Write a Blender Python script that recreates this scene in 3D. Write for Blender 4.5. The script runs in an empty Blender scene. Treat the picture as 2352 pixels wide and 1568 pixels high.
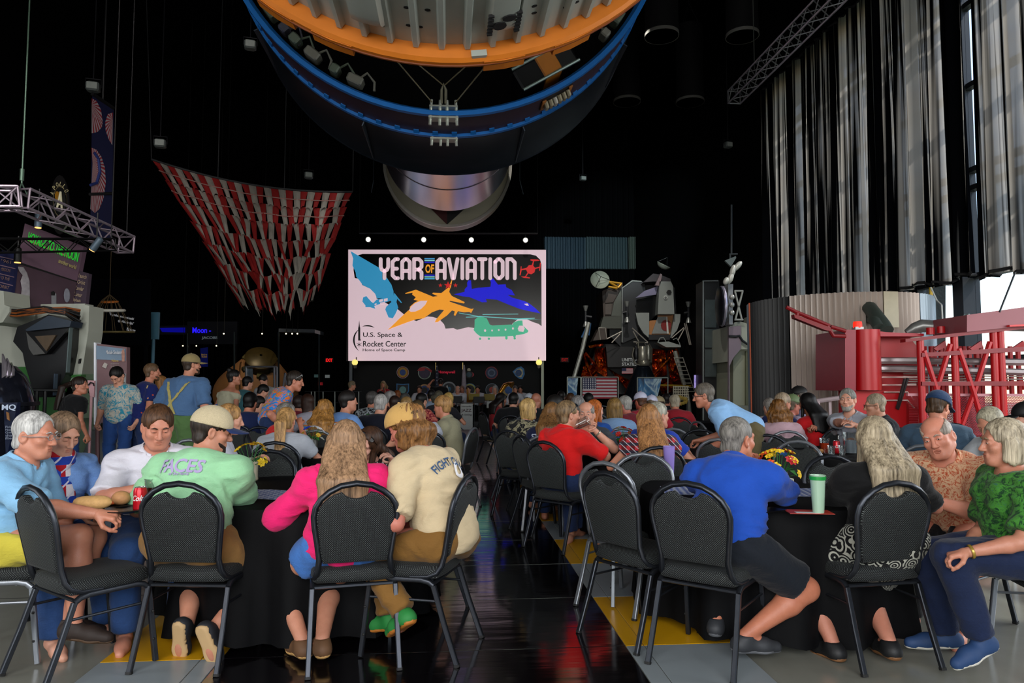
import bpy, math, random
import numpy as np
from mathutils import Vector, Matrix, Euler
from mathutils.bvhtree import BVHTree
SC = bpy.context.scene
COL = SC.collection
R = math.radians
# ------------------------------------------------------------------ camera
F, CX, CY, H = 1640.0, 1176.0, 784.0, 1.40
PITCH = math.atan(102 / F)
cd = bpy.data.cameras.new('camera')
cd.sensor_width = 36.0
cd.lens = F / 2352 * 36.0
cd.clip_end = 300
cam = bpy.data.objects.new('camera', cd)
COL.objects.link(cam)
cam.location = (0, 0, H)
cam.rotation_euler = (math.pi / 2 + PITCH, 0, 0)
SC.camera = cam
# ------------------------------------------------------------------ exposure
SC.view_settings.view_transform = 'Standard'
SC.view_settings.look = 'None'
SC.view_settings.exposure = 0.0
SC.view_settings.gamma = 1.0
SC.view_settings.use_curve_mapping = False
SC.cycles.use_denoising = True
SC.cycles.max_bounces = 7
SC.cycles.diffuse_bounces = 3
SC.cycles.glossy_bounces = 4
SC.cycles.transmission_bounces = 6
SC.cycles.transparent_max_bounces = 12
SC.cycles.caustics_reflective = False
SC.cycles.caustics_refractive = False
SC.cycles.sample_clamp_indirect = 4.0
# ------------------------------------------------------------------ sky, sun, window light, fill
wd = bpy.data.worlds.new('world')
SC.world = wd
wd.use_nodes = True
wt = wd.node_tree
wt.nodes.clear()
wo = wt.nodes.new('ShaderNodeOutputWorld')
wb = wt.nodes.new('ShaderNodeBackground')
sky = wt.nodes.new('ShaderNodeTexSky')
sky.sky_type = 'NISHITA'
sky.sun_disc = False
sky.sun_elevation = R(42)
sky.sun_rotation = R(75)
wb.inputs['Strength'].default_value = 0.33
wt.links.new(sky.outputs[0], wb.inputs[0])
wt.links.new(wb.outputs[0], wo.inputs[0])
def lamp(name, kind, loc, rot, energy, color=(1, 1, 1), size=None, size_y=None, **kw):
 l = bpy.data.lights.new(name, kind)
 l.energy = energy
 l.color = color
 if size is not None:
  if kind == 'AREA':
   l.shape = 'RECTANGLE'
   l.size = size
   l.size_y = size_y or size
  elif kind == 'SUN':
   l.angle = size
  else:
   l.shadow_soft_size = size
 for k, v in kw.items():
  setattr(l, k, v)
 o = bpy.data.objects.new(name, l)
 COL.objects.link(o)
 o.location = loc
 o.rotation_euler = rot
 return o
# late-morning sun outside the glazed right-hand wall
lamp('sun', 'SUN', (30, 10, 30), Euler((R(42), 0, R(78)), 'XYZ'), 3.2, (1, .93, .84), R(.6))
# daylight through the glazed entrance wall behind the camera (tall shopfront windows)
lamp('entrance_window_light', 'AREA', (-0.8, -4.8, 4.0), (R(82), 0, R(-3)), 1080, (1, .97, .94), 10, 4.6)
# daylight through the clear band under the curtain on the right-hand wall
lamp('right_window_light', 'AREA', (9.2, 5.0, 3.4), (R(80), 0, R(86)), 650, (.95, .98, 1), 9, 3.6)
# soft fill lamp added on the left, with no visible source
lamp('left_fill_light', 'AREA', (-9.6, 1.0, 3.0), (R(80), 0, R(-74)), 260, (.95, .98, 1), 5, 3.2)
# ------------------------------------------------------------------ helpers
def W(px, py, d):
 """world point at forward distance d seen at photograph pixel (px, py)"""
 u, v = (px - CX) / F, (CY - py) / F
 dx, dy, dz = u, math.cos(PITCH) - v * math.sin(PITCH), math.sin(PITCH) + v * math.cos(PITCH)
 t = d / dy
 return Vector((dx * t, d, H + dz * t))
def G(px, py, z=0.0):
 u, v = (px - CX) / F, (CY - py) / F
 dx, dy, dz = u, math.cos(PITCH) - v * math.sin(PITCH), math.sin(PITCH) + v * math.cos(PITCH)
 t = (z - H) / dz
 return Vector((dx * t, dy * t, z))
def lin(h):
 if not isinstance(h, str):
  return tuple(h)[:3] + (1,)
 v = [int(h[i:i + 2], 16) / 255 for i in (0, 2, 4)]
 return tuple((c / 12.92 if c <= .04045 else ((c + .055) / 1.055) ** 2.4) for c in v) + (1,)
MATS = {}
class NT:
 def __init__(s, name):
  s.m = bpy.data.materials.new(name)
  s.m.use_nodes = True
  s.t = s.m.node_tree
  s.b = s.t.nodes['Principled BSDF']
  s.out = s.t.nodes['Material Output']
 def n(s, typ, **kw):
  nd = s.t.nodes.new('ShaderNode' + typ)
  for k, v in kw.items():
   if hasattr(nd, k):
    setattr(nd, k, v)
  return nd
 def l(s, a, b):
  s.t.links.new(a, b)
 def math(s, op, a, b=None, c=None):
  nd = s.n('Math', operation=op)
  for i, v in enumerate((a, b, c)):
   if v is None:
    continue
   if isinstance(v, (int, float)):
    nd.inputs[i].default_value = v
   else:
    s.l(v, nd.inputs[i])
  return nd.outputs[0]
 def mix(s, f, a, b):
  nd = s.n('Mix', data_type='RGBA')
  for i, v in ((0, f), (6, a), (7, b)):
   if isinstance(v, (int, float)):
    nd.inputs[i].default_value = v
   elif isinstance(v, tuple):
    nd.inputs[i].default_value = v
   else:
    s.l(v, nd.inputs[i])
  return nd.outputs[2]
 def coords(s, scale=(1, 1, 1), kind='Object', rot=(0, 0, 0)):
  tc = s.n('TexCoord')
  mp = s.n('Mapping')
  mp.inputs['Scale'].default_value = scale
  mp.inputs['Rotation'].default_value = rot
  s.l(tc.outputs[kind], mp.inputs[0])
  return mp.outputs[0]
 def noise(s, vec, scale, detail=3, rough=.55, dist=0):
  nd = s.n('TexNoise')
  nd.inputs['Scale'].default_value = scale
  nd.inputs['Detail'].default_value = detail
  nd.inputs['Roughness'].default_value = rough
  nd.inputs['Distortion'].default_value = dist
  s.l(vec, nd.inputs['Vector'])
  return nd.outputs['Fac']
 def ramp(s, fac, stops, interp='LINEAR'):
  nd = s.n('ValToRGB')
  cr = nd.color_ramp
  cr.interpolation = interp
  while len(cr.elements) < len(stops):
   cr.elements.new(.5)
  for e, (p, c) in zip(cr.elements, stops):
   e.position = p
   e.color = lin(c) if isinstance(c, str) else c
  s.l(fac, nd.inputs[0])
  return nd.outputs[0]
 def col(s, sock):
  if isinstance(sock, tuple):
   s.b.inputs['Base Color'].default_value = sock
  else:
   s.l(sock, s.b.inputs['Base Color'])
 def bump(s, fac, strength, dist=.01):
  nd = s.n('Bump')
  nd.inputs['Strength'].default_value = strength
  nd.inputs['Distance'].default_value = dist
  s.l(fac, nd.inputs['Height'])
  s.l(nd.outputs[0], s.b.inputs['Normal'])
 def set(s, **kw):
  for k, v in kw.items():
   s.b.inputs[k.replace('_', ' ')].default_value = v
  return s
def M(h, rough=.6, metal=0.0, var=.12, nscale=9.0, bump=0.0, bscale=60.0, emit=0.0, spec=None, stretch=(1, 1, 1)):
 """plain procedural material: base colour with noise variation, optional relief and emission"""
 key = ('M', h, rough, metal, var, nscale, bump, bscale, emit, spec, stretch)
 if key in MATS:
  return MATS[key]
 t = NT('paint_' + str(h))
 c = lin(h)
 vec = t.coords(stretch)
 nz = t.noise(vec, nscale)
 dk = tuple(x * (1 - var) for x in c[:3]) + (1,)
 lt = tuple(min(1, x * (1 + var)) for x in c[:3]) + (1,)
 cs = t.mix(nz, dk, lt)
 t.col(cs)
 t.set(Roughness=rough, Metallic=metal)
 if spec is not None:
  t.b.inputs['Specular IOR Level'].default_value = spec
 if bump:
  t.bump(t.noise(t.coords(stretch), bscale, 2), bump)
 if emit:
  t.l(cs, t.b.inputs['Emission Color'])
  t.b.inputs['Emission Strength'].default_value = emit
 MATS[key] = t.m
 return t.m
def glow(h, s):
 return M(h, .5, 0, .02, 4, emit=s)
class MB:
 """collects shapes into one mesh"""
 def __init__(s):
  s.v, s.f = [], []
 def add(s, vs, fs):
  o = len(s.v)
  s.v += [tuple(v) for v in vs]
  s.f += [tuple(i + o for i in f) for f in fs]
  return s
 def box(s, c, d, rz=0.0, rot=None, ch=0.0):
  c = Vector(c)
  m = rot if rot is not None else Matrix.Rotation(rz, 3, 'Z')
  hx, hy, hz = d[0] / 2, d[1] / 2, d[2] / 2
  if ch <= 0:
   p = [(x, y, z) for x in (-hx, hx) for y in (-hy, hy) for z in (-hz, hz)]
   fs = [(0, 1, 3, 2), (4, 6, 7, 5), (0, 4, 5, 1), (2, 3, 7, 6), (0, 2, 6, 4), (1, 5, 7, 3)]
   return s.add([c + m @ Vector(q) for q in p], fs)
  k = min(ch, hx * .8, hy * .8, hz * .8)
  rings = []
  for z, i in ((-hz, k), (-hz + k, 0), (hz - k, 0), (hz, k)):
   a, b = hx - i, hy - i
   rings.append([(-a + k, -b, z), (a - k, -b, z), (a, -b + k, z), (a, b - k, z), (a - k, b, z), (-a + k, b, z), (-a, b - k, z), (-a, -b + k, z)])
  return s.loft([[c + m @ Vector(q) for q in r] for r in rings], True, True)
 def loft(s, rings, cap=True, closed=True):
  n = len(rings[0])
  vs = [v for r in rings for v in r]
  fs = []
  for i in range(len(rings) - 1):
   for j in range(n if closed else n - 1):
    a, b = i * n + j, i * n + (j + 1) % n
    fs.append((a, b, b + n, a + n))
  if cap:
   fs.append(tuple(range(n - 1, -1, -1)))
   fs.append(tuple(range((len(rings) - 1) * n, len(rings) * n)))
  return s.add(vs, fs)
 def tube(s, pts, r, n=8, cap=True, sq=False, up=None, closed=False):
  pts = [Vector(p) for p in pts]
  rr = r if isinstance(r, (list, tuple)) else [r] * len(pts)
  rings = []
  prev = None
  for i, p in enumerate(pts):
   if closed:
    t = (pts[(i + 1) % len(pts)] - pts[i - 1])
   else:
    t = (pts[min(i + 1, len(pts) - 1)] - pts[max(i - 1, 0)])
   t.normalize()
   if prev is None:
    a = Vector(up) if up else (Vector((0, 0, 1)) if abs(t.z) < .9 else Vector((0, 1, 0)))
   else:
    a = prev
   a = (a - t * a.dot(t)).normalized()
   prev = a
   b = t.cross(a)
   if sq:
    k = rr[i]
    rings.append([p + a * k * y + b * k * x for x, y in ((-1, -.7), (-.7, -1), (.7, -1), (1, -.7), (1, .7), (.7, 1), (-.7, 1), (-1, .7))])
   else:
    rings.append([p + (a * math.cos(2 * math.pi * j / n) + b * math.sin(2 * math.pi * j / n)) * rr[i] for j in range(n)])
  if closed:
   rings.append(rings[0])
   return s.loft(rings, False)
  return s.loft(rings, cap)
 def bar(s, a, b, r, n=6):
  return s.tube([a, b], r, n)
 def lathe(s, prof, c=(0, 0, 0), n=24, axis='Z', cap=True, a0=0.0, a1=2 * math.pi, mat=None):
  c = Vector(c)
  full = abs(a1 - a0 - 2 * math.pi) < 1e-6
  rings = []
  for r, z in prof:
   ring = []
   for j in range(n if full else n + 1):
    a = a0 + (a1 - a0) * j / n
    p = Vector((r * math.cos(a), r * math.sin(a), z))
    if axis == 'Y':
     p = Vector((p.x, p.z, p.y))
    elif axis == 'X':
     p = Vector((p.z, p.x, p.y))
    if mat is not None:
     p = mat @ p
    ring.append(c + p)
   rings.append(ring)
  return s.loft(rings, cap and full, full)
 def ball(s, c, r, n=12, m=8, rot=None):
  c = Vector(c)
  r = (r, r, r) if not hasattr(r, "__len__") else tuple(float(q) for q in r)
  rings = []
  for i in range(1, m):
   a = -math.pi / 2 + math.pi * i / m
   ring = []
   for j in range(n):
    b = 2 * math.pi * j / n
    p = Vector((r[0] * math.cos(a) * math.cos(b), r[1] * math.cos(a) * math.sin(b), r[2] * math.sin(a)))
    ring.append(c + (rot @ p if rot is not None else p))
   rings.append(ring)
  return s.loft(rings, True)
 def prism(s, pts, th, fr=None, o=(0, 0, 0)):
  """polygon pts (a,b) in plane fr=(A,B,N), thickness th along N"""
  A, B, N = fr or (Vector((1, 0, 0)), Vector((0, 0, 1)), Vector((0, -1, 0)))
  o = Vector(o)
  bot = [o + A * p[0] + B * p[1] for p in pts]
  top = [q + N * th for q in bot]
  return s.loft([bot, top], True)
 def build(s, name, mat, parent=None, smooth=False, angle=None):
  me = bpy.data.meshes.new(name)
  me.from_pydata(s.v, [], s.f)
  me.materials.append(mat)
  o = bpy.data.objects.new(name, me)
  COL.objects.link(o)
  if parent is not None:
   o.parent = parent
  if smooth:
   me.polygons.foreach_set('use_smooth', [True] * len(me.polygons))
   if angle is None:
    angle = 40
   me.set_sharp_from_angle(angle=R(angle))
  return o
def bw(m, name, mat, th, smooth=False, parent=None, angle=None):
 """build a mesh given in world coordinates under an unrotated thing"""
 o = th.location
 m.v = [(v[0] - o.x, v[1] - o.y, v[2] - o.z) for v in m.v]
 return m.build(name, mat, parent or th, smooth, angle)
def tag(o, label, cat, group=None, kind=None):
 o['label'] = label
 if cat:
  o['category'] = cat
 if group:
  o['group'] = group
 if kind:
  o['kind'] = kind
 return o
def thing(name, label, cat, loc=(0, 0, 0), rz=0.0, group=None):
 o = bpy.data.objects.new(name, None)
 o.empty_display_size = .1
 COL.objects.link(o)
 o.location = loc
 o.rotation_euler = (0, 0, rz)
 return tag(o, label, cat, group)
def struct(o, label=None):
 o['kind'] = 'structure'
 if label:
  o['label'] = label
 return o
def dup_tree(o, parent=None):
 c = o.copy()
 COL.objects.link(c)
 if parent is not None:
  c.parent = parent
 for ch in o.children:
  dup_tree(ch, c)
 return c
TEXTS = []
def text(name, s, mat, parent, loc, rot=(math.pi / 2, 0, 0), w=None, h=None, size=1.0, ext=.003, bold=0.0, shear=0.0, align='CENTER', space=1.0):
 cu = bpy.data.curves.new(name, 'FONT')
 cu.body = s
 cu.size = size
 cu.extrude = ext / max(size, 1e-6) * size
 cu.offset = bold
 cu.shear = shear
 cu.space_character = space
 cu.align_x = align
 cu.align_y = 'CENTER'
 cu.resolution_u = 3
 cu.materials.append(mat)
 o = bpy.data.objects.new(name, cu)
 COL.objects.link(o)
 o.parent = parent
 o.location = loc
 o.rotation_euler = rot
 TEXTS.append((o, w, h))
 return o
def fit_texts():
 """lettering becomes real meshes at its final size"""
 bpy.context.view_layer.update()
 dg = bpy.context.evaluated_depsgraph_get()
 for o, w, h in TEXTS:
  me = bpy.data.meshes.new_from_object(o.evaluated_get(dg))
  co = np.zeros(len(me.vertices) * 3, np.float32)
  me.vertices.foreach_get('co', co)
  co = co.reshape(-1, 3)
  bw_, bh = co[:, 0].max() - co[:, 0].min(), co[:, 1].max() - co[:, 1].min()
  sx, sy = (w / bw_ if w else None), (h / bh if h else None)
  sx, sy = sx or sy or 1, sy or sx or 1
  co[:, 0] *= sx
  co[:, 1] = (co[:, 1] - (co[:, 1].max() + co[:, 1].min()) / 2) * sy
  me.vertices.foreach_set('co', co.ravel())
  n = bpy.data.objects.new(o.name + '_', me)
  COL.objects.link(n)
  n.parent = o.parent
  n.location, n.rotation_euler = o.location, o.rotation_euler
  nm = o.name
  bpy.data.objects.remove(o)
  n.name = nm
def arc(cx, cy, r, a0, a1, n):
 return [(cx + r * math.cos(R(a0 + (a1 - a0) * i / n)), cy + r * math.sin(R(a0 + (a1 - a0) * i / n))) for i in range(n + 1)]
# ------------------------------------------------------------------ soft bodies: blended shapes meshed by surface nets
def _n(v):
 v = np.asarray(v, float)
 return v / (np.linalg.norm(v) + 1e-12)
class SDF:
 def __init__(s):
  s.ops = []
 def cap(s, a, b, ra, rb=None, k=.02, ax=None, fx=1.0, fy=1.0, cut=0, sub=False):
  a, b = np.asarray(a, float), np.asarray(b, float)
  s.ops.append(('c', a, b, ra, ra if rb is None else rb, k, ax, fx, fy, cut, sub))
  return s
 def ell(s, c, r, R=None, k=.02, sub=False):
  s.ops.append(('e', np.asarray(c, float), np.asarray(r, float), np.eye(3) if R is None else np.asarray(R, float), k, sub))
  return s
 def plane(s, p, n, k=0.0):
  """remove everything on the side the normal points to"""
  s.ops.append(('p', np.asarray(p, float), _n(n), k))
  return s
 @staticmethod
 def _bb(o):
  if o[0] == 'c':
   f = max(o[7], o[8], 1)
   r = max(o[3], o[4]) * f
   return np.minimum(o[1], o[2]) - r, np.maximum(o[1], o[2]) + r
  e = np.sqrt(((o[3] * o[2][None, :]) ** 2).sum(1))
  return o[1] - e, o[1] + e
 def mesh(s, vox, fine=()):
  lo, hi = np.full(3, 1e9), np.full(3, -1e9)
  for o in s.ops:
   if o[0] == 'p' or o[-1] is True:
    continue
   a, b = s._bb(o)
   lo, hi = np.minimum(lo, a), np.maximum(hi, b)
  lo -= 2.5 * vox
  hi += 2.5 * vox
  ax = []
  for i in range(3):
   x, out = lo[i], [lo[i]]
   while x < hi[i]:
    st = vox
    for fa, fb, fv in fine:
     if fa[i] <= x <= fb[i]:
      st = min(st, fv)
    x += st
    out.append(x)
   ax.append(np.array(out))
  D = np.full([len(a) for a in ax], 1.0, np.float32)
  for o in s.ops:
   if o[0] == 'p':
    _, p, n, k = o
    q = (ax[0][:, None, None] - p[0]) * n[0] + (ax[1][None, :, None] - p[1]) * n[1] + (ax[2][None, None, :] - p[2]) * n[2]
    np.maximum(D, q, out=D)
    continue
   a, b = s._bb(o)
   k = o[5] if o[0] == 'c' else o[4]
   sub = o[-1]
   pad = k + 2.2 * vox
   sl = []
   for i in range(3):
    i0 = max(0, np.searchsorted(ax[i], a[i] - pad) - 1)
    i1 = min(len(ax[i]), np.searchsorted(ax[i], b[i] + pad) + 1)
    sl.append((i0, i1))
   if any(i1 <= i0 for i0, i1 in sl):
    continue
   X = ax[0][sl[0][0]:sl[0][1]][:, None, None]
   Y = ax[1][sl[1][0]:sl[1][1]][None, :, None]
   Z = ax[2][sl[2][0]:sl[2][1]][None, None, :]
   if o[0] == 'c':
    _, A, B, ra, rb, _, e, fx, fy, cut, _ = o
    ba = B - A
    L = np.linalg.norm(ba) + 1e-9
    bn = ba / L
    qx, qy, qz = X - A[0], Y - A[1], Z - A[2]
    h = qx * bn[0] + qy * bn[1] + qz * bn[2]
    t = np.clip(h / L, 0, 1)
    if e is None:
     r2 = qx * qx + qy * qy + qz * qz - h * h
     hb = h - t * L
     d = np.sqrt(np.maximum(r2, 0) + hb * hb) - (ra + (rb - ra) * t)
    else:
     e1 = _n(np.asarray(e, float) - bn * np.dot(e, bn))
     e2 = np.cross(bn, e1)
     c1 = (qx * e1[0] + qy * e1[1] + qz * e1[2]) / fx
     c2 = (qx * e2[0] + qy * e2[1] + qz * e2[2]) / fy
     hb = h - t * L
     d = (np.sqrt(c1 * c1 + c2 * c2 + hb * hb) - (ra + (rb - ra) * t)) * min(1, fx, fy)
    if cut & 1:
     d = np.maximum(d, h - L)
    if cut & 2:
     d = np.maximum(d, -h)
   else:
    _, c, r, Rm, _, _ = o
    qx, qy, qz = X - c[0], Y - c[1], Z - c[2]
    k0 = k1 = 0
    for j in range(3):
     u = (qx * Rm[0, j] + qy * Rm[1, j] + qz * Rm[2, j]) / r[j]
     k0 = k0 + u * u
     k1 = k1 + (u / r[j]) ** 2
    k0, k1 = np.sqrt(k0), np.sqrt(k1) + 1e-9
    d = k0 * (k0 - 1) / k1
   V = D[sl[0][0]:sl[0][1], sl[1][0]:sl[1][1], sl[2][0]:sl[2][1]]
   d = d.astype(np.float32)
   if sub:
    d = -d
    hh = np.maximum(k - np.abs(V - d), 0) / max(k, 1e-6)
    V[...] = np.maximum(V, d) + hh * hh * k * .25
   else:
    hh = np.maximum(k - np.abs(V - d), 0) / max(k, 1e-6)
    V[...] = np.minimum(V, d) - hh * hh * k * .25
  return surfnet(D, ax)
_CORN = np.array([(i >> 2 & 1, i >> 1 & 1, i & 1) for i in range(8)])
_EDGE = [(a, b) for a in range(8) for b in range(a + 1, 8) if bin(a ^ b).count('1') == 1]
def surfnet(D, ax):
 I = D < 0
 cnt = np.zeros([n - 1 for n in D.shape], np.int8)
 for cx, cy, cz in _CORN:
  cnt += I[cx:D.shape[0] - 1 + cx, cy:D.shape[1] - 1 + cy, cz:D.shape[2] - 1 + cz]
 idx = np.argwhere((cnt > 0) & (cnt < 8))
 if len(idx) == 0:
  return np.zeros((0, 3)), np.zeros((0, 4), int)
 vals = np.stack([D[idx[:, 0] + c[0], idx[:, 1] + c[1], idx[:, 2] + c[2]] for c in _CORN], 1)
 acc = np.zeros((len(idx), 3))
 num = np.zeros(len(idx))
 for a, b in _EDGE:
  va, vb = vals[:, a], vals[:, b]
  m = (va < 0) != (vb < 0)
  t = np.where(m, va / np.where(m, va - vb, 1), 0)
  p = _CORN[a] + t[:, None] * (_CORN[b] - _CORN[a])
  acc += p * m[:, None]
  num += m
 fr = acc / num[:, None]
 v = np.stack([ax[i][idx[:, i]] + fr[:, i] * (ax[i][idx[:, i] + 1] - ax[i][idx[:, i]]) for i in range(3)], 1)
 ids = np.full(cnt.shape, -1, np.int32)
 ids[idx[:, 0], idx[:, 1], idx[:, 2]] = np.arange(len(idx))
 quads = []
 for axis in range(3):
  s0 = [slice(None)] * 3
  s1 = [slice(None)] * 3
  s0[axis], s1[axis] = slice(0, -1), slice(1, None)
  e = np.argwhere(I[tuple(s0)] != I[tuple(s1)])
  o1, o2 = (axis + 1) % 3, (axis + 2) % 3
  e = e[(e[:, o1] > 0) & (e[:, o2] > 0) & (e[:, o1] < cnt.shape[o1]) & (e[:, o2] < cnt.shape[o2])]
  if not len(e):
   continue
  q = []
  for da, db in ((-1, -1), (0, -1), (0, 0), (-1, 0)):
   c = e.copy()
   c[:, o1] += da
   c[:, o2] += db
   q.append(ids[c[:, 0], c[:, 1], c[:, 2]])
  q = np.stack(q, 1)
  ins = I[e[:, 0], e[:, 1], e[:, 2]]
  q[~ins] = q[~ins][:, ::-1]
  quads.append(q)
 q = np.concatenate(quads)
 return v, q[(q >= 0).all(1)]
def vnormals(v, q):
 n = np.cross(v[q[:, 2]] - v[q[:, 0]], v[q[:, 3]] - v[q[:, 1]])
 out = np.zeros_like(v)
 for i in range(4):
  np.add.at(out, q[:, i], n)
 return out / (np.linalg.norm(out, axis=1, keepdims=True) + 1e-12)
def vnoise(P, seed=0):
 """smooth value noise, -1..1"""
 i = np.floor(P).astype(np.int64)
 f = P - i
 f = f * f * (3 - 2 * f)
 out = 0
 for c in _CORN:
  g = i + c
  h = (g[:, 0] * 73856093 ^ g[:, 1] * 19349663 ^ g[:, 2] * 83492791 ^ (seed * 2654435761)) & 0xffffff
  h = (h * 1103515245 + 12345) & 0x7fffffff
  h = ((h >> 7) ^ (h * 69069)) & 0xffff
  w = np.prod(np.where(c == 1, f, 1 - f), 1)
  out = out + w * (h / 32767.5 - 1)
 return out
def folds(v, q, amp, sc=(7, 7, 13), seed=0):
 n = vnormals(v, q)
 P = v * np.array(sc)
 w = vnoise(P * .6 + 7.3, seed + 5)
 P = P + w[:, None] * 1.2
 a = 1 - 2 * np.abs(vnoise(P, seed))
 b = vnoise(P * 2.3 + 3.1, seed + 1)
 return v + n * (amp * (a * .7 + b * .35))[:, None]
def qmesh(name, v, q, mat, parent=None, smooth=True):
 me = bpy.data.meshes.new(name)
 me.vertices.add(len(v))
 me.vertices.foreach_set('co', np.asarray(v, np.float32).ravel())
 me.loops.add(q.size)
 me.loops.foreach_set('vertex_index', np.asarray(q, np.int32).ravel())
 me.polygons.add(len(q))
 me.polygons.foreach_set('loop_start', np.arange(0, q.size, 4, dtype=np.int32))
 me.polygons.foreach_set('use_smooth', np.ones(len(q), bool))
 me.update(calc_edges=True)
 me.validate()
 me.materials.append(mat)
 o = bpy.data.objects.new(name, me)
 COL.objects.link(o)
 if parent is not None:
  o.parent = parent
 return o
# ------------------------------------------------------------------ people
def skin_mat(h):
 key = ('skin', h)
 if key in MATS:
  return MATS[key]
 t = NT('skin_' + h)
 c = lin(h)
 n1 = t.noise(t.coords(), 28, 4)
 n2 = t.noise(t.coords(), 6, 2)
 a = t.mix(n1, tuple(x * f for x, f in zip(c, (.80, .70, .66))) + (1,), tuple(min(1, x * 1.10) for x in c[:3]) + (1,))
 b = t.mix(t.math('MULTIPLY', n2, .35), a, (c[0] * .95, c[1] * .55, c[2] * .5, 1))
 t.col(b)
 t.set(Roughness=.5)
 t.b.inputs['Subsurface Weight'].default_value = .08
 t.b.inputs['Subsurface Radius'].default_value = (.02, .008, .004)
 t.bump(t.noise(t.coords(), 240, 2), .12)
 MATS[key] = t.m
 return t.m
def hair_mat(h, h2=None, fine=95):
 key = ('hair', h, h2, fine)
 if key in MATS:
  return MATS[key]
 t = NT('hair_' + h)
 vec = t.coords((1, 1, .07))
 n = t.noise(vec, fine, 4, .7)
 n2 = t.noise(t.coords((1, 1, .12)), 22, 2)
 c, c2 = lin(h), lin(h2 or h)
 dk = tuple(x * .22 for x in c[:3]) + (1,)
 lt = tuple(x * 1.12 for x in c2[:3]) + (1,)
 f = t.math('ADD', t.math('MULTIPLY', n, .7), t.math('MULTIPLY', n2, .4))
 nd = t.n('ValToRGB')
 nd.color_ramp.elements[0].position = .38
 nd.color_ramp.elements[1].position = .72
 nd.color_ramp.elements[0].color = dk
 nd.color_ramp.elements[1].color = lt
 t.l(f, nd.inputs[0])
 t.col(nd.outputs[0])
 t.set(Roughness=.5)
 t.b.inputs['Specular IOR Level'].default_value = .3
 t.bump(n, .35, .006)
 MATS[key] = t.m
 return t.m
def cloth(h, kind='plain', h2=None, h3=None, h4=None, sc=12.0):
 """clothing: plain weave or a print of up to four colours"""
 key = ('cloth', h, kind, h2, h3, h4, sc)
 if key in MATS:
  return MATS[key]
 t = NT('cloth_%s_%s' % (kind, h))
 c = lin(h)
 wv = t.noise(t.coords(), 420, 2)
 if kind == 'plain':
  n = t.noise(t.coords(), 16, 3)
  cs = t.mix(n, tuple(x * .86 for x in c[:3]) + (1,), tuple(min(1, x * 1.08) for x in c[:3]) + (1,))
 elif kind == 'heather':
  cs = t.mix(t.noise(t.coords((1, 1, 2.5)), 170, 2, .8), tuple(x * .55 for x in c[:3]) + (1,), tuple(min(1, x * 1.4) for x in c[:3]) + (1,))
 elif kind == 'floral':
  f = t.noise(t.coords((1, 1, 1.5)), sc, 5, .72, 2.2)
  cs = t.ramp(f, [(.0, h), (.47, h), (.50, h2), (.55, h2), (.575, h3 or h), (.63, h4 or h2), (.68, h)], 'CONSTANT')
 elif kind == 'reef':
  f = t.noise(t.coords(), sc, 6, .75, 3.5)
  cs = t.ramp(f, [(.0, h), (.44, h), (.52, h2), (.60, h2), (.7, h3 or h)])
 elif kind == 'dots':
  vo = t.n('TexVoronoi')
  vo.inputs['Scale'].default_value = sc
  t.l(t.coords(), vo.inputs['Vector'])
  m = t.math('LESS_THAN', vo.outputs['Distance'], .16)
  pick = t.mix(t.math('GREATER_THAN', t.noise(t.coords(), 30), .5), lin(h2), lin(h3 or h2))
  cs = t.mix(m, c, pick)
 elif kind == 'rings':
  vo = t.n('TexVoronoi')
  vo.inputs['Scale'].default_value = sc
  t.l(t.coords(), vo.inputs['Vector'])
  s = t.math('SINE', t.math('MULTIPLY', vo.outputs['Distance'], 26))
  cs = t.mix(t.math('GREATER_THAN', s, .15), c, lin(h2))
 elif kind == 'stripes':
  sx = t.n('SeparateXYZ')
  t.l(t.coords(), sx.inputs[0])
  s = t.math('FRACT', t.math('MULTIPLY', sx.outputs[2], sc))
  cs = t.ramp(s, [(0, h), (.34, h2), (.55, h3 or h), (.8, h4 or h2)], 'CONSTANT')
 elif kind == 'plaid':
  sx = t.n('SeparateXYZ')
  t.l(t.coords(), sx.inputs[0])
  a = t.math('GREATER_THAN', t.math('FRACT', t.math('MULTIPLY', sx.outputs[0], sc)), .6)
  b = t.math('GREATER_THAN', t.math('FRACT', t.math('MULTIPLY', sx.outputs[2], sc)), .6)
  w = t.math('GREATER_THAN', t.math('FRACT', t.math('MULTIPLY', t.math('ADD', sx.outputs[0], sx.outputs[2]), sc * 1.3)), .86)
  cs = t.mix(w, t.mix(b, t.mix(a, c, lin(h2)), lin(h3 or h2)), lin(h4 or h))
 elif kind == 'denim':
  n = t.noise(t.coords(), 9, 3)
  d = t.noise(t.coords((1, 1, .3)), 260, 2)
  cs = t.mix(t.math('ADD', t.math('MULTIPLY', n, .6), t.math('MULTIPLY', d, .4)), tuple(x * .5 for x in c[:3]) + (1,), tuple(min(1, x * 1.5) for x in c[:3]) + (1,))
 t.col(cs)
 t.set(Roughness=.85)
 t.b.inputs['Specular IOR Level'].default_value = .25
 t.b.inputs['Sheen Weight'].default_value = .08
 cr = t.noise(t.coords((1, 1, 1.6)), 26, 3, .6, .8)
 t.bump(t.math('ADD', t.math('MULTIPLY', wv, .10), cr), .38, .012)
 MATS[key] = t.m
 return t.m
def lipmat(h, fem):
 c = lin(h)
 f = (.72, .42, .40) if fem else (.74, .52, .48)
 return M(tuple(round(c[i] * f[i], 4) for i in range(3)), .4, 0, .05)
def rot3(yaw=0, pitch=0, roll=0):
 return np.array(Matrix.Rotation(R(yaw), 3, 'Z') @ Matrix.Rotation(-R(pitch), 3, 'X') @ Matrix.Rotation(R(roll), 3, 'Y'))
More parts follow.
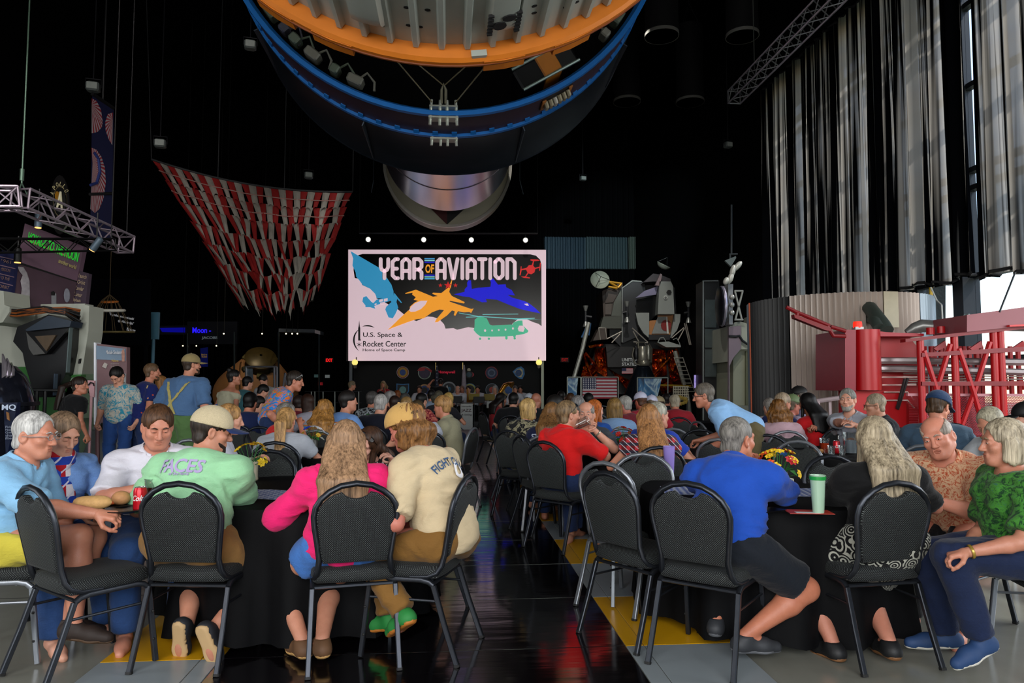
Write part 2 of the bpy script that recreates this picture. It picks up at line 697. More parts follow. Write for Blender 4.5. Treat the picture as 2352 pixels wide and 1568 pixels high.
def ik(S, T, l1, l2, hint):
 S, T = np.asarray(S, float), np.asarray(T, float)
 v = T - S
 d = np.linalg.norm(v)
 mx = (l1 + l2) * .998
 if d > mx:
  T = S + v / d * mx
  d = mx
 u = (T - S) / d
 a = (l1 * l1 - l2 * l2 + d * d) / (2 * d)
 hh = math.sqrt(max(l1 * l1 - a * a, 0))
 hv = np.asarray(hint, float)
 hv = _n(hv - u * np.dot(hv, u))
 return S + u * a + hv * hh, T
def hand_sdf(wr, hdir, pn, side, curl, sc=1.0):
 """palm, four unequal bent fingers and a thumb from the side of the palm"""
 s = SDF()
 x = _n(hdir)
 n = np.asarray(pn, float)
 n = _n(n - x * np.dot(n, x))          # points out of the palm
 y = np.cross(n, x) * side             # towards the thumb
 wr = np.asarray(wr, float)
 P = lambda a, b, c: wr + sc * (x * a + y * b + n * c)
 s.cap(P(-.05, 0, 0), P(.01, 0, 0), .026 * sc, .025 * sc, .015)
 s.cap(P(.018, .014, 0), P(.088, .026, .0), .0165 * sc, .0145 * sc, .016)
 s.cap(P(.018, -.012, 0), P(.082, -.022, 0), .0165 * sc, .0135 * sc, .016)
 s.cap(P(.02, 0, 0), P(.088, 0, 0), .0165 * sc, .0140 * sc, .014)
 for i, (b, ln) in enumerate(((.030, .072), (.010, .080), (-.010, .075), (-.029, .060))):
  p = np.array([.088 - abs(b - .008) * .25, b, 0.0])
  a = R(curl * .75 + 4 * i)
  rr = .0092 - .0005 * i
  for j, fr in enumerate((.45, .31, .24)):
   q = p + np.array([math.cos(a), .06 * (b / .03), math.sin(a)]) * ln * fr
   s.cap(P(*p), P(*q), rr * sc, (rr - .001) * sc, .004)
   rr -= .0009
   p = q
   a += R(curl)
 tb = np.array([.022, .026, .006])
 t1 = tb + np.array([.030, .026, .010 + curl * .0003])
 t2 = t1 + np.array([.030, .004 - curl * .0002, .006 + curl * .0003])
 t3 = t2 + np.array([.022, -.004 - curl * .0002, .004 + curl * .0002])
 s.cap(P(*tb), P(*t1), .0145 * sc, .012 * sc, .012)
 s.cap(P(*t1), P(*t2), .0115 * sc, .0105 * sc, .005)
 s.cap(P(*t2), P(*t3), .0102 * sc, .0088 * sc, .004)
 return s
class Person:
 pass
def _frame(px, py, d, rz, pose, fem, hs, w, lean, bend, side, look, neck, height, zs):
 """spine, head and standing point that bring the crown of the head to (px, py) at distance d"""
 sh = (1.0 if not fem else .93)
 wd_sh = .175 * sh * (1 + (w - 1) * .55)
 stand = pose == 'stand'
 target = W(px, py, d)
 ztop = target.z
 if stand:
  s = max(.6, min(1.16, ztop / 1.765 * (1 + .0016 * abs(lean) * (1 if lean < 30 else 0))))
  if height:
   s = height / 1.765
  zh = .93 * s
 else:
  s = 1.0 * sh if not height else height / 1.765
  zh = zs if zs is not None else .475 + .085 * w
 def spine(ts):
  def dirv(a, b):
   return np.array([math.sin(R(b)) * math.cos(R(a)), math.sin(R(a)), math.cos(R(a)) * math.cos(R(b))])
  hip = np.array([0, 0, zh])
  u1 = dirv(lean, side)
  u2 = dirv(lean + bend, side)
  u0 = dirv(lean - bend * .5, side)
  wst = hip + u0 * .19 * ts
  chest = wst + u1 * .17 * ts
  shm = chest + u2 * .125 * ts
  nb = shm + u2 * .065 * ts
  nd = dirv((lean + bend) * .65 + look[1] * .25 + neck, side * .6 + look[2] * .3)
  hd = nb + nd * .176 * min(ts, 1.05)
  return hip, u0, u1, u2, wst, chest, shm, nb, hd, nd
 Rh = rot3(*look)
 tz = lambda ts: spine(ts)[8][2] + .118 * hs
 ts = s
 if not (stand and not height):
  z0 = tz(s)
  base = zh + .118 * hs
  ts = s * max(.80, min(1.16, (ztop - base) / (z0 - base)))
 sp_ = spine(ts)
 hd = sp_[8]
 ht = hd + Rh @ np.array([0, 0, .118 * hs])
 cz, sz_ = math.cos(R(rz)), math.sin(R(rz))
 root = Vector((target.x - (cz * ht[0] - sz_ * ht[1]), d - (sz_ * ht[0] + cz * ht[1]), 0))
 return root, s, zh, ts, sp_, Rh, sh, wd_sh, stand, cz, sz_
def person(label, px, py, d, rz, pose='sit', sex='m', w=1.0, lean=12, bend=10, side=0, look=(0, 8, 0), hair='short', hc='3a2a1e', hc2=None, hlen=.30,
   skin='c08a6c', top=None, sleeve=.62, hem=-.07, loose=.016, belly=0.0, bottom=None, bkind='pants', arms=None, legs=None, toes=None, shoe=None,
   hi=0, face=False, cap=None, capyaw=0, glasses=None, beard=None, collar=False, group=None, hs=None, height=None, neck=0.0, hands=(38, 38), palms=None,
   eyes_closed=False, dress=False, straps=False, fold=.013, zs=None, mouth_open=False, scoop=0, jaw=1.0, seat=None):
 rng = random.Random(int(px * 7 + py * 13))
 P = Person()
 fem = sex == 'f'
 hs = hs or (1.0 if not fem else .95)
 for _it in range(4 if seat is not None else 1):
  target = W(px, py, d)
  ztop = target.z
  st_ = _frame(px, py, d, rz, pose, fem, hs, w, lean, bend, side, look, neck, height, zs)
  if seat is not None:
   d += .8 * (seat - st_[0].y)
 root, s, zh, ts, sp_, Rh, sh, wd_sh, stand, cz, sz_ = st_
 hip, u0, u1, u2, wst, chest, shm, nb, hd, nd = sp_
 P.root, P.rz = root, R(rz)
 def loc(v):
  v = Vector(v) - root
  return np.array([cz * v.x + sz_ * v.y, -sz_ * v.x + cz * v.y, v.z])
 P.loc = loc
 P.head, P.Rh, P.hs, P.shm, P.chest, P.u1, P.u2, P.wst, P.hip = hd, Rh, hs, shm, chest, u1, u2, wst, hip
 xs = np.array([math.cos(R(side)), 0, -math.sin(R(side))])
 fw = np.cross(u1, xs) * -1
 fw = _n(np.array([0, math.cos(R(lean)), -math.sin(R(lean))]))
 P.fw, P.xs = fw, xs
 Rt = np.stack([xs, np.cross(_n(u1), xs), _n(u1)], 1)
 Rt2 = np.stack([xs, np.cross(_n(u2), xs), _n(u2)], 1)
 # --- limbs
 S = {1: shm + xs * wd_sh - u2 * .032, -1: shm - xs * wd_sh - u2 * .032}
 l1, l2 = .295 * s, .255 * s
 arms = arms or {}
 E, Wr, PN = {}, {}, {}
 for sd in (1, -1):
  a = arms.get(sd)
  if a is None:
   if stand:
    tgt, hint = np.array([sd * (wd_sh + .09 + .05 * (w - 1)), .04 + math.sin(R(lean)) * .35, zh - .06 * s]), (sd * .6, -1, 0)
   else:
    tgt, hint = np.array([sd * .15, .36, .80]), (sd * 1, -.5, -.7)
  else:
   tgt, hint = a
   tgt = loc(tgt) if isinstance(tgt, Vector) else np.asarray(tgt, float)
  e, wr = ik(S[sd], tgt, l1, l2, hint)
  E[sd], Wr[sd] = e, wr
  if palms and sd in palms:
   PN[sd] = np.asarray(palms[sd], float)
  elif stand and a is None:
   PN[sd] = np.array([-sd, 0, 0.])
  else:
   PN[sd] = np.array([-.5 * sd, 0, -1.])
 P.E, P.Wr, P.S = E, Wr, S
 hw = (.095 if not fem else .10) * (1 + (w - 1) * .5) * (s if stand else 1)
 HP = {sd: hip + xs * sd * hw for sd in (1, -1)}
 lt, ls = .43 * s, .42 * s
 legs = legs or {}
 K, A = {}, {}
 for sd in (1, -1):
  lg = legs.get(sd)
  if lg is None:
   if stand:
    tgt, hint = np.array([sd * (hw + .02), 0, .085 * s]), (0, 1, 0)
   else:
    tgt, hint = np.array([sd * (hw + .03), .40, .085]), (sd * .1, 1, .8)
  else:
   tgt, hint = lg
   tgt = loc(tgt) if isinstance(tgt, Vector) else np.asarray(tgt, float)
  k, an = ik(HP[sd], tgt, lt, ls, hint)
  K[sd], A[sd] = k, an
 P.K, P.A = K, A
 T, UP = {}, {}
 for sd in (1, -1):
  T[sd] = _n((toes or {}).get(sd, (sd * .15, 1, -.12)))
  u = np.array([0, .3 if T[sd][2] < -.6 else 0, 1.0]) if T[sd][2] > -.85 else np.array([0, 1.0, .2])
  UP[sd] = _n(u - T[sd] * np.dot(u, T[sd]))
 mt = (1 + (w - 1) * .8)
 def torso(q, t, bulge=0.0):
  g = t + .012 if t > 0 else t
  q.ell(hip + u1 * .03, ((.152 if not fem else .162) * mt + g, .115 * mt + g, .135 * ts + g), Rt, .06)
  q.ell(wst + Rt[:, 1] * (.012 + bulge * .5), ((.150 if not fem else .130) * mt + g, (.106 + bulge * .5) * mt + g, .16 * ts + t), Rt, .07)
  q.ell(chest, ((.155 if not fem else .14) * (1 + (w - 1) * .6) + t, .105 * mt + t, .15 * ts + t), Rt, .06)
  q.cap(S[-1] * .88 + shm * .12, S[1] * .88 + shm * .12, .058 * s + t, None, .06, Rt2[:, 1], 1.15, 1.0)
  q.ell(shm - u2 * .03 + Rt2[:, 1] * -.015, (.13 * sh * mt + t, .085 * mt + t, .085 + t), Rt2, .05)
  for sd in (1, -1):
   q.cap(nb - u2 * .005, S[sd] * .75 + nb * .25, .046 * s + t, .040 * s + t, .04)
   q.cap(S[sd], S[sd] + (E[sd] - S[sd]) * .15, .055 * s * (1 + (w - 1) * .5) + t, None, .04)
   if fem:
    q.ell(chest + u1 * .01 + Rt[:, 1] * (.085 * mt) + xs * sd * .072, (.062 + t, .055 + t, .062 + t), Rt, .04)
 # --- body (skin): one continuous mesh
 b = SDF()
 torso(b, -.004)
 am = (.88 if fem else 1.0) * (1 + (w - 1) * .35) * s
 for sd in (1, -1):
  b.cap(S[sd], E[sd], .050 * am, .040 * am, .03)
  m = E[sd] + (Wr[sd] - E[sd]) * .25
  b.cap(E[sd], m, .040 * am, .043 * am, .02)
  b.cap(m, Wr[sd], .043 * am, .0265 * (1 + (am - 1) * .5), .02, None)
  b.cap(HP[sd], K[sd], .088 * mt * (s if stand else 1), .056 * mt, .04)
  m = K[sd] + (A[sd] - K[sd]) * .3
  b.cap(K[sd], m, .054 * mt, .056 * mt, .025)
  b.cap(m, A[sd], .056 * mt, .034, .025)
  b.cap(A[sd] - UP[sd] * .045 - T[sd] * .03, A[sd] + T[sd] * .10 - UP[sd] * .048, .034, .034, .03)
  b.cap(A[sd] + T[sd] * .08 - UP[sd] * .05, A[sd] + T[sd] * .165 - UP[sd] * .055, .034, .024, .03)
 h = lambda x, y, z: hd + Rh @ (np.array([x, y, z]) * hs)
 b.cap(nb - u2 * .03, h(0, -.02, -.05), (.056 if not fem else .048) * (1 + (w - 1) * .35), (.054 if not fem else .046), .03)
 b.ell(h(0, -.012, .036), np.array([.076, .095, .086]) * hs, Rh, .02)
 b.ell(h(0, .032, -.043), np.array([.055 * jaw, .060, .072]) * hs, Rh, .035)
 b.cap(h(-.012, .074, -.098), h(.012, .074, -.098), .017 * hs, None, .03)
 for sd in (1, -1):
  b.cap(h(sd * .052 * jaw, .0, -.055), h(sd * .026, .06, -.092), .020 * hs, .017 * hs, .035)
  b.ell(h(sd * .043, .062, -.022), np.array([.021, .020, .018]) * hs, Rh, .03)
  b.ell(h(sd * .079, -.008, -.008), np.array([.011, .021, .033]) * hs, Rh @ rot3(sd * 18), .008)
  b.ell(h(sd * .088, -.004, -.006), np.array([.008, .012, .019]) * hs, Rh @ rot3(sd * 18), .006, True)
 b.cap(h(-.036, .080, .027), h(.036, .080, .027), .013 * hs, None, .02)
 for sd in (1, -1):
  b.ell(h(sd * .031, .103, .006), np.array([.019, .018, .011]) * hs, Rh, .016, True)
 b.cap(h(0, .090, .012), h(0, .112, -.030), .0085 * hs, .0125 * hs, .012)
 for sd in (1, -1):
  b.ell(h(sd * .012, .101, -.034), np.array([.010, .011, .008]) * hs, Rh, .008)
  b.ell(h(sd * .031, .082, .006), np.array([.0145, .0105, .0115]) * hs, Rh, .006)
 b.cap(h(-.018, .090, -.058), h(.018, .090, -.058), .0062 * hs, None, .010)
 b.cap(h(-.015, .088, -.070), h(.015, .088, -.070), .0072 * hs, None, .010)
 if mouth_open:
  b.ell(h(0, .100, -.065), np.array([.020, .02, .010]) * hs, Rh, .004, True)
 else:
  b.ell(h(0, .106, -.064), np.array([.026, .014, .0022]) * hs, Rh, .004, True)
 vx = (.0125, .014, .019, .026)[3 - hi] if False else {2: .012, 1: .0145, 0: .021}[hi]
 fv = {2: .0052, 1: .0085, 0: .0155}[hi]
 e = .135 * hs
 v, q = b.mesh(vx, [(hd - np.array([e, e * 1.05, e]), hd + np.array([e, e * 1.05, e]), fv)])
 vs, qs, off = [v], [q], len(v)
 for sd in (1, -1):
  hdv = Wr[sd] - E[sd]
  if palms and (sd, 'd') in palms:
   hdv = np.asarray(palms[(sd, 'd')], float)
  hv, hq = hand_sdf(Wr[sd], hdv, PN[sd], sd * 1.0, hands[0 if sd > 0 else 1], (1.0 if not fem else .90) * (.9 + .1 * s)).mesh({2: .0042, 1: .006, 0: .0085}[hi])
  vs.append(hv)
  qs.append(hq + off)
  off += len(hv)
 body = qmesh('person', np.concatenate(vs), np.concatenate(qs), skin_mat(skin))
 body.location = root
 body.rotation_euler = (0, 0, R(rz))
 tag(body, label, 'person', group)
 P.obj = body
 cv = {2: .0115, 1: .015, 0: .022}[hi]
 # --- top
 if top is not None:
  t = SDF()
  torso(t, loose, belly)
  if not straps:
   for sd in (1, -1):
    if sleeve > 1.0:
     e2 = E[sd] + (Wr[sd] - E[sd]) * (sleeve - 1)
     t.cap(S[sd], E[sd], .056 * am + loose, .047 * am + loose, .035)
     t.cap(E[sd], e2, .047 * am + loose, .034 * am + loose * .8, .025, cut=1)
    elif sleeve > 0:
     e2 = S[sd] + (E[sd] - S[sd]) * sleeve
     t.cap(S[sd], e2, .056 * am + loose, .054 * am + loose * 1.2, .035, cut=1)
  if dress:
   t.cap(hip, hip * np.array([1, 1, 0]) + np.array([0, 0, .30]), .17, .24, .06)
   t.plane((0, 0, .32), (0, 0, -1))
  else:
   t.plane(hip + u1 * hem - (0 if stand else 0), -_n(u1 + np.array([0, -.25 if not stand else 0, 0])))
  t.plane(nb + u2 * (.012 if collar else .006), u2)
  nr = .062 * (1 + (w - 1) * .35) * (1 if not fem else .95)
  if scoop:
   t.ell(nb + Rt2[:, 1] * .06, (nr * 1.15, .075, scoop), Rt2, .01, True)
  t.ell(nb + Rt2[:, 1] * .022, (nr * (.98 if collar else 1.06), nr * 1.12, .030 if not collar else .022), Rt2, .006, True)
  if straps:
   t.plane(shm - u2 * .035, u2)
  v, q = t.mesh(cv)
  if hi:
   v = folds(v, q, fold, seed=rng.randint(0, 999))
  P.top = qmesh('shirt' if not dress else 'dress', v, q, top, body)
 if collar:
  m = MB()
  cr = (.072 if not fem else .06) * (1 + (w - 1) * .35)
  rings = []
  for k in range(17):
   a = R(-248 + 316 * k / 16) + math.pi * 0
   c = nb - u2 * .008 + np.array([0, -.004, 0])
   dv = Rt2[:, 0] * math.cos(a) + Rt2[:, 1] * -math.sin(a) * -1
   dv = Rt2[:, 0] * math.cos(a) + Rt2[:, 1] * math.sin(a)
   drop = .035 if math.sin(a) > 0 else 0
   z0 = u2 * (.042 - drop * math.sin(a) * 1.0)
   rings.append([c + dv * cr * .97 + z0, c + dv * (cr + .006) + z0, c + dv * (cr + .024) + z0 - u2 * .034 - 0 * u2, c + dv * (cr + .018) + z0 - u2 * .036])
  m.loft([[Vector(p) for p in r] for r in rings], True, True)
  m.build('collar', top, body, True)
 # --- bottom
 if bottom is not None:
  t = SDF()
  lo = .012
  t.ell(hip + u1 * .02, ((.150 if not fem else .165) * mt + lo, .115 * mt + lo, .115 + lo), Rt, .05)
  for sd in (1, -1):
   if bkind == 'pants':
    t.cap(HP[sd], K[sd], .092 * mt * (s if stand else 1) + lo, .062 * mt + lo, .04)
    t.cap(K[sd], A[sd] + np.array([0, 0, .0]), .062 * mt + lo, .044 + lo * 1.6, .03, cut=1)
   elif bkind == 'shorts':
    t.cap(HP[sd], HP[sd] + (K[sd] - HP[sd]) * .80, .092 * mt + lo, .078 * mt + lo, .04, cut=1)
   elif bkind == 'shortshorts':
    t.cap(HP[sd], HP[sd] + (K[sd] - HP[sd]) * .38, .094 * mt + lo, .094 * mt + lo, .04, cut=1)
   elif bkind == 'skirt':
    t.cap(HP[sd], HP[sd] + (K[sd] - HP[sd]) * .92, .10 * mt + lo, .085 * mt + lo, .07, cut=1)
  if bkind == 'skirt':
   t.cap((HP[1] + HP[-1]) / 2, (K[1] + K[-1]) / 2 * .92 + hip * .08, .11 * mt + lo, .09 * mt, .09, cut=1)
  t.plane(hip + u1 * .10, u1)
  v, q = t.mesh(cv)
  if hi:
   v = folds(v, q, fold * .8, (8, 8, 9), rng.randint(0, 999))
  P.bottom = qmesh({'pants': 'trousers', 'skirt': 'skirt'}.get(bkind, 'shorts'), v, q, bottom, body)
 # --- shoes
 if shoe is not None:
  smat, sole = shoe
  for sd in (1, -1):
   up = UP[sd]
   base = A[sd] - up * .048
   t = SDF()
   t.cap(base - T[sd] * .035, base + T[sd] * .10, .041, .040, .03)
   t.cap(base + T[sd] * .10 - up * .006, base + T[sd] * .175 - up * .008, .040, .031, .03)
   t.cap(base - T[sd] * .02, A[sd] + up * .0, .040, .040, .03)
   t.plane(A[sd] + up * .004, up)
   t.plane(base - up * .028, -up)
   v, q = t.mesh(.0095)
   so = qmesh('shoe', v, q, smat, body)
   t = SDF()
   t.cap(base - T[sd] * .035, base + T[sd] * .10, .046, .045, .03)
   t.cap(base + T[sd] * .10, base + T[sd] * .178, .045, .036, .03)
   t.plane(base - up * .018, up)
   t.plane(base - up * .037, -up)
   v, q = t.mesh(.0085)
   qmesh('sole', v, q, sole, so)
 # --- hair
 if hair and hair != 'none':
  t = SDF()
  th = {'buzz': .003, 'short': .008, 'bald': .005, 'receding': .006, 'wavyshort': .016}.get(hair, .010)
  if hi == 0:
   th += .004
  t.ell(h(0, -.013, .038), np.array([.077 + th, .096 + th, .087 + th * 1.15]) * hs, Rh, .01)
  t.cap(h(-.034, -.052, -.05), h(.034, -.052, -.05), (.030 + th * .5) * hs, None, .03)
  if hair in ('short', 'buzz', 'bald', 'receding', 'wavyshort', 'pony', 'bun'):
   t.plane(h(0, -.06, -.078), Rh @ np.array([0, .35, -1]))
  fr = .118 if hair not in ('receding',) else .098
  t.ell(h(0, fr, -.042), np.array([.076, .098, .126 if hair != 'receding' else .138]) * hs, Rh, .012, True)
  for sd in (1, -1):
   t.ell(h(sd * .080, .045, -.045), np.array([.045, .058, .062]) * hs, Rh, .01, True)
   if hair in ('short', 'buzz', 'bald', 'receding', 'wavyshort', 'pony', 'bun'):
    t.ell(h(sd * .088, -.006, -.035), np.array([.03, .026, .05]) * hs, Rh, .008, True)
  if hair == 'bald':
   t.ell(h(0, .02, .105), np.array([.068, .115, .082]) * hs, Rh, .008, True)
  spz = np.array([p[2] for p in (hip, wst, chest, shm, nb)])
  spy = np.array([p[1] for p in (hip, wst, chest, shm, nb)])
  hb = h(0, -.085, 0)[1]
  def ye_(z_):
   return hb - .02 if hlen < .2 else min(hb, np.interp(z_, spz, spy) - .118 * mt - loose - .018)
  ye = ye_(h(0, 0, 0)[2] - hlen)
  if hair in ('long', 'curly'):
   nl = 9
   for i in range(nl):
    u = (i / (nl - 1) - .5) * 2
    a0 = h(u * .074, -.055 + .04 * abs(u), .02)
    e0 = np.array([h(u * .074, 0, 0)[0] + u * .035, ye + .05 * u * u, h(0, 0, 0)[2] - hlen * (.93 + .1 * rng.random())])
    mid = (a0 + e0) / 2 + np.array([u * .012, 0, .02])
    mid[1] = min(mid[1] - .02, ye_(mid[2]) + .03 * u * u)
    t.cap(a0, mid, .034, .033 if hair == 'long' else .042, .022)
    t.cap(mid, e0, .033 if hair == 'long' else .042, .014 if hair == 'long' else .026, .022)
   for sd in (1, -1):
    t.cap(h(sd * .070, .0, .02), h(sd * .078, .02, -.06) + np.array([0, 0, -hlen * .3]), .024, .018, .02)
  if hair == 'bob':
   for i in range(7):
    u = (i / 6 - .5) * 2
    a0 = h(u * .068, -.058 + .04 * u * u, .0)
    e0 = h(u * .078, -.062 + .055 * u * u, -.085 - hlen * .25)
    t.cap(a0, e0, .034, .026, .02)
   for sd in (1, -1):
    t.cap(h(sd * .074, .012, .01), h(sd * .076, .028, -.075), .020, .016, .02)
  if hair == 'pony':
   a0 = h(0, -.115, .035 if hlen < .4 else .0)
   t.ell(a0, (.026, .026, .026), None, .01)
   m1 = a0 + np.array([0, -.035, -.06])
   e0 = np.array([a0[0] + .01, ye_(a0[2] - hlen) - .01, a0[2] - hlen])
   m1[1] = min(m1[1], ye_(m1[2]))
   for dx in (-.02, 0, .02):
    t.cap(a0, m1 + np.array([dx, 0, 0]), .022, .03, .02)
    t.cap(m1 + np.array([dx, 0, 0]), e0 + np.array([dx * 1.6, 0, rng.uniform(-.03, .03)]), .03, .012, .02)
  if hair == 'bun':
   t.ell(h(0, -.075, .125), np.array([.042, .040, .036]) * hs, Rh, .012)
  v, q = t.mesh({2: .0062, 1: .0095, 0: .016}[hi])
  if hi:
   n = vnormals(v, q)
   lc = v - hd
   ang = np.arctan2(lc[:, 0], -lc[:, 1])
   long_ = hair in ('long', 'curly', 'pony', 'bob')
   kz = 5.0 if hair in ('curly', 'wavyshort') else 1.2
   fq = 9 if hair != 'curly' else 7
   g = vnoise(np.stack([ang * fq, lc[:, 2] * (26 if hair == 'curly' else 4 * kz), lc[:, 1] * 6], 1), 3)
   g2 = vnoise(np.stack([ang * fq * 2.7, lc[:, 2] * 5 * kz, lc[:, 1] * 9], 1), 4)
   am_ = {'curly': .014, 'wavyshort': .008, 'buzz': .0008, 'short': .0045, 'receding': .002, 'bald': .002}.get(hair, .005)
   v = v + n * (am_ * (g + .5 * g2))[:, None]
  P.hair = qmesh('hair', v, q, hair_mat(hc, hc2), body)
 if beard:
  t = SDF()
  t.ell(h(0, .033, -.052), np.array([.0645, .066, .080]) * hs, Rh, .01)
  t.cap(h(-.02, .074, -.103), h(.02, .074, -.103), .024 * hs, None, .02)
  t.plane(h(0, .0, -.030), Rh @ np.array([0, .45, 1]))
  t.plane(h(0, .0, 0), Rh @ np.array([0, -1, .0]))
  t.ell(h(0, .108, -.062), np.array([.024, .03, .011]) * hs, Rh, .006, True)
  t.ell(h(0, .10, -.02), np.array([.055, .05, .026]) * hs, Rh, .01, True)
  v, q = t.mesh({2: .0062, 1: .009, 0: .016}[hi])
  if len(v):
   qmesh('beard', v, q, hair_mat(beard, None, 160), body)
 # --- face details
 if face:
  for sd in (1, -1):
   op = .0024 if eyes_closed else .0050
   m = MB()
   m.ball(h(sd * .0312, .0895, .005), np.array([.0122, .0052, op]) * hs, 14, 8, Matrix(Rh.tolist()))
   m.build('eye', M('c9bfb6', .2, 0, .03), body, True)
   m = MB()
   m.ball(h(sd * .0312, .0925, .0045 if not eyes_closed else .0035), np.array([.0048, .003, min(op, .0046)]) * hs, 12, 8, Matrix(Rh.tolist()))
   m.build('iris', M('2c1e16', .1, 0, .05), body, True)
   m = MB()
   m.tube([h(sd * .014, .098, .024), h(sd * .030, .098, .031), h(sd * .046, .086, .024)], [.0035 * hs, .0042 * hs, .002 * hs], 6)
   m.build('eyebrow', hair_mat(hc), body, True)
   m = MB()
   lid = []
   for k in range(9):
    u = -1 + 2 * k / 8
    lid.append(h(sd * .0312 + .0135 * u, .0945 - .006 * u * u, .0045 + op * 1.05 * (1 - u * u)))
   m.tube(lid, [(.0014 + .0012 * (1 - abs(-1 + k / 4))) * hs for k in range(9)], 6)
   m.build('eyelid', skin_mat(skin), body, True)
  m = MB()
  m.tube([h(-.022, .091, -.0615), h(-.01, .0985, -.0575), h(0, .0985, -.0590), h(.01, .0985, -.0575), h(.022, .091, -.0615)], [.001, .0028, .0030, .0028, .001], 7)
  m.tube([h(-.020, .090, -.066), h(-.009, .0965, -.0705), h(0, .0975, -.0715), h(.009, .0965, -.0705), h(.020, .090, -.066)], [.001, .0030, .0036, .0030, .001], 7)
  m.build('lips', lipmat(skin, fem), body, True)
 if glasses:
  m = MB()
  gz, gy, tilt = (.006, .108, 0) if glasses[1] == 'on' else (.088, .070, 1)
  for sd in (1, -1):
   ring = []
   for k in range(14):
    a = 2 * math.pi * k / 14
    ring.append(h(sd * .032 + .024 * math.cos(a), gy - (0 if not tilt else .5 * .018 * (math.sin(a))), gz + .018 * math.sin(a) * (1 if not tilt else .7)))
   m.tube(ring, .0018 if glasses[1] == 'on' else .003, 6, closed=True)
   if tilt:
    m.prism([(0, 0)], .001) if False else None
    m.v += [tuple(p) for p in ring]
    m.f.append(tuple(range(len(m.v) - 14, len(m.v))))
   m.tube([h(sd * .056, gy - .004, gz + .004), h(sd * .080, .03, gz - (.006 if not tilt else .03)), h(sd * .083, -.02, gz - (.01 if not tilt else .07))], .0022, 6)
  m.tube([h(-.009, gy, gz + .004), h(.009, gy, gz + .004)], .002, 6)
  m.build('glasses', M(glasses[0], .2, .3, .05), body, True)
 if cap:
  cmat, bmat = cap[:2]
  Rc = Rh @ rot3(capyaw, cap[2] if len(cap) > 2 else 0)
  hc_ = lambda x, y, z: hd + Rc @ (np.array([x, y, z]) * hs)
  t = SDF()
  ex = .017 if hair in ('short', 'buzz', 'none', 'bald', None) else .022
  t.ell(hc_(0, -.006, .040), np.array([.079 + ex, .098 + ex, .089 + ex]) * hs, Rc, .01)
  t.plane(hc_(0, 0, .030), Rc @ np.array([0, -.06, -1]))
  if capyaw > 90:
   t.ell(hc_(0, .12, .045), np.array([.034, .05, .030]) * hs, Rc, .004, True)
  v, q = t.mesh({2: .006, 1: .009, 0: .016}[hi])
  co = qmesh('cap', v, q, cmat, body)
  if capyaw <= 90 or cap[-1] == 'brim':
   m = MB()
   top_, bot_ = [], []
   rr = []
   for k in range(15):
    a = R(12 + 156 * k / 14)
    rows = []
    for r_ in (.0, .5, 1.0):
     x = .080 * math.cos(a) * (1 + .05 * r_)
     y = .050 + .060 * math.sin(a) + .092 * r_ * math.sin(a) ** .8
     z = .036 - .012 * r_ - 2.2 * x * x + .004
     rows.append((x, y, z))
    rr.append([Vector(hc_(*p)) for p in rows] + [Vector(hc_(p[0], p[1], p[2] - .006)) for p in rows[::-1]])
   m.loft(rr, True, True)
   m.build('brim', bmat, co, True)
  m = MB()
  m.ball(hc_(0, -.006, .040 + (.089 + ex)), .008, 8, 6)
  m.build('button', bmat, co, True)
 return P
def decal(P, surf, name, s, mat, center, w, back=True, arch=0.0, rot=0.0, off=.008, h=None):
 """lettering printed on cloth: letters laid over the surface of a garment (local frame: seen from behind or in front)"""
 cu = bpy.data.curves.new(name, 'FONT')
 cu.body = s
 cu.align_x = 'CENTER'
 cu.align_y = 'CENTER'
 cu.resolution_u = 3
 cu.offset = .02
 o = bpy.data.objects.new(name, cu)
 COL.objects.link(o)
 bpy.context.view_layer.update()
 me = bpy.data.meshes.new_from_object(o)
 bpy.data.objects.remove(o)
 n = len(me.vertices)
 co = np.zeros(n * 3, np.float32)
 me.vertices.foreach_get('co', co)
 co = co.reshape(-1, 3)
 sx = w / (co[:, 0].max() - co[:, 0].min())
 sy = sx if h is None else h / (co[:, 1].max() - co[:, 1].min())
 x, z = co[:, 0] * sx, co[:, 1] * sy
 if arch:
  a = x / arch
  x, z = np.sin(a) * (arch + z), np.cos(a) * (arch + z) - arch
 if rot:
  x, z = x * math.cos(R(rot)) - z * math.sin(R(rot)), x * math.sin(R(rot)) + z * math.cos(R(rot))
 sm = surf.data
 bv = BVHTree.FromPolygons([v.co for v in sm.vertices], [tuple(p.vertices) for p in sm.polygons])
 sg = 1 if back else -1
 lx = Vector(P.xs) * sg
 nz = Vector(P.u1)
 ny = Vector(P.fw) * sg
 c = Vector(center)
 out = []
 last = c
 for a, b in zip(x, z):
  o0 = c + lx * float(a) + nz * float(b) - ny * .5
  hit = bv.ray_cast(o0, ny)
  p = hit[0] - ny * off if hit[0] is not None else o0 + ny * .5
  out.append(tuple(p))
 me.vertices.foreach_set('co', np.array(out, np.float32).ravel())
 me.materials.clear()
 me.materials.append(mat)
 me.update()
 ob = bpy.data.objects.new(name, me)
 COL.objects.link(ob)
 ob.parent = P.obj
 return ob
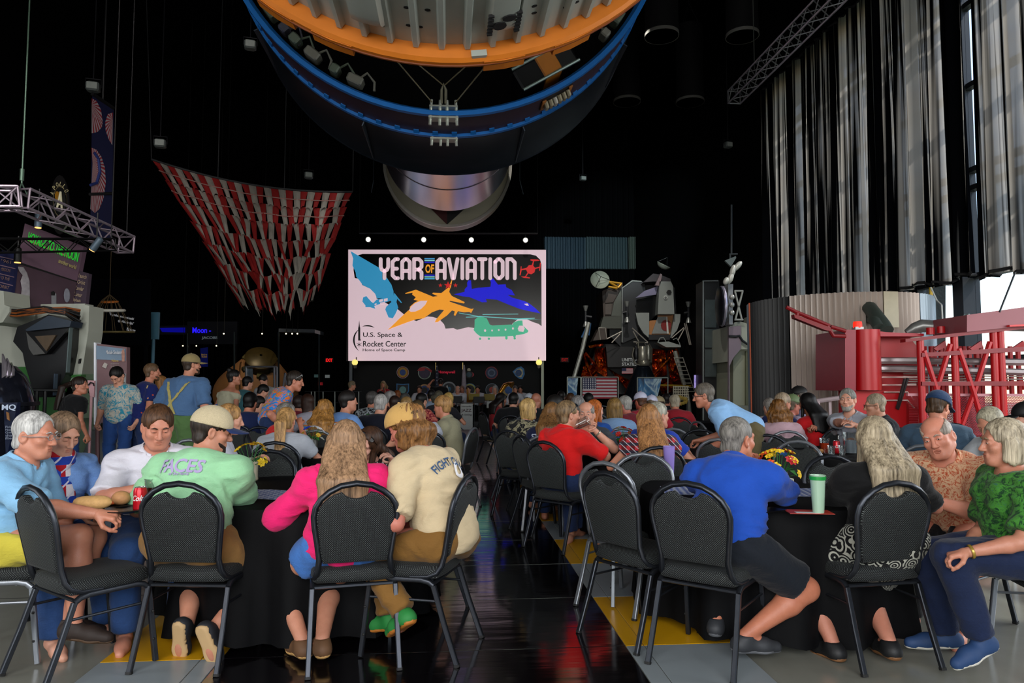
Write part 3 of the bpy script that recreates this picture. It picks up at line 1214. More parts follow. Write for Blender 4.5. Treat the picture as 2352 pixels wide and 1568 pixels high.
# ------------------------------------------------------------------ the hall
TH = math.atan(-141 / F)
AX = Vector((math.sin(TH), math.cos(TH), 0))      # along the aisle
NX = Vector((math.cos(TH), -math.sin(TH), 0))     # to the right of the aisle
def RM(u, v, z=0.0):
 return NX * u + AX * v + Vector((0, 0, z))
def WV(px, py, v):
 """point seen at pixel (px, py) on the cross plane at aisle distance v"""
 a = W(px, py, 10.0)
 o = Vector((0, 0, H))
 d = a - o
 return o + d * (v / d.dot(AX))
def uv_of(p):
 return p.dot(NX), p.dot(AX)
RZ = -TH   # rotation of things squared up with the aisle
def rbox(m, u0, u1, v0, v1, z0, z1, ch=0.0):
 return m.box(RM((u0 + u1) / 2, (v0 + v1) / 2, (z0 + z1) / 2), (u1 - u0, v1 - v0, z1 - z0), RZ, ch=ch)
def floor_mat(name, c1, c2, rough, rvar, seed, spec=.5, wave=(.05, .02)):
 t = NT(name)
 n = t.noise(t.coords(), 1.3 + seed * .1, 5, .6, .6)
 n2 = t.noise(t.coords((1, .25, 1), rot=(0, 0, .3)), 5, 3)
 t.col(t.mix(t.math('ADD', t.math('MULTIPLY', n, .7), t.math('MULTIPLY', n2, .3)), lin(c1), lin(c2)))
 sm = t.noise(t.coords((1, 3, 1)), 2.1, 4, .7, 1.0)
 t.l(t.math('ADD', t.math('MULTIPLY', sm, rvar), rough - rvar * .5), t.b.inputs['Roughness'])
 t.b.inputs['Specular IOR Level'].default_value = spec
 t.bump(t.noise(t.coords((.5, 4, 1)), 1.6, 3), *wave)
 return t.m
concrete = floor_mat('polished_concrete', '615e55', '8c8e84', .20, .14, 1)
blackfl = floor_mat('black_polished_floor', '060507', '0e0b0e', .12, .05, 2, .5, (.12, .02))
blackfl.node_tree.nodes['Principled BSDF'].inputs['IOR'].default_value = 3.2
graytile = floor_mat('grey_tile', '7a8286', '8d9599', .30, .1, 3, .4)
glowfl = floor_mat('pale_floor_screen_glow', '8a7078', '94787f', .45, .1, 5, .3)  # pale slabs with the screen's pink glow put into their colour
yeltile = floor_mat('yellow_tile', 'b8860e', 'cf9a14', .30, .1, 4, .4)
darkwall = M('07070a', .85, 0, .3, 2, spec=.1)
m = MB()
rbox(m, -13.3, 11.3, -7.3, 39, -.12, -.006)
floor = struct(m.build('floor', concrete), 'polished grey brown concrete floor of the hall')
def piece(name, mat, u0, u1, v0, v1, cache={}):
 key = (name, round(u1 - u0, 4), round(v1 - v0, 4), mat.name)
 if key not in cache:
  mm = MB()
  mm.box((0, 0, -.005), (u1 - u0 - .005, v1 - v0 - .005, .010), ch=.0018)
  o = mm.build(name, mat, floor)
  cache[key] = o.data
 else:
  o = bpy.data.objects.new(name, cache[key])
  COL.objects.link(o)
  o.parent = floor
 o.location = RM((u0 + u1) / 2, (v0 + v1) / 2, 0)
 o.rotation_euler = (0, 0, RZ)
 return o
SR, SL, TW, BL = .951, -1.169, .60, .896
v = 3.883 - 5 * BL
for i in range(34):
 mat = yeltile if (i - 5) % 2 == 0 else graytile
 if v < 24:
  piece('tile', mat, SR, SR + .10, v, v + BL)
  piece('tile', mat, SR + .10, SR + TW, v, v + BL)
  piece('tile', mat, SL - TW, SL - .10, v, v + BL)
  piece('tile', mat, SL - .10, SL, v, v + BL)
 if v < 25:
  piece('slab', blackfl if v < 19.9 or v > 22.8 else glowfl, SL, SR, v, v + BL)
 v += BL
# seams sawn in the concrete
seam = MB()
for vv in (2.6, 5.1, 7.6, 10.1, 12.6):
 rbox(seam, SR + TW + .02, 9.6, vv - .004, vv + .004, -.008, -.0052)
 rbox(seam, -10.9, SL - TW - .02, vv - .004, vv + .004, -.008, -.0052)
seam.build('joint', M('161513', .9), floor)
# walls and ceiling, black
def ribbed(u0, u1, vv, z0, z1, step, dep, face=-1):
 mm = MB()
 n = int((u1 - u0) / step)
 prof = []
 for i in range(n):
  a = u0 + (u1 - u0) * i / n
  s = (u1 - u0) / n
  prof += [(a, 0), (a + s * .25, dep), (a + s * .5, dep), (a + s * .75, 0)]
 prof.append((u1, 0))
 mm.loft([[RM(a, vv + face * b, z0) for a, b in prof], [RM(a, vv + face * b, z1) for a, b in prof]], False, False)
 return mm
mm = ribbed(-13, 11, 38, 0, 17, .30, .06)
rbox(mm, -13, 11, 38.0, 38.3, 0, 17)
struct(mm.build('wall_back', darkwall), 'far black ribbed metal wall')
m = MB()
rbox(m, -13.3, -13, -7, 38.3, 0, 17)
struct(m.build('wall_left', darkwall), 'black wall of the hall on the exhibit side')
m = MB()
rbox(m, -13.3, 11.3, -7, 38.3, 17, 17.3)
struct(m.build('ceiling', darkwall), 'black ceiling of the hall')
m = MB()
rbox(m, -13.3, -6.6, -7.3, -7, 0, 17)
rbox(m, 7.6, 11.3, -7.3, -7, 0, 17)
rbox(m, -6.6, 7.6, -7.3, -7, 6.4, 17)
struct(m.build('wall_front', darkwall), 'entrance wall behind the camera with a tall opening')
# right wall: solid far end, solid top, glazing v 3..21
m = MB()
rbox(m, 10.0, 10.3, 20.6, 38.3, 0, 17)
rbox(m, 10.0, 10.3, -7, 2, 0, 17)
rbox(m, 10.0, 10.3, 2, 20.6, 9.75, 17)
rbox(m, 10.0, 10.3, 2, 20.6, 0, .3)
struct(m.build('wall_right', darkwall), 'black wall beside and above the tall glazing')
fr = MB()
VS = [2 + 1.55 * i for i in range(13)]
ZS = [.3, 1.9, 3.5, 5.2, 5.55, 7.2, 8.8, 9.15, 9.75]
for vv in VS:
 rbox(fr, 9.92, 10.12, vv - .055, vv + .055, .3, 9.75)
for zz in ZS:
 rbox(fr, 9.94, 10.1, 2, 20.6, zz - .05, zz + .05)
for vv in VS[1::3]:
 rbox(fr, 9.70, 9.92, vv - .14, vv + .14, .3, 9.75)
win = struct(fr.build('window_1', M('3a3d42', .5, .4)), 'tall aluminium glazing behind the black curtains')
gt = NT('window_glass')
gt.t.nodes.remove(gt.b)
tr = gt.n('BsdfTransparent')
gl = gt.n('BsdfGlossy')
gl.inputs['Roughness'].default_value = .02
mx = gt.n('MixShader')
fz = gt.n('LayerWeight')
fz.inputs['Blend'].default_value = .5
nz = gt.noise(gt.coords(), 3, 2)
tr_c = gt.mix(nz, (.93, .96, .97, 1), (.97, .98, .99, 1))
gt.l(tr_c, tr.inputs['Color'])
gt.l(gt.math('MULTIPLY', gt.math('POWER', fz.outputs[1], 4), .45), mx.inputs[0])
gt.l(tr.outputs[0], mx.inputs[1])
gt.l(gl.outputs[0], mx.inputs[2])
gt.l(mx.outputs[0], gt.out.inputs[0])
GLASS = gt.m
pm = {}
for i in range(12):
 for j in range(len(ZS) - 1):
  hgt = ZS[j + 1] - ZS[j] - .10
  if round(hgt, 3) not in pm:
   mm = MB()
   mm.box((0, 0, 0), (.012, 1.44, hgt))
   pm[round(hgt, 3)] = mm.build('pane', GLASS, win)
   o = pm[round(hgt, 3)]
  else:
   o = pm[round(hgt, 3)].copy()
   COL.objects.link(o)
  o.location = RM(10.02, (VS[i] + VS[i + 1]) / 2, (ZS[j] + ZS[j + 1]) / 2)
  o.rotation_euler = (0, 0, RZ)
# ground and trees outside
m = MB()
rbox(m, 10.3, 60, -30, 60, -.3, -.1)
struct(m.build('ground', M('8a8f78', .9, 0, .2, .4)), 'pale ground outside the glazing')
for i, (u, vv, hh, lb) in enumerate(((24, 9, 6.0, 'round pale green tree outside the glazing'), (30, 16, 7.5, 'taller tree farther off outside the glazing'), (22, 17.5, 4.5, 'small bushy tree outside beyond the striped pod'))):
 t = thing('tree', lb, 'tree', RM(u, vv, -.1))
 mm = MB()
 mm.tube([(0, 0, 0), (.1, 0, hh * .3), (0, .1, hh * .6)], [.22, .17, .09])
 mm.build('trunk', M('5a4a3a', .9), t, True)
 rng = random.Random(i)
 mm = MB()
 for k in range(420):
  a, b = rng.uniform(0, 6.28), rng.uniform(-.9, 1)
  rr = hh * .34 * rng.uniform(.55, 1.0)
  c = Vector((rr * math.cos(a) * math.sqrt(1 - b * b), rr * math.sin(a) * math.sqrt(1 - b * b), hh * .65 + rr * b))
  e = Euler((rng.uniform(0, 3), rng.uniform(0, 3), rng.uniform(0, 3))).to_matrix()
  s_ = rng.uniform(.12, .26)
  mm.add([c + e @ Vector(q) for q in ((-s_, -s_ * .5, 0), (s_, -s_ * .5, .05), (s_, s_ * .5, 0), (-s_, s_ * .5, .05))], [(0, 1, 2, 3)])
 cr = mm.build('crown', M('7f9a62', .8, 0, .35, 2), t)
 cr['kind'] = 'stuff'
# curtains: gathered black voile; painted noise bands stand in for lit and shaded folds
def curtain_mat():
 t = NT('black_voile')
 t.t.nodes.remove(t.b)
 co = t.n('TexCoord')
 sx = t.n('SeparateXYZ')
 t.l(co.outputs['Object'], sx.inputs[0])
 cb = t.n('CombineXYZ')
 t.l(sx.outputs[1], cb.inputs[1])
 sl = t.math('MULTIPLY', sx.outputs[2], .007)
 t.l(sl, cb.inputs[2])
 wide = t.noise(cb.outputs[0], 1.05, 2, .5)
 finer = t.noise(cb.outputs[0], 7.5, 3, .75)
 thr = t.math('ADD', t.math('MULTIPLY', wide, .6), t.math('MULTIPLY', finer, .6))
 rp = t.n('ValToRGB')
 rp.color_ramp.elements[0].position = .60
 rp.color_ramp.elements[1].position = .66
 t.l(thr, rp.inputs[0])
 dif = t.n('BsdfDiffuse')
 dif.inputs['Color'].default_value = lin('08090c')
 trl = t.n('BsdfTranslucent')
 trl.inputs['Color'].default_value = (.30, .275, .245, 1)
 trp = t.n('BsdfTransparent')
 trp.inputs['Color'].default_value = (.8, .85, .9, 1)
 m1 = t.n('MixShader')
 m1.inputs[0].default_value = .035
 t.l(trl.outputs[0], m1.inputs[1])
 t.l(trp.outputs[0], m1.inputs[2])
 m2 = t.n('MixShader')
 t.l(rp.outputs[0], m2.inputs[0])
 t.l(dif.outputs[0], m2.inputs[1])
 t.l(m1.outputs[0], m2.inputs[2])
 t.l(m2.outputs[0], t.out.inputs[0])
 return t.m
CURT = curtain_mat()
def curtain(v0, v1, u, z0, z1, label, seed):
 rng = random.Random(seed)
 n = int((v1 - v0) / .035)
 ph = [rng.uniform(0, 6.28) for _ in range(4)]
 mm = MB()
 rows = []
 for k in range(13):
  z = z1 + (z0 - z1) * k / 12
  row = []
  for i in range(n + 1):
   vv = v0 + (v1 - v0) * i / n
   am = .05 + .05 * k / 12
   off = am * (math.sin(vv * 17 + ph[0]) + .7 * math.sin(vv * 29.3 + ph[1] + .1 * k) + .5 * math.sin(vv * 7.1 + ph[2]))
   zz = z + (.04 * math.sin(vv * 5 + ph[3]) + .03 * math.sin(vv * 13) if k == 12 else 0)
   row.append(Vector((off, vv - v0, zz)))
  rows.append(row)
 mm.loft(rows, False, False)
 o = mm.build('curtain', CURT, None, True, 180)
 o.location = RM(u, v0, 0)
 o.rotation_euler = (0, 0, RZ)
 tag(o, label, 'curtain', 'black curtains over the tall glazing')
 hm = MB()
 hm.tube([rows[-1][i] + Vector((0, 0, .05)) for i in range(0, n + 1, 2)], .028, 6)
 hm.build('hem', M('0a0a0d', .9), o, True)
 hm = MB()
 hm.tube([rows[0][i] for i in range(0, n + 1, 3)], .03, 6)
 hm.build('heading_tape', M('0a0a0d', .9), o, True)
 return o
curtain(13.85, 19.6, 9.0, 3.20, 9.95, 'black curtain above the pale corrugated pod, farthest of three', 1)
curtain(11.36, 14.0, 8.9, 3.25, 9.95, 'middle black curtain bordered by a bright slit of daylight', 2)
curtain(4.6, 11.335, 9.0, 3.20, 9.95, 'near black curtain ending over the open window band', 3)
# square box truss
def truss(name, a, b, w, label, mat, group=None, bay=None, cross=True):
 a, b = Vector(a), Vector(b)
 L = (b - a).length
 ax = (b - a).normalized()
 up = Vector((0, 0, 1))
 sd = ax.cross(up).normalized()
 up = sd.cross(ax).normalized()
 t = thing(name, label, 'truss', a, 0, group)
 cs = [sd * x * w / 2 + up * y * w / 2 for x, y in ((-1, -1), (1, -1), (1, 1), (-1, 1))]
 for c in cs:
  mm = MB()
  mm.bar(c, c + ax * L, w * .075, 7)
  mm.build('chord', mat, t, True)
 n = max(2, int(L / (bay or w)))
 web = MB()
 for i in range(n):
  p, q = ax * L * i / n, ax * L * (i + 1) / n
  for k in range(4):
   c0, c1 = cs[k], cs[(k + 1) % 4]
   if i % 2:
    c0, c1 = c1, c0
   web.bar(p + c0, q + c1, w * .04, 5)
 wb = web.build('web_bar', mat, t, True)
 wb['kind'] = 'stuff'
 for i in (0, n):
  mm = MB()
  p = ax * L * i / n
  for k in range(4):
   mm.bar(p + cs[k], p + cs[(k + 1) % 4], w * .055, 6)
  mm.build('end_frame', mat, t, True)
 return t
ALU = M('b8bcc2', .35, .7, .1)
truss('curtain_truss', RM(8.15, 19.6, 9.75), RM(8.15, 9.5, 9.75), .36, 'silver box truss rising along the top of the curtains', ALU, bay=.30)
mm = MB()
mm.bar(RM(8.15, 18.2, 9.95), RM(8.15, 18.2, 16.9), .012)
mm.ball(RM(8.15, 18.2, 13.8), (.05, .05, .09))
tag(mm.build('truss_cable', M('8a8f88', .4, .6)), 'thin steel cable holding up the curtain truss', 'cable')
# wires hanging in the open window band
for (p, q, lb) in (((2138, 660, 11.6), (2163, 700, 11.2), 'pale slack wire beside the yellow post at the pod'),):
 mm = MB()
 mm.tube([W(p[0], p[1], p[2]), W(2152, 690, 11.4), W(q[0], q[1], q[2]), W(2166, 752, 11.2)], .012)
 tag(mm.build('wire', M('d0d4d0', .5)), lb, 'wire')
mm = MB()
mm.bar(W(2332, 625, 9.6), W(2296, 716, 9.4), .012)
tag(mm.build('stay_cable', M('2a2d33', .5)), 'dark slanting cable crossing the open window', 'cable')
# lit strip of ribbed cladding high on the far wall
for k, (x0, x1, c, lb) in enumerate(((1250, 1344, '2c4858', 'dark blue ribbed cladding panel high on the far wall'), (1345, 1440, '4a6268', 'grey blue ribbed cladding panel high behind the lunar lander'), (1444, 1528, '66766c', 'pale green grey ribbed cladding panel high behind the lander'))):
 p0, p1 = WV(x0, 545, 37.9), WV(x1, 619, 37.9)
 ua, ub = p0.dot(NX), p1.dot(NX)
 mm = MB()
 n = 16
 prof = []
 for i in range(n):
  a = ua + (ub - ua) * i / n
  s_ = (ub - ua) / n
  prof += [(a, 0), (a + s_ * .2, -.07), (a + s_ * .5, -.07), (a + s_ * .7, 0)]
 prof.append((ub, 0))
 mm.loft([[RM(a, 37.76 + b, z) for a, b in prof] for z in (p1.z, p0.z)] + [[RM(a, 37.935, z) for a, b in prof] for z in (p0.z, p1.z)], False, False)
 tag(mm.build('cladding_panel', M(c, .45, .3, .15)), lb, 'panel')
# hanging acoustic drums under the ceiling
for (px, py, d, wd, lb) in ((1520, 84, 20, 78, 'dark acoustic drum high up, left of two top ones'), (1705, 85, 20, 74, 'dark ribbed acoustic drum high up beside the truss'), (1440, 235, 27, 62, 'dark acoustic drum low down beside the rocket'), (1585, 236, 27, 64, 'dark acoustic drum hanging low between rocket and curtains')):
 c = W(px, py, d)
 r = wd / 2 * d / F
 t = thing('acoustic_drum', lb, 'drum', c, 0, 'acoustic drums under the ceiling')
 mm = MB()
 mm.lathe([(r, 0), (r, 3.0), (r - .03, 3.0), (r - .03, 0)], n=28)
 mm.build('shell', M('0b0b0e', .8), t, True)
 mm = MB()
 mm.lathe([(r + .015, 0), (r + .015, .09), (r - .04, .09), (r - .04, 0), (r + .015, 0)], n=28, cap=False)
 mm.build('rim', M('8a8a84', .6), t, True)
 mm = MB()
 for k in range(3):
  a = k * 2.09
  mm.bar((r * .9 * math.cos(a), r * .9 * math.sin(a), 3), (0, 0, 4.0), .012)
 mm.bar((0, 0, 4.0), (0, 0, 16.9 - c.z), .015)
 mm.build('hanger', M('202024', .6), t)
# small ceiling fixtures glimpsed in the dark
for (px, py, d, lb) in ((214, 200, 15, 'small pale floodlight above the parachute banner'), (368, 330, 17, 'small pale floodlight above the big striped parachute'), (709, 403, 22, 'small square floodlight above the parachute corner'), (1339, 410, 30, 'small square floodlight right of the capsule'), (575, 104, 16, 'dark spotlight left of the rocket'), (1672, 333, 24, 'grey camera housing on the far column')):
 c = W(px, py, d)
 t = thing('floodlight', lb, 'light', c, .3)
 mm = MB()
 mm.box((0, 0, 0), (.26, .22, .20), ch=.03)
 mm.build('housing', M('6e7674', .5, .3), t)
 mm = MB()
 mm.box((0, -.115, 0), (.20, .012, .14))
 mm.build('lens', M('a9b0aa', .2), t)
 mm = MB()
 mm.tube([(-.15, 0, 0), (-.15, 0, .18), (.15, 0, .18), (.15, 0, 0)], .012, 6)
 mm.bar((0, 0, .18), (0, 0, 16.98 - c.z), .012)
 mm.build('yoke', M('1c1c20', .5), t)
# ------------------------------------------------------------------ the rocket hung under the ceiling, axis along the aisle
RU, RZC = -.12, 8.60
def RK(ang, r, v):
 """point on the rocket: angle from straight down, positive to the right"""
 a = R(ang)
 return RM(RU + r * math.sin(a), v, RZC - r * math.cos(a))
def ring(mm, prof, n=96, cap=False, a0=-180, a1=180):
 """revolve (radius, v) profile about the rocket axis"""
 full = a1 - a0 >= 360
 rows = []
 for r, v in prof:
  rows.append([RK(a0 + (a1 - a0) * j / n, r, v) for j in range(n if full else n + 1)])
 return mm.loft(rows, cap, full)
WHITE = M('a9b0a8', .45, .1, .10, 3, bump=.05, bscale=40)
ORANGE = M('d8791c', .5, .1, .15, 4)
DARKSTEEL = M('2c333d', .38, .75, .25, 2.5)
BLUE = M('1c6fc0', .4, .2, .12, 5)
PLUM = M('3a2533', .55, .2, .25, 3)
stage = thing('rocket_stage', 'huge white ribbed rocket stage with orange end ring overhead', 'rocket', RM(RU, 6, RZC))
mm = MB()
ring(mm, [(3.30, 2.0), (3.30, 8.02), (3.05, 8.02), (3.05, 2.0), (3.30, 2.0)])
bw(mm, 'skin', WHITE, stage, True)
rb0 = None
for k in range(72):
 a = -180 + 360 * k / 72
 if abs(a) > 62:
  continue
 mm = MB()
 w_ = 1.0
 mm.loft([[RK(a - w_ * .9, 3.295, v), RK(a - w_ * .45, 3.375, v), RK(a + w_ * .45, 3.375, v), RK(a + w_ * .9, 3.295, v)] for v in (2.0, 7.90, 7.955)], True)
 bw(mm, 'rib', WHITE, stage)
mm = MB()
ring(mm, [(3.30, 7.98), (3.46, 7.98), (3.50, 8.02), (3.50, 8.14), (3.40, 8.20), (3.40, 8.30), (3.28, 8.32), (3.0, 8.32), (3.0, 7.98), (3.30, 7.98)])
bw(mm, 'end_ring', ORANGE, stage, True)
for a in (-33, -21, 12, 26):
 mm = MB()
 mm.loft([[RK(a - 4, 3.40, v), RK(a - 4, 3.505, v), RK(a, 3.513, v), RK(a + 4, 3.505, v), RK(a + 4, 3.40, v)] for v in (8.03, 8.26)], True)
 bw(mm, 'ring_segment', ORANGE, stage)
mm = MB()
ring(mm, [(3.42, 8.07), (3.515, 8.08), (3.515, 8.10), (3.42, 8.11)], 96)
bw(mm, 'seam', M('7a3a08', .6), stage, True)
def pod(a0, a1, v0, v1, hgt, name, mat, nr=7):
 mm = MB()
 rows = []
 for i in range(9):
  t = i / 8
  v = v0 + (v1 - v0) * t
  k = 1 - max(0, (t - .8) / .2) ** 2 * .55
  row = []
  for j in range(nr):
   u = j / (nr - 1)
   b = min(1, min(u, 1 - u) * 5)
   row.append(RK(a0 + (a1 - a0) * u, 3.29 + hgt * k * (b ** .5), v))
  rows.append(row)
 mm.loft(rows, True, False)
 return bw(mm, name, mat, stage, True)
pod(-17.5, -9.5, 6.4, 7.66, .16, 'fairing', WHITE)
br = pod(8.0, 15.0, 6.55, 7.66, .11, 'bracket', WHITE)
for (a, v, ra, rv) in ((10.6, 7.42, .9, .05), (12.2, 7.28, .9, .04)):
 mm = MB()
 pts = [RK(a + ra * 1.4 * math.cos(t * .449), 3.413, v + rv * 1.6 * math.sin(t * .449)) for t in range(14)]
 pts2 = [RK(a + ra * 1.4 * math.cos(t * .449), 3.36, v + rv * 1.6 * math.sin(t * .449)) for t in range(14)]
 mm.loft([pts, pts2], True)
 bw(mm, 'opening', M('0a0a0c', .8), stage)
for sd in (8.9, 14.0):
 for k in range(6):
  mm = MB()
  v = 7.2 + .075 * k
  mm.loft([[RK(sd - .5, q, v), RK(sd + .5, q, v), RK(sd + .5, q, v + .03), RK(sd - .5, q, v + .03)] for q in (3.38, 3.412)], True)
  bw(mm, 'slot', M('0a0a0c', .8), stage)
for (a, v) in ((-6.2, 7.25), (-6.2, 7.62), (-4.0, 7.62), (-2.4, 7.25), (17.5, 7.35), (17.8, 7.5), (24.5, 7.6), (27, 7.6)):
 mm = MB()
 mm.loft([[RK(a + .55 * math.cos(t * .785), q, v + .025 * math.sin(t * .785)) for t in range(8)] for q in (3.29, 3.304)], True)
 bw(mm, 'vent_hole', M('050506', .9), stage)
mm = MB()
mm.loft([[RK(5.6, q, 7.93), RK(8.6, q, 7.93), RK(8.2, q, 8.03), RK(7.1, q, 8.08), RK(6.0, q, 8.03)] for q in (3.40, 3.47)], True)
bw(mm, 'lifting_lug', WHITE, stage)
iu = thing('instrument_ring', 'black hoop with two bright blue flanges hanging ahead of the orange ring', 'rocket', RM(RU, 10.5, RZC))
mm = MB()
ring(mm, [(3.29, 10.12), (3.29, 10.98), (3.24, 10.98), (3.24, 10.12), (3.29, 10.12)])
bw(mm, 'skin', PLUM, iu, True)
for v in (10.05, 10.93):
 mm = MB()
 ring(mm, [(3.27, v), (3.335, v), (3.335, v + .085), (3.22, v + .085), (3.27, v)])
 bw(mm, 'flange', BLUE, iu, True)
for k in range(34):
 a = -84 + 168 * k / 33
 for v in (10.135, 10.90):
  mm = MB()
  mm.loft([[RK(a - .5, 3.28, v), RK(a + .9, 3.28, v), RK(a + .9, 3.325, v), RK(a - .5, 3.325, v)], [RK(a - .5, 3.28, v + (.06 if v < 10.5 else -.06)), RK(a + .9, 3.28, v + (.06 if v < 10.5 else -.06)), RK(a + .9, 3.30, v + (.06 if v < 10.5 else -.06)), RK(a - .5, 3.30, v + (.06 if v < 10.5 else -.06))]], True)
  bw(mm, 'gusset', BLUE, iu)
rng = random.Random(4)
for k, a in enumerate((-70, -66, -61, -57.5, -53, -47, -43, -37, -30, -24, 56, 50)):
 mm = MB()
 c = RK(a, 3.10, 10.16)
 e = Matrix.Rotation(RZ, 3, 'Z') @ Matrix.Rotation(-R(a), 3, 'Y')
 s_ = rng.uniform(.10, .26)
 mm.box(c, (s_, .22, .13), rot=e, ch=.02)
 mm.tube([c, c + e @ Vector((.1, 0, .18)), c + e @ Vector((.25, 0, .10)), c + e @ Vector((.3, 0, -.02))], .018, 6)
 bw(mm, 'avionics_box', M(rng.choice(['5f6a5c', '7b7a70', '4a4a55']), .5, .3), iu)
for a in (30.5,):
 e = Matrix.Rotation(RZ, 3, 'Z') @ Matrix.Rotation(-R(a), 3, 'Y')
 mm = MB()
 c = RK(a, 2.92, 10.35)
 mm.box(c, (.95, .5, .34), rot=e, ch=.03)
 bx = bw(mm, 'battery_case', M('101013', .35, .3), iu)
 mm = MB()
 mm.box(c + e @ Vector((.05, -.01, 0)), (.30, .52, .36), rot=e, ch=.02)
 bw(mm, 'strap', M('b06a1c', .5), iu)
 for s_ in (-1, 1):
  mm = MB()
  mm.bar(c + e @ Vector((-.48, -.27, .17 * s_)), c + e @ Vector((.48, -.27, .17 * s_)), .022, 8)
  bw(mm, 'rail', M('7a8a84', .35, .6), iu, True)
mm = MB()
mm.loft([[RK(a, q, v) for a, v in ((26.5, 10.32), (35.5, 10.32), (35.5, 10.72), (26.5, 10.72))] for q in (3.285, 3.30)], True)
bw(mm, 'access_panel', M('1a1416', .5), iu)
for k in range(6):
 mm = MB()
 a = 27.6 + 1.35 * k
 c = RK(a, 3.32, 10.52)
 mm.tube([RK(a, 3.29, 10.45), RK(a, 3.36, 10.50), RK(a, 3.36, 10.58), RK(a, 3.29, 10.62)], .035, 8)
 bw(mm, 'connector', M('b0a68c' if k != 2 else 'd8d4c8', .3, .5), iu, True)
for a in (26.9, 35.0):
 mm = MB()
 mm.loft([[RK(a + da, q, v) for da, v in ((-.5, 10.36), (.6, 10.36), (.6, 10.68), (-.5, 10.68))] for q in (3.30, 3.318)], True)
 bw(mm, 'orange_plate', M('a8662a', .5), iu)
# clamps and slings at the bottom of the ring
for v in (10.09, 10.97):
 mm = MB()
 for q in (3.22, 3.38):
  mm.loft([[RK(a, q - .012, v + dv) for a, dv in ((-3.6, -.09), (3.6, -.09), (3.6, .09), (-3.6, .09))], [RK(a, q + .012, v + dv) for a, dv in ((-3.6, -.09), (3.6, -.09), (3.6, .09), (-3.6, .09))]], True)
 for a in (-3.2, -.9, .9, 3.2):
  mm.bar(RK(a, 3.10, v), RK(a, 3.47, v), .022)
 bw(mm, 'clamp', M('c8ccc0', .35, .7), iu)
mm = MB()
mm.tube([RK(-.6, 3.15, 10.09), RK(-.6, 2.95, 10.09), RK(0, 2.86, 10.09), RK(.6, 2.95, 10.09), RK(.6, 3.15, 10.09)], .022, 7)
bw(mm, 'shackle', M('a8a490', .35, .7), iu, True)
slg = thing('sling', 'four thin wires running from the orange ring down to the blue hoop', 'cable', RK(0, 2.86, 10.09))
for (a, b, q, aa) in ((-10.5, 8.1, 2.87, -.35), (9.5, 8.1, 2.87, .35), (-13.5, 8.1, 3.14, -3), (13, 8.1, 3.14, 3)):
 mm = MB()
 mm.bar(RK(a, 3.2, 8.32), RK(aa, q, 10.09), .009)
 bw(mm, 'wire', M('a89a78', .4, .5), slg, True)
mm = MB()
ring(mm, [(3.33, 11.05), (3.39, 12.66), (3.42, 12.70), (3.36, 12.74), (3.30, 12.70), (3.25, 11.05), (3.33, 11.05)], 96)
ad = tag(mm.build('adapter_shell', DARKSTEEL, None, True), 'dark steel cylinder of the rocket behind the blue flanges', 'rocket')
for a in (22, -22, 60, -60):
 mm = MB()
 mm.loft([[RK(a - .15, q, v) for v in (11.06, 12.66)] + [RK(a + .15, q, v) for v in (12.66, 11.06)] for q in (3.33, 3.405)], True)
 mm.build('seam', M('4a525c', .4, .6), ad)
mm = MB()
ring(mm, [(0.0, 10.62), (3.23, 10.62), (3.23, 10.18), (3.215, 10.18), (3.215, 10.60), (0, 10.60)], 64)
bw(mm, 'dark_backing', M('030304', .9, spec=.05), iu)  # black disc and liner added to keep the hoop's inside dark
# silver service module
sm = thing('service_module', 'shiny silver cylinder of the rocket reflecting the pink screen', 'rocket', RM(RU, 18, RZC))
SILV = M('c9c2c8', .30, 1.0, .06, 2)
mm = MB()
ring(mm, [(1.93, 13.2), (1.93, 21.35), (1.80, 21.40), (1.80, 13.2), (1.93, 13.2)], 96)
bw(mm, 'hull', SILV, sm, True)
for v in (16.6, 19.0):
 mm = MB()
 ring(mm, [(1.928, v), (1.945, v + .01), (1.945, v + .05), (1.928, v + .06)], 96)
 bw(mm, 'band', M('8a8088', .3, .9), sm, True)
cm = thing('capsule_end', 'beige round end disc with dark notched triangle behind the silver cylinder', 'rocket', RM(RU, 23.2, RZC))
mm = MB()
ring(mm, [(.0, 22.9), (2.0, 22.9), (2.07, 22.95), (2.07, 23.6), (1.2, 24.6), (0, 24.7)], 80)
bw(mm, 'disc', M('9a937c', .45, .15, .12, 1.2), cm, True)
mm = MB()
ring(mm, [(2.0, 22.87), (2.09, 22.87), (2.09, 22.95), (2.0, 22.95), (2.0, 22.87)], 80)
bw(mm, 'rim', M('c8c4b8', .3, .6), cm, True)
for nm, pts, c in (('notch', ((-.02, -2.0), (-1.05, -1.0), (-.02, -1.0)), '4a0a0c'), ('notch', ((-.02, -2.0), (-.02, -1.0), (1.05, -1.0)), '050506')):
 mm = MB()
 mm.loft([[RM(RU + p[0], q, RZC + p[1]) for p in pts] for q in (22.86, 22.92)], True)
 bw(mm, nm, M(c, .6), cm)
mm = MB()
mm.bar(RM(RU, 21.4, RZC), RM(RU, 22.95, RZC), .5, 16)
bw(mm, 'spine', M('2a2a2e', .5, .4), cm, True)
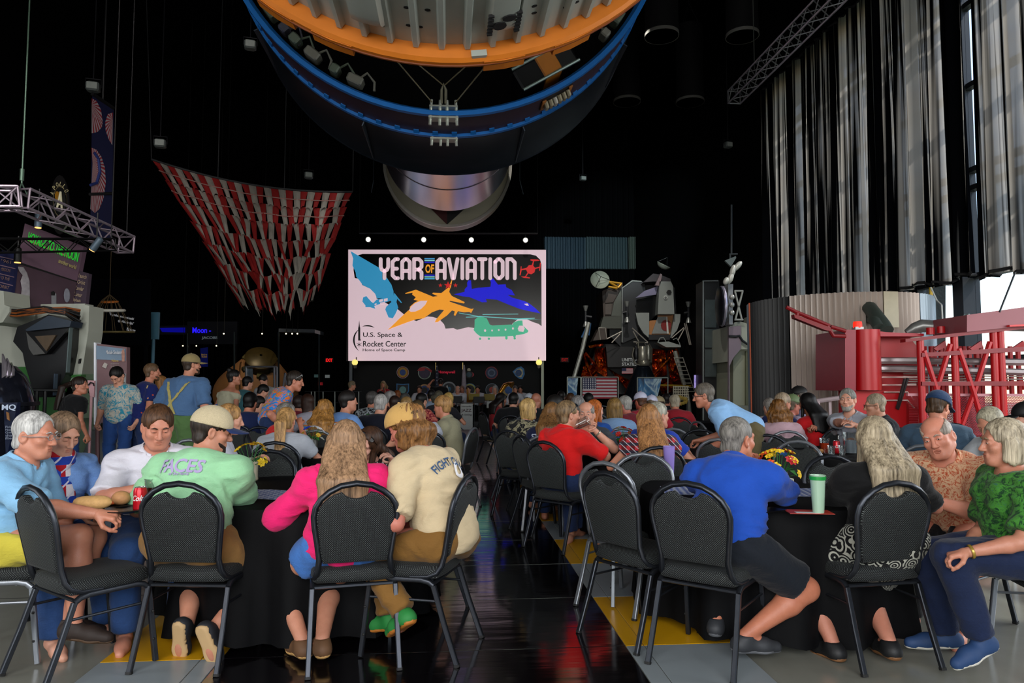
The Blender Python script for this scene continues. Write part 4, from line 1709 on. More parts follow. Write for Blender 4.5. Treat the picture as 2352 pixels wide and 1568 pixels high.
for (u, v, z_) in ((-2.4, 6, RZC + 2.2), (2.2, 6, RZC + 2.2), (-2.4, 10.5, RZC + 2.2), (2.2, 10.5, RZC + 2.2), (-2.3, 12, RZC + 2.4), (2.1, 12, RZC + 2.4), (-.12, 18, RZC + 1.9), (-.12, 23.2, RZC + 2.0)):
 mm = MB()
 mm.bar(RM(u, v, z_), RM(u, v, 16.99), .03)
 tag(mm.build('suspension_rod', M('101012', .6)), 'black rod at the %s carrying the %s from the roof' % ('left' if u < -1 else 'right' if u > 1 else 'centre line', 'white ribbed stage' if v == 6 else 'blue flanged hoop' if v < 11 else 'dark steel cylinder' if v < 13 else 'silver cylinder' if v < 20 else 'beige end disc'), 'rod', 'rods carrying the rocket')
for (x0, y0, x1, y1) in ((858, 414, 853, 442), (1194, 414, 1202, 446)):
 mm = MB()
 mm.bar(W(x0, y0, 24.5), W(x1, y1, 24.5), .012)
 mm.bar(W(x0, y0, 24.5), Vector((W(x0, y0, 24.5).x, 24.5, 16.99)), .006)
 tag(mm.build('screen_cable', M('7a8a9a', .4, .5)), 'thin cable %s of the capsule, above the screen' % ('left' if x0 < 1000 else 'right'), 'cable')
# ------------------------------------------------------------------ the big LED screen
SV = 26.0
scr = thing('video_screen', 'large bright screen showing YEAR OF AVIATION above the stage', 'screen', (0, SV, 0))
def SP(px, py, k=0.0):
 """screen plane point (screen faces the camera side of the hall)"""
 p = W(px, py, SV)
 return Vector((p.x, 0 - k, p.z))
def spoly(name, pts, mat, k, th=.006, parent=None):
 vs = [SP(x, y, k) for x, y in pts]
 mm = MB()
 mm.loft([vs, [v - Vector((0, th, 0)) for v in vs]], True)
 return mm.build(name, mat, parent or scr)
def z(x, y):      # from the 4.704x close-up at (780, 530)
 return 780 + x / 4.704, 530 + y / 4.704
GL = 1.0
PINK = glow('c2aab2', GL)
BLK = M('030304', .25)
mm = MB()
a, b = SP(799, 572), SP(1254.5, 828.5)
mm.box(((a.x + b.x) / 2, .13, (a.z + b.z) / 2), (b.x - a.x, .25, a.z - b.z))
mm.build('cabinet', M('0a0a0c', .6), scr)
spoly('lit_face', [(800, 573), (1254, 573.6), (1254, 828), (800, 828.4)], PINK, .002)
blackpts = [z(*p) for p in ((165, 510), (152, 430), (152, 330))] + [z(205, 262), z(250, 250)] + [z(2060, 254), z(2120, 268), z(2165, 310), z(2180, 360), z(2182, 1030), z(2150, 1005), z(2090, 985), z(2000, 945), z(1930, 950), z(1870, 1000), z(1860, 1020), z(1460, 1050), z(1390, 1040), z(1270, 1068), z(1230, 1050), z(1145, 1056), z(1130, 1010), z(1080, 955), z(1010, 930), z(950, 925), z(900, 945), z(830, 975), z(780, 955), z(700, 905), z(620, 840), z(400, 730), z(395, 690), z(330, 625), z(245, 585), z(220, 520)]
spoly('dark_sky', blackpts, BLK, .009)
BL1 = glow('2a7ea6', GL)
ORG = glow('d88a20', GL)
BL2 = glow('1010b8', GL)
GRN = glow('3f9a78', GL)
RED = glow('b01818', GL)
ORN = spoly('winged_craft', [z(*p) for p in ((120, 220), (430, 400), (462, 440), (462, 520), (510, 505), (560, 580), (583, 650), (585, 705), (590, 668), (675, 775), (665, 780), (622, 735), (615, 770), (635, 830), (600, 905), (575, 945), (530, 935), (515, 900), (495, 850), (505, 820), (560, 770), (555, 755), (405, 800), (375, 815), (388, 842), (330, 825), (280, 825), (280, 805), (248, 765), (255, 720), (290, 705), (345, 768), (365, 780), (400, 745), (470, 725), (405, 730), (385, 680), (330, 625), (250, 585), (215, 535), (180, 495), (175, 450), (140, 375), (148, 300))], BL1, .016)
for q in ((430, 745, 470, 770), (480, 735, 520, 765), (440, 775, 490, 795), (380, 790, 400, 805)):
 spoly('strut_gap', [z(q[0], q[1]), z(q[2], q[1] - 8), z(q[2], q[3] - 8), z(q[0], q[3])], PINK, .023)
JET = spoly('orange_jet', [z(*p) for p in ((520, 1072), (600, 995), (650, 945), (760, 845), (760, 820), (810, 775), (850, 755), (800, 745), (825, 718), (785, 690), (790, 668), (712, 682), (712, 672), (825, 636), (1010, 712), (1060, 705), (1002, 680), (1010, 668), (1100, 672), (1165, 620), (1195, 620), (1185, 660), (1210, 700), (1225, 710), (1352, 770), (1345, 785), (1190, 755), (1190, 765), (1380, 830), (1425, 845), (1448, 838), (1422, 888), (1400, 875), (1345, 880), (1280, 868), (1250, 918), (1235, 910), (1245, 870), (1215, 860), (1160, 915), (1060, 985), (1030, 988), (1045, 955), (1130, 855), (1080, 850), (1000, 880), (910, 945), (830, 955), (740, 985), (570, 1048))], ORG, .016)
spoly('canopy', [z(*p) for p in ((750, 860), (775, 815), (820, 780), (880, 756), (950, 755), (925, 800), (880, 845), (820, 872), (770, 875))], PINK, .023)
spoly('tail_fin', [z(*p) for p in ((1192, 575), (1225, 500), (1200, 620), (1170, 625))], ORG, .016)
spoly('blue_jet', [z(*p) for p in ((1235, 686), (1350, 660), (1352, 630), (1380, 600), (1378, 560), (1392, 535), (1420, 535), (1428, 628), (1500, 615), (1630, 605), (1635, 560), (1625, 525), (1660, 515), (1712, 582), (1795, 578), (1800, 610), (1860, 640), (1895, 698), (1815, 690), (1860, 720), (2000, 760), (2050, 785), (2120, 840), (2172, 893), (2060, 870), (1950, 845), (1820, 795), (1700, 745), (1580, 735), (1592, 770), (1540, 772), (1400, 715), (1330, 708))], BL2, .016)
spoly('cockpit_window', [z(*p) for p in ((1992, 790), (2030, 785), (2045, 808), (2020, 808))], PINK, .023)
spoly('green_helicopter', [z(*p) for p in ((1448, 1072), (1458, 1040), (1460, 960), (1490, 935), (1540, 928), (1590, 945), (1610, 985), (1622, 1012), (1650, 1022), (1870, 1012), (1880, 990), (1930, 970), (1975, 968), (1980, 1020), (2010, 1050), (2040, 1080), (2030, 1098), (1990, 1115), (1905, 1128), (1900, 1150), (1880, 1152), (1875, 1135), (1815, 1138), (1815, 1160), (1790, 1165), (1790, 1140), (1640, 1143), (1520, 1140), (1480, 1110))], GRN, .016)
for (x, y, w_) in ((1572, 1078, 12), (1648, 1077, 9), (1720, 1071, 9), (1793, 1067, 10), (1873, 1055, 11)):
 spoly('porthole', [z(x + w_ * math.cos(t * .785), y + w_ * 1.2 * math.sin(t * .785)) for t in range(8)], PINK, .023)
spoly('windscreen', [z(*p) for p in ((1925, 1055), (1940, 1025), (1985, 1025), (2000, 1055), (1985, 1092), (1935, 1085))], PINK, .023)
for (x, y) in ((1518, 1165), (1613, 1165), (1803, 1162), (1892, 1162)):
 spoly('wheel', [z(x + 13 * math.cos(t * .785), y + 13 * math.sin(t * .785)) for t in range(8)], GRN, .016)
ROT = glow('5fa9a8', GL)
for q in (((1285, 884), (1510, 922), (1510, 930), (1290, 890)), ((1365, 930), (1510, 925), (1540, 930), (1365, 937)), ((1510, 920), (1900, 946), (2175, 958), (1900, 956), (1510, 928)), ((1545, 900), (1930, 895), (1930, 902), (1545, 908)), ((1870, 950), (2110, 940), (2110, 947), (1900, 958))):
 spoly('rotor_blade', [z(*p) for p in q], ROT, .020)
for (x, y, r_) in ((1090, 590, 24), (1172, 590, 45), (1253, 590, 26)):
 spoly('star', [z(x + (r_ if t % 2 == 0 else r_ * .4) * math.sin(t * math.pi / 5), y - (r_ if t % 2 == 0 else r_ * .4) * math.cos(t * math.pi / 5)) for t in range(10)], RED, .023)
spoly('red_drone', [z(*p) for p in ((2020, 400), (2045, 372), (2075, 370), (2090, 330), (2060, 318), (2065, 308), (2140, 310), (2165, 322), (2100, 330), (2092, 378), (2112, 400), (2160, 388), (2165, 345), (2174, 345), (2166, 430), (2155, 432), (2158, 400), (2115, 412), (2105, 450), (2070, 470), (2040, 460), (2015, 495), (2060, 505), (2055, 515), (1990, 508), (1958, 495), (2005, 492), (2030, 452), (2015, 420), (1968, 425), (1955, 482), (1944, 480), (1958, 382), (1966, 384), (1966, 412))], RED, .016)
# title letters, drawn as rounded strokes
def stroke_letter(ch, x0, x1, y0=293, y1=526, t=27):
 w_ = x1 - x0
 L, Rr, T, B = x0 + t / 2, x1 - t / 2, y0 + t / 2, y1 - t / 2
 Mx, My = (L + Rr) / 2, (T + B) / 2
 q = 30
 paths = {
  'Y': [[(L, T), (L, My - 20), (L + 12, My + 12), (Mx, My + 26), (Rr - 12, My + 12), (Rr, My - 20), (Rr, T)], [(Mx, My + 26), (Mx, B)]],
  'E': [[(Rr, T), (L + q, T), (L, T + q), (L, B - q), (L + q, B), (Rr, B)], [(L, My), (Rr - 10, My)]],
  'A': [[(L, B), (L, T + q), (L + q, T), (Rr - q, T), (Rr, T + q), (Rr, B)], [(L, My + 25), (Rr, My + 25)]],
  'R': [[(L, B), (L, T), (Rr - q, T), (Rr, T + q), (Rr, My - q + 10), (Rr - q, My + 10), (L, My + 10)], [(Rr - q, My + 10), (Rr, My + 40), (Rr, B)]],
  'V': [[(L, T), (Mx - 8, B), (Mx + 8, B), (Rr, T)]],
  'I': [[(Mx, T), (Mx, B)]],
  'T': [[(L, T), (Rr, T)], [(Mx, T), (Mx, B)]],
  'O': [[(L, T + q), (L + q, T), (Rr - q, T), (Rr, T + q), (Rr, B - q), (Rr - q, B), (L + q, B), (L, B - q), (L, T + q)]],
  'N': [[(L, B), (L, T), (Rr - q - 6, T), (Rr, T + q + 6), (Rr, B)]],
 }
 mm = MB()
 for pth in paths[ch]:
  for i, (p, nx_) in enumerate(zip(pth, pth[1:])):
   a, b = Vector((p[0], p[1], 0)), Vector((nx_[0], nx_[1], 0))
   d = (b - a)
   if d.length < 1e-6:
    continue
   n = Vector((-d.y, d.x, 0)).normalized() * t
   qd = [a + n * 1.0 * .74, b + n * .74, b - n * .74, a - n * .74]
   vs = [SP(*z(v.x, v.y), .023) for v in qd]
   mm.loft([vs, [v - Vector((0, .008, 0)) for v in vs]], True)
  for p in pth:
   vs = [SP(*z(p[0] + t * .74 * math.cos(k * .5236), p[1] + t * .74 * math.sin(k * .5236)), .023) for k in range(12)]
   mm.loft([vs, [v - Vector((0, .0085, 0)) for v in vs]], True)
 return mm.build('title_letter', PINK, scr)
for ch, x0, x1 in (('Y', 432, 540), ('E', 560, 645), ('A', 664, 772), ('R', 792, 900), ('A', 1042, 1150), ('V', 1168, 1288), ('I', 1308, 1345), ('A', 1368, 1476), ('T', 1492, 1592), ('I', 1608, 1648), ('O', 1668, 1776), ('N', 1798, 1906)):
 stroke_letter(ch, x0, x1)
for y, c in ((302, '3f86b8'), (322, '6fb6b0'), (341, '1414b0'), (480, '1414b0'), (498, '6fb6b0'), (518, '3f9ac0')):
 spoly('title_bar', [z(918, y - 6), z(1028, y - 6), z(1028, y + 6), z(918, y + 6)], glow(c, GL), .023)
p = SP(*z(974, 410))
text('title_word', 'OF', ORG, scr, (p.x, -.03, p.z), w=95 / 4.704 * SV / F, h=96 / 4.704 * SV / F, bold=.03)
for s_, x0, x1, y, hh in (('U.S. Space &', 250, 678, 1128, 64), ('Rocket Center', 250, 718, 1220, 62), ('Home of Space Camp', 250, 708, 1290, 38)):
 p = SP(*z((x0 + x1) / 2, y))
 text('screen_text', s_, BLK, scr, (p.x, -.012, p.z), w=(x1 - x0) / 4.704 * SV / F, h=hh / 4.704 * SV / F, bold=.012)
mm = MB()
for a0, a1, cx, cy, r0, r1, w_ in ((128, 232, 305, 1180, 150, 150, 9), (60, 110, 300, 1180, 155, 155, 7)):
 pts = []
 for k in range(13):
  t = k / 12
  a = R(a0 + (a1 - a0) * t)
  h_ = w_ * math.sin(math.pi * t) + .5
  pts.append((cx + (r0 + h_) * math.cos(a), cy - (r0 + h_) * math.sin(a), cx + (r0 - h_) * math.cos(a), cy - (r0 - h_) * math.sin(a)))
 vs = [[SP(*z(p[0], p[1]), .012), SP(*z(p[2], p[3]), .012), SP(*z(p[2], p[3]), .018), SP(*z(p[0], p[1]), .018)] for p in pts]
 mm.loft(vs, True)
mm.build('logo_arc', BLK, scr)
spoly('logo_rocket', [z(*p) for p in ((213, 965), (219, 1030), (224, 1050), (224, 1165), (232, 1185), (202, 1185), (202, 1050), (207, 1030))], BLK, .012)
spoly('logo_star', [z(212 + (40 if t % 2 == 0 else 7) * math.sin(t * math.pi / 6), 1228 - (40 if t % 2 == 0 else 7) * math.cos(t * math.pi / 6)) for t in range(12)], BLK, .012)
for px in (805, 1246):
 mm = MB()
 p, q = SP(px, 828), SP(px, 960)
 mm.box((p.x, .12, p.z / 2), (.10, .12, p.z))
 mm.build('post', M('8a9080' if px > 1000 else '5a6068', .5, .3), scr)
# four spotlights over the screen
tb = thing('light_bar', 'black pipe above the screen carrying the four spotlights', 'pipe', (0, SV - .6, 0))
mm = MB()
pa, pb = W(825, 535, SV - .6), W(1235, 536, SV - .6)
mm.bar(pa, pb, .035)
for q in (pa, pb):
 mm.bar(q, (q.x, q.y, 17), .015)
bw(mm, 'pipe', M('08080a', .6), tb, True)
for i, (px, py) in enumerate(((845.5, 549.5), (973, 550), (1082.5, 550.5), (1207, 551))):
 c = W(px, py, SV - .75)
 t = thing('spotlight', ('glowing spotlight above the top left corner of the screen', 'glowing spotlight above the word YEAR on the screen', 'glowing spotlight above the word AVIATION, third along the pipe', 'glowing spotlight above the top right corner of the screen')[i], 'spotlight', c, 0, 'spotlights over the screen')
 mm = MB()
 mm.lathe([(.05, .28), (.075, .22), (.085, .02), (.098, 0)], n=18, axis='Y', cap=False)
 mm.build('can', M('0a0a0c', .5), t, True)
 mm = MB()
 mm.lathe([(0, .03), (.078, .03), (.078, .012), (.03, .0), (0, .0)], n=18, axis='Y')
 mm.build('bulb', glow('ffffee', 3.2), t)
 mm = MB()
 mm.bar((0, .1, .05), (0, .15, (W(px, 535.5, SV - .6).z - c.z)), .014)
 mm.build('clamp', M('1a1a1c', .5), t)
for i, px in enumerate((815, 1238)):
 c = W(px, 832, SV - .3)
 t = thing('globe_lamp', 'small warm globe lamp under the %s bottom corner of the screen' % ('left', 'right')[i], 'lamp', c)
 mm = MB()
 mm.ball((0, 0, 0), .11)
 mm.build('globe', glow('e0cf70', 1.2), t, True)
 mm = MB()
 mm.lathe([(.05, -.20), (.06, -.12), (.05, -.09)], n=12)
 mm.bar((0, 0, -.2), (0, .25, -.2), .02)
 mm.bar((0, .25, -.2), (0, .25, .2), .02)
 mm.build('socket', M('5a5248', .5), t)
# ------------------------------------------------------------------ left side of the hall
# big striped parachute canopy, hung as a tiered curtain of red and white panels
pc = thing('parachute', 'huge red and white striped parachute hung by its top edge', 'parachute', W(580, 700, 18.5))
PR, PW = M('8e1210', .8, 0, .25, 6), M('9a948a', .8, 0, .2, 6)
rng = random.Random(11)
NCOL, NT_ = 27, 7
def para(u, t, off=0.0):
 tx = 348 + 462 * u
 ty = 366 + 74 * (1 - (1 - u) ** 1.9) + 4 * math.sin(u * 3.1)
 bx = 545 + 180 * u
 by = 715 - 40 * abs(u - .5) ** 1.4 * 1.6 + 6 * math.sin(u * 31)
 s = t ** .92
 x = tx + (bx - tx) * (s ** 1.05)
 y = ty + (by - ty) * t
 d = 18.5 + 1.1 * u - 1.6 * math.sin(math.pi * u) * t - off
 return W(x, y, d)
for k in range(NT_):
 for i in range(NCOL):
  u0, u1 = i / NCOL, (i + 1) / NCOL
  t0, t1 = k / NT_, (k + 1.13) / NT_
  jt = rng.uniform(-.035, .035) + (.05 * rng.random() if k == NT_ - 1 else 0)
  sk = rng.uniform(-.010, .010) * (1 + k)
  ins = rng.uniform(.0, .010)
  mm = MB()
  rows = []
  for b in range(5):
   tb = b / 4
   row = []
   for a in range(5):
    ua = u0 + (u1 - u0) * a / 4 + sk * tb + (ins * (1 if a == 0 else -1 if a == 4 else 0)) * tb
    bl = .10 * math.sin(math.pi * a / 4) * math.sin(math.pi * min(1, tb * 1.1)) * (1 if (i + k) % 2 else .6) + .10 * tb
    row.append(para(min(1, max(0, ua)), t0 + (t1 - t0) * tb + jt * tb * (a / 4 - .3) - .02 * math.sin(math.pi * a / 4) * tb, bl))
   rows.append(row)
  mm.loft(rows, False, False)
  c = PR if (i + (1 if (i * 7 + 3) % 11 == 0 and k > 3 else 0)) % 2 == 0 else PW
  bw(mm, 'gore_panel', c, pc, True)
for k in (0, 1):
 mm = MB()
 mm.tube([para(i / 40, (k + .55) / NT_, .13) for i in range(41)], .014, 5)
 bw(mm, 'stitch_line', M('a87c74', .7), pc)
mm = MB()
mm.tube([para(i / 40, 0, .02) for i in range(41)], .03, 6)
for u in (0, .33, .66, 1):
 p = para(u, 0)
 mm.bar(p, (p.x - (.6 if u == 0 else 0), p.y, 16.98), .012)
bw(mm, 'rope', M('26282a', .7), pc)
# tall blue banner with parachute print
bn = thing('banner', 'tall dark blue banner printed with striped parachutes', 'banner', W(235, 480, 14.2))
mm = MB()
pts = [(212, 215), (260, 248), (256, 545), (207, 548)]
vs = [W(x, y, 14.0 + (x - 210) * .012) for x, y in pts]
mm.loft([vs, [q + Vector((0, .03, 0)) for q in vs]], True)
bw(mm, 'cloth', M('0a0f3a', .7, 0, .2, 1), bn)
def bpt(x, y, k=.012):
 return W(x, y, 14.0 + (x - 210) * .012 - k)
def chute(outer, stripes, focus, name):
 """printed parachute: alternating red and white gores fanning from a focus"""
 n = len(outer)
 for i in range(n - 1):
  for j in range(stripes):
   a = [outer[i][q] + (outer[i + 1][q] - outer[i][q]) * j / stripes for q in (0, 1)]
   b = [outer[i][q] + (outer[i + 1][q] - outer[i][q]) * (j + .5) / stripes for q in (0, 1)]
   mm = MB()
   v3 = [bpt(*focus), bpt(*a), bpt(*b)]
   mm.loft([v3, [q - Vector((0, .006, 0)) for q in v3]], True)
   bw(mm, name, M('8e2430', .7), bn)
   c = [outer[i][q] + (outer[i + 1][q] - outer[i][q]) * (j + 1) / stripes for q in (0, 1)]
   mm = MB()
   v3 = [bpt(*focus), bpt(*b), bpt(*c)]
   mm.loft([v3, [q - Vector((0, .006, 0)) for q in v3]], True)
   bw(mm, name, M('a8a0a4', .7), bn)
chute([(211, 226), (222, 232), (232, 252), (236, 280), (234, 292), (224, 303), (211, 306)], 2, (211, 240), 'printed_gore')
chute([(259.5, 259), (248, 262), (242, 280), (243, 300), (250, 320), (258, 333)], 2, (259, 275), 'printed_gore')
chute([(210, 339), (222, 344), (233, 360), (241, 385), (243, 420), (238, 455), (228, 480), (218, 489), (208, 480)], 3, (213, 375), 'printed_gore')
mm = MB()
mm.tube([bpt(208, 425, .03), bpt(222, 420, .03), bpt(229, 395, .03), bpt(226, 365, .03), bpt(216, 350, .03)], .03, 6)
bw(mm, 'printed_band', M('1a2a6a', .7), bn)
mm = MB()
mm.bar(bpt(206, 446, .03), bpt(258, 444, .03), .03)
for x, y in ((214, 190), (208, 213)):
 pass
mm.bar(W(212, 215, 14), W(260, 248, 14.6), .04)
mm.bar(W(236, 231, 14.3), (W(236, 231, 14.3).x, 14.3, 16.98), .02)
bw(mm, 'hanging_pole', M('0a0a0c', .6), bn)
# silver lighting truss with an elbow, and a lower black truss
PTR = M('b9a9b6', .35, .6, .1)
A0, A1, A2 = W(-120, 455, 10.2), W(46, 456, 10.6), W(290, 562, 13.0)
truss('lighting_truss', A1, A2, .30, 'silver box truss sloping down above the moon panels', PTR, bay=.26)
truss('lighting_truss', A0, A1, .30, 'short level silver truss at the upper left edge', PTR, bay=.26)
truss('lighting_truss', W(-80, 565, 9.8), W(255, 562, 12.2), .20, 'black horizontal truss crossing in front of the green title', M('0b0b0d', .5, .3), bay=.24)
mm = MB()
mm.bar(W(50, 420, 10.6), (W(50, 420, 10.6).x, 10.6, 16.98), .012)
mm.bar(W(50, 420, 10.6), W(40, 446, 10.5), .010)
mm.bar(W(50, 420, 10.6), W(62, 446, 10.7), .010)
mm.lathe([(.03, 0), (.03, .18)], W(50, 415, 10.6), 8)
tag(mm.build('chain', M('6f8a78', .4, .6)), 'thin hanging chain with hook over the left truss', 'chain')
mm = MB()
mm.bar(A2 + Vector((0, 0, .15)), A2 + Vector((0, 0, 16.98 - A2.z)), .01)
mm.bar(W(255, 562, 12.2), W(255, 562, 12.2) + Vector((0, 0, 12.5)), .01)
tag(mm.build('chain', M('0e0e10', .6)), 'black hanging chain at the low end of the left truss', 'chain')
for (px, py, lb, ang) in ((88, 505, 'short cylindrical lamp hung above the moon panel', 0), (222, 560, 'tilted cylindrical lamp at the low end of the truss', 35), (41, 585, 'lamp with warm glow beside the blue sign panel', 0)):
 c = W(px, py, 11.2)
 t = thing('track_light', lb, 'light', c)
 e = Matrix.Rotation(R(ang), 3, 'Y')
 mm = MB()
 mm.lathe([(.03, .12), (.05, .10), (.055, -.10), (.05, -.12)], n=14, mat=e)
 mm.build('can', M('5a6a78' if px != 41 else '0a0a0a', .45, .4), t, True)
 mm = MB()
 mm.lathe([(0, -.115), (.045, -.115), (.045, -.13), (0, -.13)], n=14, mat=e)
 mm.build('bulb', glow('ffb060', 2.2), t)
 mm = MB()
 mm.bar((0, 0, .1), (0, 0, .5 if px != 41 else .3), .012)
 mm.build('stem', M('101012', .5), t)
# "Voyage to the Moon" title wall
vw = thing('title_wall', 'tall purple grey wall titled VOYAGE TO THE MOON', 'sign', W(130, 700, 12.4))
def vp(x, y, k=0.0):
 return W(x, y, 11.6 + (x - 50) * .0075 - k)
def vpoly(name, pts, mat, k=.02, th=.02, par=None):
 vs = [vp(x, y, k) for x, y in pts]
 mm = MB()
 mm.loft([vs, [q + Vector((0, th, 0)) for q in vs]], True)
 return bw(mm, name, mat, vw, parent=par)
PUR = M('6f5264', .6, 0, .18, 1.5)
vpoly('upper_panel', [(57, 513), (192, 566), (176, 645), (40, 600)], PUR, 0, .12)
vpoly('lower_panel', [(41, 606), (176, 648), (166, 703), (20, 705)], M('4a3440', .6, 0, .3, 1.2), 0, .12)
vpoly('gap_strip', [(40, 600), (176, 644), (176, 648), (40, 606)], M('0a0809', .7), -.01, .1)
vpoly('side_panel', [(184, 622), (204, 628), (196, 702), (168, 702)], M('4a3a4a', .6), 0, .1)
vpoly('blue_panel', [(5, 574), (38, 580), (22, 700), (-30, 690), (-30, 640)], M('141c4c', .6), .05, .08)
for k in range(6):
 y = 588 + 19.5 * k
 vpoly('divider', [(-10, y - 2), (36 - k * 2.6, y + 8), (36 - k * 2.6, y + 10), (-10, y)], M('8a7080', .6), .08, .02)
 p = vp(14 - k * 1.5, y + 12, .10)
 text('panel_text', ('1961', 'MISSION', 'TO THE', 'ORBIT', 'LANDING', 'RETURN')[k], M('6a4a40', .6), vw, p - vw.location, (math.pi / 2, R(10), R(28)), w=.13, h=.05)
for k, s_ in enumerate(('Launch', 'Orbit', 'Lander', 'Lunar', 'Splash')):
 p = vp(190 - k * 3.5, 634 + k * 14, .03)
 text('panel_text', s_, M('b09878', .6), vw, p - vw.location, (math.pi / 2, R(10), R(28)), w=.12, h=.07)
moon = [(41 + 0, 612), (52, 613), (60, 625), (66, 645), (67, 675), (64, 703), (40, 703), (48, 680), (50, 662), (47, 645), (52, 632), (44, 622)]
vpoly('moon_print', moon, M('a7a2a8', .7, 0, .4, 14), .03, .02)
vpoly('disc_print', [(153 + 6.5 * math.cos(t * .4488), 678 + 16 * math.sin(t * .4488)) for t in range(14)], M('8a8a96', .7, 0, .2, 20), .03, .02)
vpoly('figure_print', [(118, 675), (122, 670), (128, 674), (128, 702), (118, 702)], M('85858a', .7), .03, .02)
vpoly('figure_head', [(117, 671), (122, 668), (125, 672), (124, 678), (118, 678)], M('0a0a0a', .7), .04, .02)
th_ = math.atan2(.0075 * 12 / 12, 12 / F)
rotv = None
g1, g2 = vp(62, 540, .05), vp(182, 590, .05)
dirv = (g2 - g1)
ang = math.atan2(dirv.y, dirv.x)
slope = math.atan2(dirv.z, math.hypot(dirv.x, dirv.y))
Mx = Matrix.Rotation(ang, 4, 'Z') @ Matrix.Rotation(-slope, 4, 'Y') @ Matrix.Rotation(math.pi / 2, 4, 'X')
c = (vp(62, 552, .05) + vp(182, 583, .05)) / 2
gw = (vp(182, 585, .05) - vp(62, 545, .05)).length
text('title_text', 'VOYAGE TO THE MOON', glow('18b82e', .6), vw, c - vw.location, Mx.to_euler(), w=gw * .98, h=.17)
for k, (y, wd, xx, s_) in enumerate(((572, .85, 115, 'The quest that brought the world to'), (596, .35, 155, 'another world'))):
 c = vp(xx, y + (0 if k == 0 else 10), .05)
 text('title_text', s_, M('c8b878', .6), vw, c - vw.location, Mx.to_euler(), w=gw * wd, h=.075)
# round mission badge high on the dark wall
bd = thing('wall_badge', 'round APOLLO badge glowing faintly in the dark upper left', 'sign', W(137, 470, 14.6))
def ellip(cx, cy, rx, ry, d, n=28):
 return [W(cx + rx * math.cos(2 * math.pi * k / n), cy + ry * math.sin(2 * math.pi * k / n), d) for k in range(n)]
for nm, (cx, cy, rx, ry), c, d in (('disc', (137, 470, 22, 68), '0e0a0c', 14.6), ('ring', (137, 462, 15.2, 35), '8a7a58', 14.57), ('inner_disc', (137, 462, 14, 33), '07070a', 14.55), ('planet', (131, 450, 5, 11), 'b8801c', 14.53)):
 vs = ellip(cx, cy, rx, ry, d)
 mm = MB()
 mm.loft([vs, [q + Vector((0, .03, 0)) for q in vs]], True)
 bw(mm, nm, M(c, .5), bd)
mm = MB()
for a, b in (((130, 482), (139, 440)), ((139, 440), (142, 482)), ((133, 470), (142, 468))):
 mm.bar(W(a[0], a[1], 14.5), W(b[0], b[1], 14.5), .018, 6)
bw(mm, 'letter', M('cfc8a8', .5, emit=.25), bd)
for k, ch in enumerate('APOLLO'):
 a = R(160 - 26 * k)
 c = W(137 + 18 * math.cos(a), 455 - 33 * math.sin(a), 14.5)
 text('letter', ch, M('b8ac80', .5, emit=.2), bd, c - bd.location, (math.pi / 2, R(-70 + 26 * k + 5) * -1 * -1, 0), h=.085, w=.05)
# capsule simulator in white and green with a black window hood
sp = thing('simulator_pod', 'white and green simulator shell with black faceted window hood', 'simulator', G(110, 1100))
def pp(x, y, d):
 return W(x, y, d)
SHW, SHG = M('a9aca0', .5, 0, .08, 2), M('2f6e2c', .5, 0, .12, 2)
def spart(name, pts, mat, d0, d1, ch=None):
 a = [pp(x, y, d0) for x, y in pts]
 b = [q + Vector((0, d1 - d0, 0)) for q in a]
 mm = MB()
 mm.loft([a, b], True)
 return bw(mm, name, mat, sp)
spart('upper_shell', [(-60, 700), (195, 697), (190, 745), (165, 880), (60, 845), (-60, 845)], SHW, 11.9, 12.15)
spart('lower_shell', [(-60, 842), (66, 842), (165, 870), (140, 1010), (-60, 1040)], SHG, 11.88, 12.3)
spart('side_fin', [(195, 700), (205, 702), (203, 760), (188, 858), (152, 858), (170, 800), (186, 740)], SHW, 11.3, 11.7)
spart('side_fin_base', [(152, 858), (188, 858), (186, 870), (150, 930), (130, 965), (120, 1060), (150, 1060), (190, 960)], M('86a183', .5), 11.3, 11.7)
spart('fin_recess', [(153, 862), (186, 860), (186, 866), (162, 866), (154, 882), (150, 900), (150, 866)], SHG, 11.27, 11.4)
for x in (168, 181):
 spart('fin_slot', [(x, 824), (x + 4, 823), (x + 2, 834), (x - 2, 835)], M('060606', .8), 11.27, 11.4)
HB = M('0a0b0e', .35, .1)
spart('hood_rim', [(112, 722), (40, 750), (30, 784), (52, 810), (58, 840), (80, 912), (122, 912), (150, 860), (162, 800), (165, 740)], HB, 11.1, 11.9)
spart('hood_top', [(58, 757), (112, 724), (164, 737), (160, 750), (62, 760)], M('24303e', .4, .1), 10.9, 11.2)
spart('hood_glass', [(60, 760), (161, 751), (106, 812)], M('0c0c0e', .25), 10.98, 11.1)
spart('window_view', [(80, 772), (128, 769), (106, 806)], M('4a3a26', .5, 0, .4, 12), 10.95, 11.0)
spart('hood_side', [(60, 762), (104, 812), (76, 815), (66, 800)], M('4a4a48', .5), 11.0, 11.1)
spart('hood_edge', [(159, 742), (161, 742), (153, 855), (151, 855)], M('5a6a6a', .4), 10.98, 11.06)
spart('hood_edge', [(124, 858), (126, 858), (123, 908), (121, 908)], M('3a4858', .4), 10.98, 11.06)
rng = random.Random(8)
